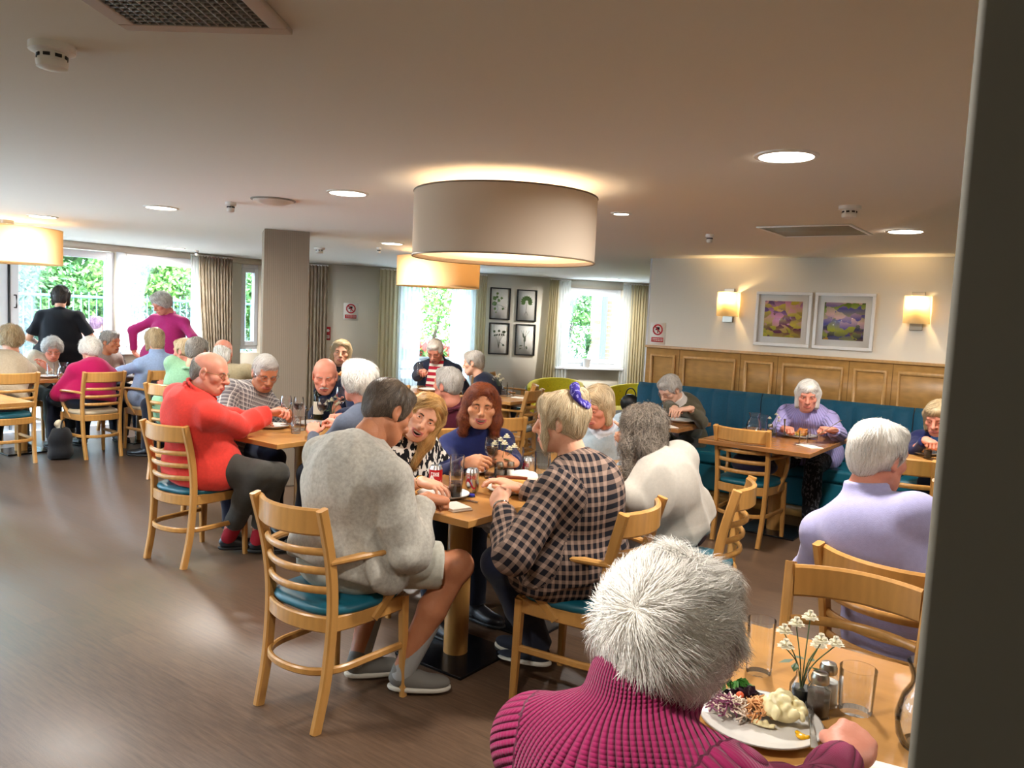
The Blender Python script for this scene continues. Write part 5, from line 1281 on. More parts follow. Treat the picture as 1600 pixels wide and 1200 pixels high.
b.build('fronds', mat('fern_green', '#5f9a6a', .5), o)

# ------------------------------------------------------------------ everybody in the room, each with the chair under them
H_ = dict(white=hair('white_hair', '#e6e2da', '#aaa49a', .5, '#f6f3ee'), silver=hair('silver_hair', '#bdb8b0', '#77726c', .5, '#dcd8d2'), grey=hair('grey_hair', '#8f8981', '#4c4742', .45, '#b4aea4'), brown=hair('grey_brown_hair', '#54473c', '#2d251f', .4, '#7b6d5e'),
          blonde=hair('blonde_hair', '#b98d52', '#6e5230', .4, '#dcb878'), pale=hair('pale_blonde_hair', '#c8b08a', '#7d6a4e', .45, '#e3d3b2'), auburn=hair('auburn_hair', '#6a2c16', '#32130a', .35, '#a0572c'), dark=hair('dark_hair', '#2c231f', '#120e0c', .4, '#4b3c33'), sandy=hair('sandy_hair', '#b29a74', '#6f5d42', .45, '#d0bc98'), brow=hair('brow_hair', '#6b5340', '#4b3828', .6), browg=hair('grey_brow_hair', '#a39b90', '#857d73', .6), ash=hair('ash_brown_hair', '#6d6257', '#3a332d', .45, '#9b8f80'))
navy = fabric('navy_trousers', '#1a2030', .85); black = fabric('black_trousers', '#17181b', .85); charcoal = fabric('charcoal_trousers', '#3a3833', .85); olive = fabric('olive_trousers', '#4b5049', .85); denim = fabric('dark_denim', '#20263a', .9)
cream = fabric('cream_shirt_cotton', '#d3c8ac', .85)
NEAR = dict(res=.0058, hres=.0028, nstr=7000, wid=.0006); MID = dict(res=.0075, hres=.0034, nstr=3600, wid=.0009); FAR = dict(res=.010, hres=.0048, nstr=1500, wid=.0015)
B3 = lambda px, py, z: at_z(px, py, z)

# --- middle table
chair(-2.40, 2.15, 90, 'armchair with teal seat under the man in the grey sweatshirt')
sweat = fabric('grey_marl', '#a9a59b', .9, .20, 700, .3)
tr = (mat('trainer_grey', '#6f6c66', .8), mat('trainer_sole', '#c9c4b8', .6))
P_grey = person('man in a grey sweatshirt and pale shorts seen from behind at the middle table', (-2.40, 2.20), 86, at_depth(606, 642, 3.32), (76, 30, 6), 'man', H_['brown'], sweat, fabric('stone_shorts', '#b3b1a4', .85), 'tan', dict(nose=1.15, old=1, eyes=2, jaw=1.08), sex='m', bw=1.22, loose=.014, fold=.013, hunch=.055, s=1.08, shorts=True, sock=mat('grey_sock', '#9a9a98', .9), shoe=tr,
    L=dict(w=(-2.62, 2.62, .80), pose='grip'), R=dict(w=B3(668, 778, .83), dir=(.25, 1, -.2), pose='grip'), rhint=(.25, -1, -.55), topname='sweatshirt', legs=dict(r=(B3(716, 884, .55), B3(628, 1046, .10)), l=((-2.56, 2.62, .53), B3(560, 1026, .10)), toer=(.75, .6, 0), toel=(.6, .8, 0)), **NEAR)
chair(-1.66, 2.84, 184, 'armchair with teal seat under the woman in the checked shirt')
pl = plaid('black_pink_check', '#927a6c', '#b39684', '#17161d', 27, .58)
P_plaid = person('woman in a dark checked shirt with pinned up blonde hair at the middle table', (-1.70, 2.82), 182, at_depth(878, 658, 3.32), (202, 6, -4), 'updo', H_['pale'], pl, denim, 'fair', dict(nose=1.08, eyes=2.6, old=1), bw=1.30, loose=.016, fold=.006, hunch=.05, s=1.06, hemdrop=.05,
    L=dict(w=B3(783, 790, .82), dir=(-.7, .5, .35), back=(-.3, -.8, .4), pose='fist'), R=dict(w=(-2.12, 2.98, .80), pose='rest'), lhint=(.3, -.8, -.8), collar='shirt', topname='checked_shirt', brows=H_['brow'], shoe=(mat('navy_trainer', '#1d2230', .8), mat('white_sole', '#d8d4c8', .6)), legs=dict(l=(B3(778, 880, .54), B3(842, 1008, .13)), r=((-2.14, 3.0, .54), (-2.0, 3.0, .09)), toel=(-.9, -.3, -.25)), **NEAR)
chair(-3.04, 3.10, 2, 'chair under the laughing blonde woman, back just showing left of the grey sweatshirt', False)
cam_az = lambda p: math.degrees(math.atan2(-p[1], -p[0]))
hp = at_depth(663, 651, 4.08)
P_blonde = person('laughing blonde woman in a black and white blouse leaning in beside the man in grey', (-2.98, 3.08), -4, hp, (cam_az(hp) + 2, 4, 30), 'long', H_['blonde'], printed('black_white_print', '#e6e2da', '#17171c', 42, .5), navy, 'fair', dict(smile=1, open=1, eyes=2.6, cheek=1.06, nose=.95), s=1.04, sleeve=.7,
    L=dict(w=(-2.56, 3.32, .80), pose='rest'), R=dict(w=B3(660, 752, .82), dir=(1, .1, -.1), pose='rest'), topname='blouse', brows=H_['brow'], fold=.003, **NEAR)
chair(-3.02, 3.68, -26, 'chair under the smiling woman in the navy turtleneck', False)
hp = at_depth(752, 634, 4.46)
P_turtle = person('smiling auburn haired woman in a navy turtleneck holding a glass of red wine', (-2.93, 3.65), -34, hp, (cam_az(hp) + 3, 2, 3), 'shoulder', H_['auburn'], fabric('navy_knit', '#141f52', .85, .12, 500, .3), black, 'warm', dict(smile=1, open=.7, eyes=1.7, cheek=1.15, w=1.08, jaw=1.1, nose=1.0), s=1.02, bw=1.1, bust=1.1, collar='turtle',
    L=dict(w=at_depth(800, 722, 4.12), dir=(-.6, -.3, .2), back=(.4, -.6, .6), pose='hold'), R=dict(w=at_depth(732, 722, 4.08), dir=(.8, -.1, .15), back=(-.2, -.8, .5), pose='hold'), topname='turtleneck', brows=H_['brow'], fold=.003, **NEAR)

# --- table behind the checked shirt
chair(-1.52, 3.58, 190, 'chair seen edge on with curled slats, behind the white cardigan', False)
P_white = person('woman in a white cardigan with long wavy grey hair, turned away', (-1.66, 3.72), 158, at_depth(1004, 672, 3.95), (160, 16, -10), 'wavy', H_['ash'], fabric('white_knit', '#b8b2a7', .9, .06, 600, .3), fabric('maroon_trousers', '#4a1a22', .85), 'pale', {}, bw=1.12, loose=.012, fold=.014, hunch=.05, s=1.05,
    L=dict(w=B3(975, 752, .80), dir=(-.9, .1, 0), pose='rest'), R=dict(w=at_depth(985, 700, 4.15), dir=(-.55, -.1, .75), back=(.3, .8, .2), pose='point'), rhint=(.3, .2, -1), lhint=(.4, -.7, -.8), topname='cardigan', **MID)
chair(-2.56, 4.50, -14, 'chair under the short haired blonde woman in pale blue')
P_short = person('short haired blonde woman in a pale blue cardigan behind the checked shirt', (-2.50, 4.48), -24, at_depth(934, 634, 4.75), (-96, 18, 0), 'bob', H_['pale'], fabric('pale_blue_knit', '#9fb1bd', .9, .08), navy, 'pink', dict(old=1, eyes=2), bw=1.15, s=1.04, collar='shirt', collar_mat=mat('pale_collar', '#c3cbd6', .8), panel=printed('grey_print', '#b9b6b8', '#7a7886', 60), L=dict(w=(-2.16, 4.46, .79)), R=dict(w=(-2.16, 4.18, .79)), topname='cardigan', **MID)

# --- man in red and his table
chair(-4.46, 2.83, 96, 'armless chair with teal seat under the man in the red shirt', False)
P_red = person('bald man in a red shirt with glasses raising a wine glass', (-4.45, 2.84), 84, at_depth(328, 582, 4.82), (34, 12, 4), 'fringe', H_['grey'], fabric('coral_red_cotton', '#d0392f', .85, .10), charcoal, 'pink', dict(nose=1.2, old=1, eyes=2.4, jaw=1.05, neck=60), sex='m', bw=1.26, loose=.012, fold=.007, hunch=.05, s=1.08, collar='shirt', hemdrop=.05, nk=(.05, .125, .0),
    R=dict(w=at_depth(421, 645, 5.22), dir=(.75, .5, .25), back=(-.3, .1, .9), pose='hold'), L=dict(w=(-4.55, 3.30, .80), pose='rest'), rhint=(-.1, -.5, -1), glasses=mat('gold_wire', '#a08a58', .3, 1), brows=H_['browg'], sock=mat('red_sock', '#a3182c', .9), legs=dict(r=(B3(432, 742, .55), B3(402, 842, .10)), l=(B3(405, 742, .56), B3(356, 838, .10)), toer=(.6, .8, 0), toel=(.5, .8, 0)), cuff=.78, topname='red_shirt', **NEAR)
chair(-5.12, 3.42, -8, 'chair under the man in the grey checked shirt, back showing behind the red shirt')
P_check = person('grey haired man with glasses in a grey checked shirt looking down at the table', (-5.02, 3.42), -14, at_depth(414, 582, 5.72), (-18, 24, 4), 'man', H_['silver'], plaid('grey_check', '#8f8a86', '#cfcac4', '#5d5a5e', 34, .5, .12), denim, 'tan', dict(nose=1.05, old=1, eyes=1.6, w=1.04), sex='m', bw=1.15, loose=.010, fold=.006, s=1.06, collar='shirt', glasses=mat('steel_wire', '#8a8a8a', .3, 1), brows=H_['browg'],
    R=dict(w=(-4.60, 3.30, .80), pose='rest'), L=dict(w=(-4.60, 3.62, .80), pose='rest'), topname='checked_shirt', **NEAR)
chair(-4.36, 4.50, -88, 'chair under the moustached man in the navy blazer')
P_blaz = person('bald man with a white moustache in a navy blazer, eyes lowered', (-4.36, 4.42), -78, at_depth(508, 586, 5.85), (-44, 18, 0), 'fringe', H_['white'], fabric('navy_wool', '#14203c', .9, .08), charcoal, 'pink', dict(nose=1.12, old=1, eyes=1, w=1.06, neck=58), sex='m', bw=1.2, loose=.012, s=1.06, collar='shirt', panel=cream, panel_w=.04, tache=H_['white'], brows=H_['white'],
    L=dict(w=at_depth(528, 652, 5.5), dir=(.5, -.7, .2), pose='pinch'), R=dict(w=(-4.5, 3.98, .80), pose='rest'), topname='blazer', **NEAR)
chair(-3.50, 3.42, 178, 'chair under the white curly haired woman behind the man in grey')
P_curl = person('woman with white curly hair in profile across from the man in the navy blazer', (-3.55, 3.42), 176, at_depth(560, 596, 4.92), (182, 4, 0), 'fluffy', H_['white'], fabric('slate_knit', '#4a5160', .9), navy, 'pink', dict(old=1, eyes=2.4), s=1.03, L=dict(w=(-3.95, 3.30, .80)), R=dict(w=(-3.98, 3.55, .82), pose='pinch'), topname='cardigan', **MID)

# --- middle distance
chair(-3.62, 4.72, 140, 'chair under the man in the maroon jumper, slats showing beside the blonde woman')
P_mar = person('grey haired man in a maroon jumper with his back turned, between the two smiling women', (-3.74, 4.78), 140, at_depth(700, 600, 5.75), (184, -4, 6), 'man', H_['silver'], fabric('maroon_knit', '#4d1526', .9, .1), charcoal, 'pink', dict(nose=1.1, old=1, eyes=2), sex='m', bw=1.2, s=1.06, collar='crew', topname='jumper', **MID)
chair(-5.72, 5.30, -50, 'chair to the left of the moustached man, under the long haired woman in black')
person('woman with long straight grey blonde hair in black, behind the moustached man', (-5.78, 5.36), -48, at_depth(533, 550, 7.95), (-44, 2, 4), 'long', H_['sandy'], fabric('black_knit', '#1a1b20', .9), black, 'fair', dict(eyes=2.8, old=1), s=1.04, topname='sweater', brows=H_['brow'], **MID)
hp = at_depth(680, 548, 9.1); chair(hp[0] - .1, hp[1] + .16, -62, 'chair under the man in the striped jumper')
P_str = person('white haired man in a red and cream striped jumper by the middle window', (hp[0] - .06, hp[1] + .12), -60, hp, (-66, 32, 0), 'man', H_['white'], fabric('navy_cardigan', '#1b2336', .9), navy, 'pink', dict(old=1, eyes=1, nose=1.1), sex='m', bw=1.35, s=1.10, collar='shirt', panel=knit('red_cream_bands', '#a8283a', 15, col2='#e2dccf', horizontal=True, duty=.45), panel_w=.10, glasses=mat('brown_wire', '#6b5a48', .3, .5), topname='cardigan', R=dict(w=at_depth(662, 580, 8.72), dir=(.4, -.6, .1), pose='hold'), **MID)
hp = at_depth(740, 567, 8.5); chair(hp[0] + .28, hp[1] + .30, 215, 'chair under the woman in the navy jacket by the botanical prints')
person('grey haired woman in a navy jacket leaning forward, mouth open, by the botanical prints', (hp[0] + .24, hp[1] + .24), 214, hp, (206, 10, -6), 'crop', H_['silver'], fabric('navy_jacket_cloth', '#161c30', .9), navy, 'pale', dict(open=1, eyes=2, old=1), s=1.08, panel=printed('blue_print', '#aeb4cf', '#2c3570', 60), topname='jacket', R=dict(w=at_depth(722, 590, 8.3), dir=(-.4, -.3, .8), pose='pinch'), **MID)
chair(-4.74, 6.50, 192, 'empty armchair with grey seat facing left in front of the yellow armchairs', True, 'grey')
p = at_depth(598, 590, 7.6); chair(p[0], p[1], -60, 'empty chair whose top rail rises right of the white curly hair')
p = at_depth(672, 600, 7.2); chair(p[0], p[1], 120, 'empty chair whose post rises before the dark table of the striped man')
p = at_depth(775, 610, 9.6); chair(p[0], p[1], 60, 'empty chair right of the woman in the navy jacket, nearer the prints')
p = at_depth(794, 606, 10.0); chair(p[0], p[1], 20, 'empty chair by the wall, left of the yellow armchair')

# --- by the patio windows
chair(-8.22, 3.17, 180, 'armchair with teal seat under the woman in the beige top', True, 'teal')
person('woman in a beige top with light brown hair, back turned, at the left edge', (-8.30, 3.15), 180, at_depth(17, 529, 7.75), (172, 8, 0), 'fluffy', H_['sandy'], fabric('beige_knit', '#a89b86', .9), black, 'fair', {}, bw=1.32, s=1.06, collar='crew', topname='top', **FAR)
chair(-8.08, 3.92, 180, 'armchair with beige seat under the woman in crimson', True, 'beige')
person('white haired woman in a crimson cardigan, back turned, near the patio window', (-8.15, 3.92), 178, at_depth(141, 546, 8.08), (176, 14, 0), 'curly', H_['white'], fabric('crimson_knit', '#a3104e', .9, .06), navy, 'fair', {}, bw=1.25, s=1.03, loose=.010, collar='crew', topname='cardigan', **FAR)
chair(-8.05, 4.55, 182, 'armchair with beige seat under the woman in pale blue', True, 'beige')
person('sandy haired woman in a pale blue jumper, back turned, near the patio window', (-8.06, 4.56), 172, at_depth(242, 531, 8.32), (172, 12, 0), 'bob', H_['sandy'], fabric('pale_blue_jersey', '#8ea3c4', .9), navy, 'fair', {}, bw=1.28, s=1.05, collar='high', topname='jumper', L=dict(w=(-8.48, 4.36, .80)), R=dict(w=(-8.5, 4.74, .80)), lhint=(.2, -.8, -.5), **FAR)
chair(-9.36, 3.72, 0, 'chair under the woman with silver hair facing the room by the patio door', True, 'beige')
person('silver haired woman with glasses and a cream cardigan facing the room', (-9.28, 3.72), 0, at_depth(82, 545, 8.62), (-16, 22, 0), 'curly', H_['silver'], fabric('cream_knit', '#c9c0ac', .9), olive, 'pink', dict(old=1, eyes=2.2), s=1.03, glasses=mat('thin_wire', '#8a8478', .3, 1), topname='cardigan', L=dict(w=(-8.92, 3.86, .82)), R=dict(w=(-8.92, 3.56, .84)), **FAR)
chair(-9.28, 4.52, 0, 'chair under the grey haired woman in profile by the patio window', True, 'beige')
person('grey haired woman in taupe jacket and red top, right of the woman in crimson', (-9.20, 4.56), 10, at_depth(172, 534, 8.95), (26, 4, 0), 'crop', H_['grey'], fabric('taupe_jacket', '#8d7f78', .9), navy, 'tan', dict(old=1, eyes=2.6, nose=1.1), s=1.05, panel=fabric('red_top', '#b03a3c', .9), topname='jacket', **FAR)
bs = at_depth(95, 500, 8.95)
person('standing person in a black short sleeved shirt, back turned at the patio door', (bs[0], bs[1]), 148, (bs[0] - .02, bs[1] + .01, 1.585), (150, 12, 0), 'bob', H_['dark'], fabric('black_cotton', '#14161c', .9), black, 'fair', {}, stand=True, bw=1.42, s=1.0, sleeve=.40, topname='shirt', collar='crew', L=dict(w=(bs[0] - .30, bs[1] - .10, 1.02)), R=dict(w=(bs[0] + .02, bs[1] + .34, 1.02)), **FAR)
ms = at_depth(258, 510, 9.1); sm_ = (ms[0], ms[1])
person('standing white haired woman in a magenta top looking down, beside the cream curtain', sm_, -62, (ms[0] + .02, ms[1] - .06, 1.555), (-88, 30, 0), 'fluffy', H_['silver'], fabric('magenta_jersey', '#a8286a', .9, .08), black, 'pink', dict(old=1, eyes=1), stand=True, bw=1.42, s=1.0, sleeve=.95, bust=1.15, panel=SKINS['pink'], panel_w=.028, topname='top', L=dict(w=(ms[0] + .30, ms[1] - .02, .98), dir=(-.6, -.3, -.5)), R=dict(w=(ms[0] - .26, ms[1] - .22, .98), dir=(.4, .3, -.5)), lhint=(.8, .3, .1), rhint=(-.6, -.6, .1), **FAR)
chair(-6.62, 4.02, 118, 'chair under the person in the pale green jumper')
person('grey haired person in a pale green jumper, back turned, behind the man in red', (-6.72, 4.02), 118, at_depth(308, 549, 7.0), (112, 8, 0), 'man', H_['grey'], fabric('pale_green_knit', '#86b08c', .9), charcoal, 'fair', {}, sex='m', bw=1.2, s=1.05, topname='jumper', **FAR)
chair(-7.55, 4.62, 215, 'chair under the pink faced white haired person behind the green jumper', True, 'beige')
person('white haired person in profile facing left, mostly hidden by the green jumper', (-7.38, 4.66), 215, at_depth(288, 548, 7.9), (204, 8, 0), 'crop', H_['pale'], fabric('dark_knit', '#2a2b36', .9), navy, 'pink', dict(old=1, nose=1.1), s=1.04, topname='jumper', **FAR)
chair(-6.86, 4.72, 130, 'chair with pale back behind the tan jumper beside the pillar')
person('balding white haired man in a tan jumper, back turned, beside the taupe pillar', (-6.92, 4.82), 132, at_depth(349, 550, 7.75), (130, 4, 0), 'fringe_long', H_['white'], fabric('tan_knit', '#a99b7c', .9), charcoal, 'pink', dict(ear=1.1), sex='m', bw=1.36, s=1.08, loose=.01, topname='jumper', **FAR)
p = at_depth(382, 585, 9.0); chair(p[0], p[1], -60, 'empty chair whose top rail shows between the tan jumper and the pillar')

# --- along the bench
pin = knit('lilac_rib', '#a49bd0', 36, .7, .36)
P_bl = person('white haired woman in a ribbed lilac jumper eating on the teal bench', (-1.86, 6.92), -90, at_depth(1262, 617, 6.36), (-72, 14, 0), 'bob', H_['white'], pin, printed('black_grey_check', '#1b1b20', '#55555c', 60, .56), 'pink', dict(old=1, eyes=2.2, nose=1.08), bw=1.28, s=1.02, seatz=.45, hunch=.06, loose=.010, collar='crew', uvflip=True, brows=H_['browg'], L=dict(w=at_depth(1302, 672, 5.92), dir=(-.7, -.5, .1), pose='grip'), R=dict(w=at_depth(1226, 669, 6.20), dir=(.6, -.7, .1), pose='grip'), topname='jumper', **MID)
person('woman in grey cardigan and pink scarf at the left end of the bench', (-3.02, 6.94), -92, at_depth(1047, 608, 6.85), (-112, 34, 0), 'crop', H_['silver'], fabric('taupe_cardigan', '#55503f', .9), charcoal, 'pale', dict(old=1, eyes=1, nose=1.1), bw=1.1, s=1.02, seatz=.45, hunch=.07, collar='high', collar_mat=mat('white_collar', '#ddd6d0', .8), panel=fabric('pale_pink_scarf', '#cdb2ae', .9), panel_w=.04, glasses=mat('pink_wire', '#9a7a70', .3, .6), L=dict(w=at_depth(1078, 638, 6.45), dir=(-.5, -.6, -.1)), R=dict(w=at_depth(1056, 640, 6.5), dir=(.3, -.8, -.1)), topname='cardigan', **MID)
person('woman in a blue top and navy cardigan at the right end of the bench', (-.74, 6.94), -92, at_depth(1466, 652, 5.65), (-98, 22, 0), 'bob', H_['sandy'], fabric('navy_cardigan_knit', '#171d4a', .9), navy, 'pink', dict(old=1, eyes=1.4, nose=1.08), bw=1.15, s=1.02, seatz=.45, hunch=.06, panel=fabric('sky_blue_cotton', '#4f82c4', .9), panel_w=.085, R=dict(w=at_depth(1448, 687, 5.45), dir=(.5, -.8, -.1), pose='grip'), L=dict(w=at_depth(1500, 690, 5.3), dir=(-.2, -.8, 0), pose='grip'), topname='cardigan', **MID)
chair(-2.005, 5.86, 90, 'armchair with teal seat pushed up to the bench table, a dark bag on it')
chair(-.86, 5.46, 84, 'chair facing the bench whose top rail shows beside the lilac fleece')
gp = at_depth(1534, 735, 4.15); chair(gp[0], gp[1], 95, 'chair under the person in green by the dark wall end')
person('person in a green jumper mostly hidden by the dark wall end', (gp[0] + .02, gp[1] + .02), 95, (gp[0] + .10, gp[1] + .12, 1.20), (60, 5, 0), 'man', H_['brown'], fabric('leaf_green_knit', '#2c6a1e', .9), charcoal, 'fair', {}, sex='m', bw=1.25, s=1.04, L=dict(w=at_depth(1512, 612, 4.25), dir=(.1, .2, 1), pose='fist'), lhint=(.5, .6, -1), topname='jumper', **MID)

# --- foreground
chair(-.44, 3.00, 72, 'armchair under the woman in the lilac fleece, back to back with the empty foreground chair')
P_lil = person('white haired woman in a lilac fleece, back turned, near the dark wall end', (-.41, 3.03), 76, at_depth(1372, 712, 2.80), (58, 8, 0), 'crop', H_['white'], fabric('lilac_fleece', '#9d9ac0', .9, .05, 400, .35), black, 'pink', dict(old=1), bw=1.2, s=1.04, loose=.012, fold=.006, hunch=.04, collar='high', topname='fleece', L=dict(w=(-.72, 3.42, .66)), R=dict(w=(-.02, 3.34, .66)), **NEAR)
chair(-.50, 2.28, -86, 'empty armchair drawn up to the far side of the foreground table')
chair(-.42, .98, 88, 'chair under the woman in the magenta sweater at the bottom of the photo', False)
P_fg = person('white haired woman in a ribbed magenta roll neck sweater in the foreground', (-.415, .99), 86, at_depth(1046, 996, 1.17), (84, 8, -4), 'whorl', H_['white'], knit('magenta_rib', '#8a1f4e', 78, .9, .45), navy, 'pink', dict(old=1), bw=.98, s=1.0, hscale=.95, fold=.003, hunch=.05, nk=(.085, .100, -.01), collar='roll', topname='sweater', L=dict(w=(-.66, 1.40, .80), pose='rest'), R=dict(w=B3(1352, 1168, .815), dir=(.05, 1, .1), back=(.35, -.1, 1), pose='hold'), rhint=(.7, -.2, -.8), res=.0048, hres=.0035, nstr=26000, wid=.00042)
# people outside on the patio
for px, d, hy, hm, tm, lab, st in ((152, 12.2, 505, hair('plum_hair', '#6a4658', '#3a2430', .45, '#9a7488'), fabric('white_linen', '#e4e0da', .9), 'person sitting outside with dark plum hair pinned up, seen through the patio door', 'updo'), (128, 10.9, 512, H_['white'], fabric('white_cotton', '#e8e4de', .9), 'white haired person sitting outside behind the standing person in black', 'crop'), (206, 11.7, 520, H_['pale'], fabric('blue_jacket', '#2c4a86', .9), 'person in a blue jacket sitting outside, left of the magenta top', 'crop')):
    q = at_depth(px, hy, d); person(lab, (q[0], q[1]), 120, (q[0], q[1], 1.17), (110, 0, 0), st, hm, tm, navy, 'pink', {}, **FAR)
    o = empty('garden_chair', (q[0], q[1], -.06), 0, 'white garden chair under the ' + lab.split(' outside')[0].split(' seen')[0], 'chair', 'garden chairs on the patio'); b = MB(); b.bx(-.24, .24, -.24, .24, .46, .52); b.build('seat', M_white, o, bevel=.01)
    for sx in (-1, 1):
        for sy in (-1, 1): b = MB(); b.tube([(sx * .2, sy * .2, 0), (sx * .2, sy * .2, .47)], .018, 8); b.build('leg', M_white, o)

# ------------------------------------------------------------------ things on the tables
G_t = glass('tumbler_glass', (.985, .99, .99, 1), 0, .90); G_w = mat('water', '#cfd8dc', .05); G_water = glass('water_clear', (.95, .97, .98, 1), 0, .88)
M_wine = mat('red_wine', '#1e0509', .08); M_cola = mat('dark_cola', '#140807', .08); M_plate = mat('stoneware_plate', '#cdcac4', .25); M_plr = mat('plate_rim', '#8f8880', .35); M_nap = mat('paper_napkin', '#eeeae0', .9); M_steel = mat('cutlery_steel', '#b9b7b2', .18, 1)
M_can = mat('can_metal', '#c4c6c8', .25, 1); M_canr = mat('can_red', '#b4121a', .28, .3)
Z3 = .7505
_pr = {}


def inst(key, make, name, loc, yaw, lab, cat, group=None):
    if key not in _pr: o = empty(name, (0, 0, 0)); make(o); _pr[key] = o
    else: o = copy_tree(_pr[key])
    o.location = tuple(loc); o.rotation_euler = (0, 0, rad(yaw)); return tag(o, lab, cat, group)


def mk_tumbler(r, h, fill, liq):
    def f(o):
        b = MB(); b.lathe([(.0001, 0), (r * .86, 0), (r * .90, .004), (r, h - .001), (r - .0008, h), (r - .002, h - .001), (r * .87, .012), (.0001, .011)], 36); b.build('glass_body', G_t, o, smooth=True)
        if fill: k = .87 + .12 * fill; b = MB(); b.lathe([(.0001, .0125), (r * .86, .0125), (r * k - .0022, h * fill), (.0001, h * fill)], 32); b.build('drink', liq, o, smooth=True)
    return f


def tumbler(px, py, lab, r=.035, h=.13, fill=0, liq=None, at=None, grp='tumblers'):
    p = at if at is not None else at_z(px, py, Z3); return inst(('t', r, h, fill, liq.name if liq else ''), mk_tumbler(r, h, fill, liq), 'tumbler', p, 0, lab, 'glass', grp)


def wineglass(p, lab, fill=.5, liq=M_wine, tilt=None):
    def f(o):
        b = MB(); pr = [(.0001, 0), (.034, 0), (.034, .002), (.006, .006), (.0035, .02), (.0035, .085), (.012, .095), (.030, .115), (.038, .145), (.036, .175), (.032, .195), (.031, .195), (.035, .174), (.0365, .145), (.029, .117), (.010, .098), (.0001, .096)]
        b.lathe(pr, 32); b.build('glass_body', G_t, o, smooth=True)
        if fill: b = MB(); b.lathe([(.0001, .099), (.010, .1), (.028, .118), (.0355, .145), (.0001, .145)], 28); b.build('wine', liq, o, smooth=True)
    o = inst(('w', fill, liq.name), f, 'wine_glass', p, 0, lab, 'wine glass', 'wine glasses')
    return o


def carafe(px, py, lab, fill=.55, s=1.0):
    def f(o):
        b = MB(); b.lathe([(.0001, 0), (.045, 0), (.056, .02), (.060, .06), (.050, .10), (.036, .125), (.036, .14), (.046, .168), (.0445, .168), (.0345, .14), (.034, .124), (.048, .099), (.058, .06), (.054, .02), (.044, .005), (.0001, .005)], 36); b.build('glass_body', G_t, o, smooth=True)
        b = MB(); b.lathe([(.0001, .006), (.043, .006), (.0535, .021), (.0575, .06), (.0545, .075), (.0001, .075)], 32); b.build('water', G_water, o, smooth=True)
    o = inst('carafe', f, 'water_carafe', at_z(px, py, Z3), 0, lab, 'carafe', 'water carafes'); o.scale = (s, s, s); return o


def jug(px, py, lab):
    def f(o):
        b = MB(); b.lathe([(.0001, 0), (.046, 0), (.050, .01), (.046, .10), (.050, .165), (.0485, .165), (.0445, .10), (.048, .012), (.0001, .008)], 36); b.build('glass_body', G_t, o, smooth=True)
        b = MB(); b.tube(smooth_path([(.048, 0, .145), (.085, 0, .15), (.095, 0, .10), (.078, 0, .05), (.049, 0, .04)], 20), .006, 8); b.build('handle', G_t, o, smooth=True)
        b = MB(); b.lathe([(.0001, .01), (.0465, .012), (.0435, .09), (.0001, .09)], 32); b.build('water', G_water, o, smooth=True)
    return inst('jug', f, 'glass_jug', at_z(px, py, Z3), 20, lab, 'jug', 'glass jugs')


def can(px, py, lab, side, art, yaw=0):
    def f(o):
        b = MB(); b.lathe([(.0001, .003), (.024, .0), (.027, .002), (.0325, .011), (.0325, .098)], 36); b.build('can_body', side, o, smooth=True)
        b = MB(); b.lathe([(.0325, .098), (.027, .113), (.026, .1155), (.0245, .1155), (.024, .111), (.0001, .111)], 36); b.box((.004, 0, .1125), (.022, .012, .0012)); b.build('can_lid', M_can, o, smooth=True)
        b = MB(); R = .0329                                # swirl band and lettering wrapped on the side
        def patch(a0, a1, z0, z1, n=5):
            for i in range(n):
                q0 = a0 + (a1 - a0) * i / n; q1 = a0 + (a1 - a0) * (i + 1) / n; b.add([(R * math.cos(q0), R * math.sin(q0), z0), (R * math.cos(q1), R * math.sin(q1), z0), (R * math.cos(q1), R * math.sin(q1), z1), (R * math.cos(q0), R * math.sin(q0), z1)], [(0, 1, 2, 3)])
        sw_ = [(-1.0 + i * .042, .038 + .018 * math.sin(i * .14), .010 + .007 * math.sin(i * .1)) for i in range(49)]; n0 = len(b.V)
        b.add([(R * math.cos(q), R * math.sin(q), z + k * h) for q, z, h in sw_ for k in (0, 1)], [(2 * i, 2 * i + 2, 2 * i + 3, 2 * i + 1) for i in range(48)])
        gl = dict(C=((0, 0, 1, 5), (1, 0, 3, 1), (1, 4, 3, 5)), O=((0, 0, 1, 5), (2, 0, 3, 5), (1, 0, 2, 1), (1, 4, 2, 5)), K=((0, 0, 1, 5), (1, 2, 2, 3), (2, 3, 3, 5), (2, 0, 3, 2)), E=((0, 0, 1, 5), (1, 0, 3, 1), (1, 2, 2.6, 3), (1, 4, 3, 5)))
        for i, ch in enumerate('COKE'):
            for x0, z0, x1, z1 in gl[ch]: a0 = -.62 + i * .33; patch(a0 + x0 * .085, a0 + x1 * .085, .068 + z0 * .0036, .068 + z1 * .0036, 2)
        b.build('can_print', art, o)
    return inst(('can', side.name), f, 'drinks_can', at_z(px, py, Z3), yaw, lab, 'can', 'drinks cans')


def plate(p, lab, r=.125, m=M_plate, grp='dinner plates'):
    def f(o):
        b = MB(); b.lathe([(.0001, .002), (r * .62, 0), (r * .66, .003), (r * .97, .016), (r, .019), (r * .985, .021), (r * .72, .009), (r * .6, .0065), (.0001, .006)], 56); b.build('plate_body', m, o, smooth=True)
        b = MB(); b.tube([(r * .995 * math.cos(a), r * .995 * math.sin(a), .0195) for a in np.linspace(0, 6.2832, 57)[:-1]], .0022, 6, closed=True); b.build('plate_edge', M_plr, o, smooth=True)
    return inst(('plate', r, m.name), f, 'dinner_plate', p, 0, lab, 'plate', grp)


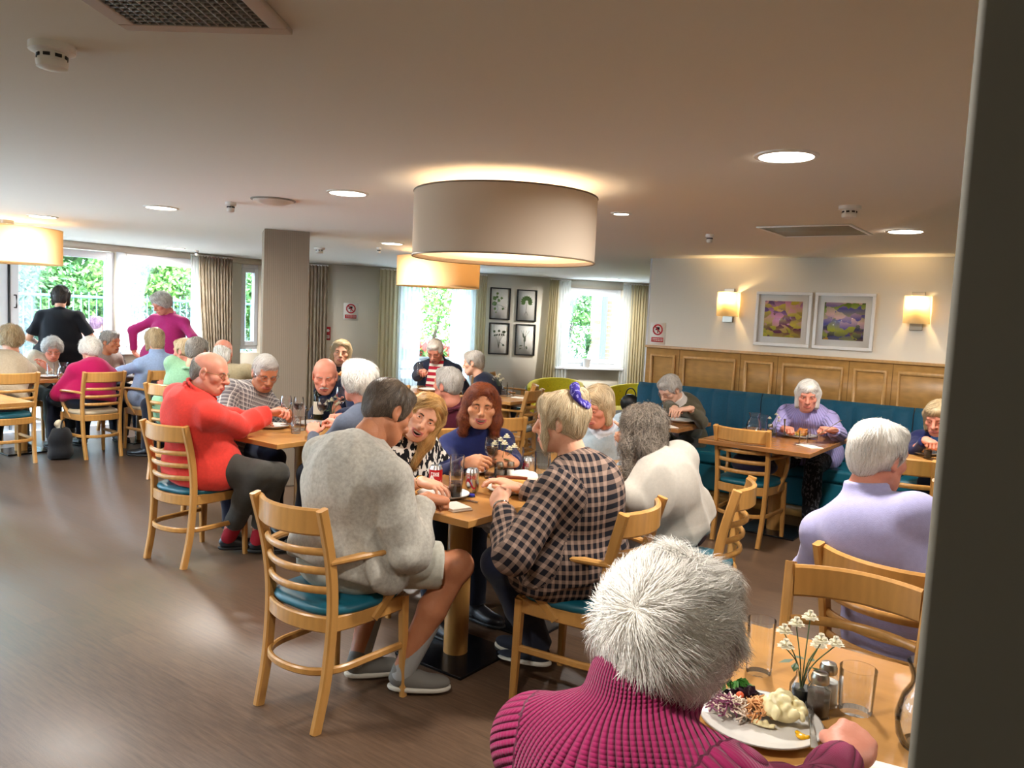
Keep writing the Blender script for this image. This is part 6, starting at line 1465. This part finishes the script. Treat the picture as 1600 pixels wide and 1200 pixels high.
def heap(name, p, rx, ry, h, m, n, seed, lab, kind='lump', size=.012, cat='food'):
    rg = np.random.default_rng(seed); P = [E_((0, 0, 0), (rx * .8, ry * .8, h * .7), k=.006)] if kind == 'lump' else []
    b = MB()
    for i in range(n):
        a = rg.uniform(0, 6.28); q = rg.uniform(0, 1) ** .5; x, y = rx * q * math.cos(a), ry * q * math.sin(a); z = h * (1 - q * q) * rg.uniform(.6, 1)
        if kind == 'lump': P.append(E_((x, y, z), rg.uniform(.5, 1, 3) * size, np.linalg.qr(rg.normal(size=(3, 3)))[0], k=.004))
        elif kind == 'shred': d = rg.normal(size=3) * np.array([1, 1, .45]); d /= np.linalg.norm(d); c = np.array([x, y, z + .004]); b.tube([c - d * size, c + rg.normal(size=3) * size * .25, c + d * size], .0017, 5)
        else:
            c = np.array([x, y, z + .006]); u = rg.normal(size=3); u /= np.linalg.norm(u); w = np.cross(u, rg.normal(size=3)); w /= np.linalg.norm(w); nn = np.cross(u, w)
            pts = [c - u * size, c - u * size * .3 + w * size * .7 + nn * size * .3, c + u * size * .5 + w * size * .6, c + u * size * 1.1, c + u * size * .5 - w * size * .6, c - u * size * .3 - w * size * .7 + nn * size * .3, c - nn * size * .2]; b.add(pts, [(0, 1, 6), (1, 2, 6), (2, 3, 6), (3, 4, 6), (4, 5, 6), (5, 0, 6)])
    if kind == 'lump': V, F = sdf_mesh(P, .0022 if rx < .06 else .003); V = V - np.array([0, 0, V[:, 2].min()]); o = put(name, raw_mesh(name, V, F, True, [m]), None, tuple(p))
    else:
        zm = min(v[2] for v in b.V); b.V = [(v[0], v[1], v[2] - zm) for v in b.V]; o = b.build(name, m, None, smooth=kind == 'shred', loc=tuple(p), sharp=None)
    return tag(o, lab, cat, kind='stuff')


def shaker(px, py, lab, fillm, zf=.055):
    def f(o):
        b = MB(); b.lathe([(.0001, 0), (.026, 0), (.027, .004), (.027, .06), (.017, .076), (.0155, .076), (.025, .059), (.025, .005), (.0001, .004)], 8, R=Matrix.Rotation(rad(22.5), 3, 'Z')); b.build('glass_body', G_t, o, bevel=.001)
        b = MB(); b.lathe([(.0001, .0045), (.0245, .0045), (.0245, zf), (.0001, zf)], 8, R=Matrix.Rotation(rad(22.5), 3, 'Z')); b.build('seasoning', fillm, o)
        b = MB(); b.lathe([(.018, .074), (.0195, .077), (.0195, .088), (.016, .097), (.0001, .100)], 24); b.build('screw_cap', M_nickel, o, smooth=True)
    return inst(('sh', fillm.name), f, 'shaker', at_z(px, py, Z3), 15, lab, 'shaker', 'salt and pepper shakers')


M_petal = mat('cream_petal', '#ece6cf', .7); M_stalk = mat('stalk_green', '#3f5a34', .6)
def vase(px, py, lab, s=1.0, n=7):
    def f(o):
        b = MB(); b.lathe([(.0001, 0), (.022, 0), (.026, .01), (.026, .045), (.014, .065), (.014, .082), (.017, .088), (.0155, .088), (.0125, .08), (.0125, .066), (.024, .044), (.024, .012), (.0001, .005)], 28); b.build('glass_body', G_t, o, smooth=True)
        b = MB(); b.lathe([(.0001, .006), (.0235, .012), (.0235, .04), (.0001, .04)], 20); b.build('dark_pebbles', mat('dark_pebbles', '#1b1d1c', .5) if 'dark_pebbles' not in D.materials else D.materials['dark_pebbles'], o, smooth=True)
        st = MB(); lf = MB(); rg = np.random.default_rng(12)
        for i in range(n):
            a = i * 2.4; r = .025 + .012 * (i % 3); tip = np.array([r * math.cos(a) * 1.3, r * math.sin(a) * 1.3, .135 + .018 * (i % 4)]); st.tube(smooth_path([(0, 0, .03), (tip[0] * .3, tip[1] * .3, .095), tip], 8), .0014, 5)
            fl = MB()
            for ring, (k, rr, up) in enumerate(((8, .021, .003), (7, .015, .010), (5, .008, .015))):
                for j in range(k):
                    q = 6.283 * j / k + ring; d = np.array([math.cos(q), math.sin(q), 0]); w = np.array([-math.sin(q), math.cos(q), 0]); c0 = tip + np.array([0, 0, up * .4]); fl.add([c0, c0 + d * rr * .6 + w * rr * .4 + [0, 0, up], c0 + d * rr + [0, 0, up * .6], c0 + d * rr * .6 - w * rr * .4 + [0, 0, up]], [(0, 1, 2, 3)])
            fl.build('flower_head', M_petal, o, smooth=True, sharp=None)
            if i < 5:
                q = a + .9; d = np.array([math.cos(q), math.sin(q), -.15]); w = np.array([-math.sin(q), math.cos(q), 0]); c0 = np.array([tip[0] * .4, tip[1] * .4, .10]); lf.add([c0, c0 + d * .02 + w * .009, c0 + d * .042, c0 + d * .02 - w * .009], [(0, 1, 2, 3)])
        st.build('stalks', M_stalk, o, smooth=True); lf.build('leaves', M_stalk, o)
    o = inst(('vase', n), f, 'flower_vase', at_z(px, py, Z3), 40, lab, 'vase', 'small vases of cream flowers'); o.scale = (s, s, s); return o


def cutlery(kind, p, yaw, lab, dz=0):
    def f(o):
        b = MB(); P = [(0, -.095, .003), (0, -.05, .004), (0, .02, .004), (0, .045, .006)]; b.sweep(P, [rect(.017, .0026, .001), rect(.012, .003, .001), rect(.006, .003, .001), rect(.007, .0025, .001)]); b.build('handle', M_steel, o, smooth=True)
        b = MB()
        if kind == 'fork':
            b.sweep([(0, .045, .006), (0, .058, .005), (0, .068, .004)], [rect(.008, .002, .0008), rect(.020, .002, .0008), rect(.023, .002, .0008)])
            for i in range(4): x = -.0095 + i * .00633; b.sweep([(x, .066, .004), (x, .085, .003), (x, .105, .006)], rect(.003, .002, .0008))
        else: b.sweep([(0, .045, .005), (0, .06, .005), (0, .10, .005), (.004, .125, .005)], [rect(.008, .002, .0008), rect(.019, .0016, .0006), rect(.019, .0014, .0006), rect(.005, .001, .0004)])
        b.build('tines' if kind == 'fork' else 'blade', M_steel, o, smooth=True)
    p = np.array(p, float); p[2] += dz; return inst(kind, f, kind, p, yaw, lab, kind, 'steel cutlery')


def napkin(p, yaw, lab, w=.15, d=.09, h=.010):
    o = empty('napkin', tuple(p), yaw, lab, 'napkin', 'paper napkins')
    for i in range(2): b = MB(); b.bx(-w / 2 + .002 * i, w / 2 - .003 * i, -d / 2, d / 2 - .004 * i, h / 2 * i, h / 2 * (i + 1) - .0006); b.build('fold', M_nap, o, bevel=.0016)
    return o


def crumple(p, lab, r=.06, seed=1, m=M_nap):
    V, F = sdf_mesh([E_((0, 0, .02), (r, r * .75, .028), k=.01)], .004); N = vnormals(V, F); V = V + N * (.012 * np.abs(wobble(V, 60, seed)))[:, None]; V[:, 2] -= V[:, 2].min(); return tag(put('crumpled_napkin', raw_mesh('crumpled_napkin', V, F, False, [m]), None, tuple(p)), lab, 'napkin')


Zt = lambda px, py: at_z(px, py, Z3)
# middle table
can(680, 764, 'all red drinks can beside the laughing blonde woman', M_canr, mat('can_white_print', '#f2f0ec', .35), -55)
can(737, 769, 'silver diet drinks can with red lettering at the middle of the table', M_can, mat('can_red_print', '#a3142a', .3, .2), -58); can(825, 748, 'silver drinks can with a red swirl by the checked shirt sleeve', M_can, mat('x', '#a3142a', .3), -90)
tumbler(711, 779, 'tumbler half full of dark cola next to the folded napkin', .033, .13, .48, M_cola); tumbler(713, 756, 'tall clear water tumbler behind the glass of cola', .037, .145, .45, G_water); tumbler(765, 747, 'small clear tumbler in front of the raised wine glass', .031, .10, .3, G_water); tumbler(806, 742, 'tall straight pint tumbler right of the flower vase', .036, .15, 0)
tumbler(846, 746, 'wide clear tumbler touching the checked shirt on the middle table', .042, .14, .5, G_water)
p = at_depth(768, 700, 4.12); wineglass((p[0], p[1], max(.752, p[2] - .14)), 'wine glass of red held in both hands by the woman in navy', 1)
vase(783, 747, 'flower vase of cream blooms on the crowded middle table', 1.1); M_salt = mat('salt_white', '#f0eee8', .7); M_pep = mat('pepper_brown', '#4f4236', .8)
shaker(797, 750, 'white salt shaker at the foot of the flowers on the middle table', M_salt); shaker(780, 751, 'pepper shaker in front of the flowers on the middle table', M_pep)
plate(Zt(693, 776), 'plate under the hands of the man in the grey sweatshirt', .12); plate(Zt(800, 768), 'plate with salad before the woman in the checked shirt', .125); plate(Zt(727, 738), 'white plate before the woman in the navy turtleneck', .12, mat('white_plate', '#e9e6e0', .2))
pc = Zt(803, 768); heap('salad_leaves', pc + [.035, -.02, .009], .045, .045, .025, mat('purple_leaf', '#3a1a2e', .5), 60, 5, 'dark salad leaves on the plate of the woman in the checked shirt', 'leaf', .014); heap('pasta_salad', pc + [-.045, -.045, .009], .04, .035, .022, mat('pasta_cream', '#cdb36a', .5), 26, 8, 'pale pasta salad on the plate of the woman in the checked shirt')
o = empty('hot_dog', tuple(pc + [-.04, .035, .012]), 35, 'hot dog with a shiny sausage in a split bun on the middle table', 'food'); soft('bun', [C_((-.06, 0, .022), (.06, 0, .022), .024, k=.01), C_((-.07, 0, .045), (.07, 0, .045), .012, k=.008, op='-')], .004, mat('bun_gold', '#c99746', .6), o); b = MB(); b.tube([(-.075, 0, .040), (-.03, 0, .043), (.03, 0, .043), (.075, 0, .040)], .0115, 12); b.build('sausage', mat('sausage_brown', '#6a2c14', .2), o, smooth=True)
napkin(Zt(711, 794), -18, 'folded white napkin on the near corner of the middle table', .13, .10, .014); crumple(Zt(818, 757), 'crumpled white napkin beside the silver can with the red swirl', .065, 3); cutlery('fork', Zt(718, 781), 100, 'fork beside the glass of cola on the middle table')
o = empty('bottle_cap', tuple(Zt(736, 776)), 0, 'bright blue screw cap lying near the silver diet can', 'cap'); b = MB(); b.lathe([(.0001, 0), (.017, 0), (.018, .003), (.017, .012), (.0001, .013)], 24); b.build('cap_top', mat('cap_blue', '#1a2f9a', .35), o, smooth=True); b = MB(); b.tube([(.0185 * math.cos(a), .0185 * math.sin(a), .003) for a in np.linspace(0, 6.283, 25)[:-1]], .002, 6, closed=True); b.build('seal_ring', M_blk, o, smooth=True)
# table of the man in red
p = at_depth(447, 630, 5.32); wineglass((p[0], p[1], p[2] - .145), 'clear wine glass under the raised hand of the man in red', 0); wineglass(Zt(466, 662), 'wine glass of red behind the glass jug', 1); wineglass(Zt(503, 664), 'wine glass of red in front of the wine bottle', 1); jug(467, 672, 'glass jug of water at the near edge by the man in red'); tumbler(462, 677, 'clear tumbler in front of the glass jug', .034, .11, .5, G_water)
p = at_depth(534, 618, 5.05); wineglass((p[0], p[1], p[2] - .14), 'clear wine glass lifted between the moustached man and the curly haired woman', 0)
o = empty('wine_bottle', tuple(Zt(497, 657)), 0, 'dark wine bottle with a cream label on the table of the man in red', 'bottle'); b = MB(); b.lathe([(.0001, 0), (.036, 0), (.0375, .004), (.0375, .185), (.030, .215), (.0155, .235), (.0145, .30), (.0001, .30)], 32); b.build('bottle_body', mat('bottle_green', '#10190f', .08), o, smooth=True); b = MB(); b.lathe([(.038, .05), (.038, .145)], 32); b.F = b.F[:32]; b.M = [0] * 32; b.build('label', mat('label_cream', '#cfc7b4', .7), o, smooth=True); b = MB(); b.lathe([(.0155, .235), (.0155, .305), (.0001, .306)], 24); b.build('foil', mat('foil_gold', '#8d7a35', .4, .5), o, smooth=True)
vase(518, 662, 'flower vase of cream blooms beside the wine bottle', 1.0); plate(Zt(488, 664), 'plate behind the glass jug on the table of the man in red', .115); plate(Zt(425, 668), 'plate before the man in the grey checked shirt', .115)
o = empty('sugar_bowl', tuple(Zt(534, 664)), 0, 'silver bowl right of the flowers on the table of the man in red', 'bowl'); b = MB(); b.lathe([(.0001, 0), (.03, 0), (.045, .02), (.05, .05), (.047, .05), (.042, .022), (.0001, .008)], 28); b.build('bowl_body', M_can, o, smooth=True); b = MB(); b.tube([(.05, 0, .048), (.07, 0, .05), (.07, 0, .03), (.047, 0, .026)], .004, 8); b.build('handle', M_can, o, smooth=True)
p = at_depth(536, 589, 4.98); heap('pastry', p, .032, .02, .022, mat('pastry_gold', '#c07a34', .5), 22, 2, 'golden pastry held up before the curly haired woman', 'lump', .012)
# patio tables
tumbler(79, 590, 'clear tumbler on the patio table beside the water carafe', .036, .15, .5, G_water); carafe(99, 592, 'water carafe left of the woman in crimson'); carafe(201, 587, 'water carafe between the women in crimson and pale blue', s=1.0)
tumbler(212, 584, 'clear tumbler right of the carafe by the woman in pale blue', .036, .12, .4, G_water); tumbler(220, 589, 'low clear tumbler by the pale blue sleeve', .04, .09, .5, G_water); plate(Zt(208, 590), 'plate on the patio window table beside the carafe', .115); plate(Zt(73, 590), 'plate before the silver haired woman with glasses', .115)
# bench tables
carafe(1177, 678, 'water carafe at the left of the bench woman in lilac', s=1.0); tumbler(1191, 677, 'tall clear tumbler behind the carafe on the bench table', .036, .15, .62, G_water); vase(1209, 683, 'flower vase with one cream bloom on the bench table', .9, 4); shaker(1203, 682, 'shaker beside the carafe on the bench table', M_pep)
plate(Zt(1247, 683), 'dinner plate before the bench woman in the lilac jumper', .135); pb = Zt(1247, 683); heap('vegetables', pb + [-.04, 0, .009], .05, .05, .02, mat('veg_green', '#7b8a3a', .6), 40, 3, 'green vegetables on the plate of the bench woman in lilac', 'leaf', .013); heap('burger', pb + [.03, .02, .009], .045, .045, .035, mat('burger_orange', '#b8702a', .5), 12, 6, 'golden burger bun on the plate of the bench woman in lilac', 'lump', .02); heap('chips', pb + [-.01, -.06, .009], .05, .03, .02, mat('chip_yellow', '#d6b25c', .5), 26, 4, 'pale chips at the front of the lilac woman\'s plate', 'shred', .022)
tumbler(1255, 694, 'low clear tumbler at the front of the bench table', .034, .10, .0); tumbler(1271, 687, 'clear tumbler right of the plate on the bench table', .034, .10, .3, G_water); napkin(Zt(1265, 698), -36, 'white napkin with cutlery at the near edge of the bench table', .17, .11, .006); cutlery('knife', Zt(1262, 697), 120, 'knife on the napkin of the bench table', .0065); cutlery('fork', Zt(1270, 696), 120, 'fork on the napkin of the bench table', .0065)
o = empty('handbag', (-2.0, 5.90, .483), 12, 'dark purple bag lying on the teal seat of the chair at the bench table', 'bag'); soft('bag_body', [E_((0, 0, .075), (.17, .13, .085), k=.03), E_((.05, .03, .12), (.08, .07, .05), k=.03), P_((0, 0, .004), (0, 0, -1), k=.01)], .01, fabric('plum_nylon', '#251c33', .5, .2), o, .008, 30); b = MB(); b.tube(smooth_path([(-.12, 0, .12), (-.10, -.06, .19), (.02, -.08, .17), (.10, -.04, .13)], 16), .009, 8); b.build('strap', M_black, o, smooth=True)
plate(Zt(1064, 659), 'white plate before the bench woman in the grey cardigan', .13, D.materials['white_plate']); tumbler(1037, 652, 'clear tumbler left of the bench woman in the grey cardigan', .036, .13, .3, G_water); napkin(Zt(1047, 667), -40, 'white napkin on the grey cardigan woman\'s table near its corner', .15, .09, .006); napkin(Zt(958, 652), 0, 'white napkin behind the short haired blonde woman on the bench side table', .15, .09, .006)
plate(Zt(1442, 709), 'plate with a burger before the woman in the blue top', .13); pr_ = Zt(1442, 709); heap('burger', pr_ + [.01, .0, .009], .045, .045, .035, D.materials['burger_orange'], 12, 9, 'golden burger on the plate of the woman in the blue top', 'lump', .02); heap('salad_leaves', pr_ + [-.06, -.01, .009], .03, .035, .02, D.materials['veg_green'], 30, 9, 'green salad beside the burger of the woman in the blue top', 'leaf', .013)
shaker(1449, 716, 'pepper shaker nearest the chair rail on the right bench table', M_pep); shaker(1471, 714, 'white salt shaker on the right bench table', M_salt); tumbler(1460, 710, 'flower side tumbler between the two shakers on the right bench table', .03, .09, .3, G_water); tumbler(1484, 712, 'clear tumbler beside the dark wall end on the right bench table', .036, .12, .4, G_water)
# table before the yellow chairs
tumbler(787, 619, 'clear tumbler on the table before the yellow armchairs, left one', .036, .15, .4, G_water); tumbler(797, 620, 'clear tumbler on the table before the yellow armchairs, right one', .036, .13, 0); vase(776, 617, 'flower vase on the table before the yellow armchairs', 1.1); napkin(Zt(815, 622), 10, 'white napkin on the table before the yellow armchairs', .2, .12, .006)
p = at_depth(656, 577, 8.62); tumbler(0, 0, 'clear tumbler in the hand of the man in the striped jumper', .034, .14, .4, G_water, at=(p[0], p[1], p[2] - .07)); p = at_depth(672, 590, 8.45); plate((p[0], p[1], .7605), 'plate before the man in the striped jumper', .12)
# foreground table
tumbler(1185, 1050, 'tall empty tumbler standing alone on the foreground table', .0345, .135, 0); tumbler(1336, 1110, 'empty tumbler behind the hand of the woman in magenta', .040, .10, 0)
carafe(1446, 1168, 'water carafe half hidden by the dark wall end on the foreground table', s=1.05); vase(1250, 1100, 'flower vase of cream blooms next to the pepper shaker on the foreground table', 1.0); shaker(1277, 1117, 'large pepper shaker in front on the foreground table', M_pep); shaker(1290, 1100, 'salt shaker behind the pepper shaker on the foreground table', M_salt)
pf = Zt(1187, 1134); plate(pf, 'grey stoneware plate of salads on the foreground table', .127); u = CR[:2] / np.linalg.norm(CR[:2]); w = np.array([-u[1], u[0]])
at_pl = lambda a, b_, z=.008: np.array([pf[0] + u[0] * a + w[0] * b_, pf[1] + u[1] * a + w[1] * b_, Z3 + z])
heap('salad_leaves', at_pl(-.01, .068, .010), .05, .028, .03, mat('beet_leaf', '#2c1424', .45), 90, 11, 'dark purple salad leaves at the far side of the foreground plate', 'leaf', .013); heap('rocket_leaves', at_pl(-.02, .088, .016), .04, .014, .03, mat('rocket_green', '#3f7a2c', .5), 26, 12, 'green rocket leaves topping the purple salad on the foreground plate', 'leaf', .013)
heap('coleslaw', at_pl(-.055, .028), .042, .034, .026, mat('slaw_cream', '#dcc9b4', .45), 90, 13, 'creamy coleslaw with purple shreds at the left of the foreground plate', 'shred', .016); heap('red_cabbage', at_pl(-.07, .03, .012), .036, .03, .026, mat('cabbage_purple', '#7a3458', .5), 40, 14, 'purple cabbage shreds over the coleslaw on the foreground plate', 'shred', .015)
heap('grated_carrot', at_pl(.0, .022), .030, .036, .03, mat('carrot_orange', '#dba066', .5), 110, 15, 'grated orange carrot at the middle of the foreground plate', 'shred', .014); heap('potato_salad', at_pl(.052, .012), .046, .04, .034, mat('potato_cream', '#e2d6a4', .4), 46, 16, 'chunky cream potato salad at the right of the foreground plate', 'lump', .013); heap('carrot_stick', at_pl(-.03, .055, .03), .006, .006, .008, mat('carrot_deep', '#d2562a', .45), 5, 17, 'bright carrot piece among the purple leaves', 'lump', .008)
heap('mustard', at_pl(.066, -.062, .009), .015, .013, .007, mat('mustard_yellow', '#e0a80c', .25), 2, 18, 'yellow mustard dollop at the near rim of the foreground plate', 'lump', .006); heap('potato_crumbs', at_pl(.0, -.015), .03, .012, .006, D.materials['potato_cream'], 8, 19, 'small potato crumbs at the centre of the foreground plate', 'lump', .006)
q = Zt(1266, 1150); cutlery('fork', q + [.0, .0, .0], 20, 'steel fork leaning on the right rim of the foreground plate', .020); napkin(Zt(1412, 1222), 10, 'white napkin at the bottom edge of the foreground table', .14, .10, .006)
# bag on the floor
b_ = at_z(94, 716, 0); o = empty('handbag', (b_[0], b_[1], 0), -40, 'black cloth bag standing on the floor beside the crimson woman\'s chair', 'bag'); soft('bag_body', [E_((0, 0, .17), (.125, .10, .20), k=.04), E_((0, 0, .06), (.13, .105, .10), k=.05), P_((0, 0, .004), (0, 0, -1), k=.01), P_((0, 0, .31), (0, 0, 1), k=.03)], .01, fabric('black_canvas', '#1d1e22', .8, .2), o, .008, 26)
soft('paper_tissue', [E_((.02, 0, .33), (.05, .035, .05), k=.02)], .008, mat('tissue_cream', '#cfc6ae', .9), o, .008, 60); b = MB(); b.tube(smooth_path([(-.10, -.02, .28), (-.17, -.04, .22), (-.18, -.05, .10)], 12), .010, 8); b.build('strap', M_black, o, smooth=True); b = MB(); b.tube([(.08 * math.cos(a), .03, .29 + .09 * math.sin(a)) for a in np.linspace(0, math.pi, 13)], .008, 8); b.build('handle', M_black, o, smooth=True)
# hairpiece and bracelets
def on_person(P, b, name, m): V = np.array(b.V) - P['org']; return put(name, raw_mesh(name, V, b.F, True, [m]), P['root'])
H, HB, s = P_plaid['H'], P_plaid['HB'], P_plaid['s']; q = [(52 * math.cos(a), -78 + 22 * math.sin(a), 92 + 40 * math.sin(a)) for a in np.linspace(0, 6.283, 19)]
V, F = sdf_mesh([C_(H + s * mm(*q[i]) @ HB, H + s * mm(*q[i + 1]) @ HB, .017, k=.006) for i in range(18)], .004); V = V + vnormals(V, F) * (.005 * wobble(V, 120, 2))[:, None]; put('scrunchie', raw_mesh('scrunchie', V - P_plaid['org'], F, True, [printed('purple_satin', '#3a2f86', '#8f86c8', 90, .58)]), P_plaid['root'])
def bracelet(P, i, m, k=.9, r=.030):
    sd, S, E, W, hd, pn, pose = P['arms'][i]; d = unit(W - E); c = E + (W - E) * k; a1 = unit(np.cross(d, [0, 0, 1.])); a2 = np.cross(d, a1); b = MB(); b.tube([c + (a1 * math.cos(a) + a2 * math.sin(a)) * r for a in np.linspace(0, 6.283, 25)[:-1]], .004, 8, closed=True); return on_person(P, b, 'bracelet', m)
bracelet(P_plaid, 0, M_chrome, .985, .0315); bracelet(P_blonde, 1, mat('gold', '#b08a3c', .25, 1), .97, .028)
crumple(at_z(768, 832, .645), 'grey napkin on the lap of the woman in the checked shirt', .09, 5, mat('grey_napkin', '#8f8f94', .9)); crumple(at_z(1240, 716, .60), 'white napkin on the lap of the bench woman in the lilac jumper', .10, 6)
p = at_depth(1226, 668, 6.05); o = cutlery('fork', p, 150, 'fork in the hand of the bench woman in lilac'); o.rotation_euler = (rad(-35), 0, rad(200)); p = at_depth(1298, 668, 5.85); o = cutlery('knife', p, 0, 'knife in the hand of the bench woman in lilac'); o.rotation_euler = (rad(-35), 0, rad(130))
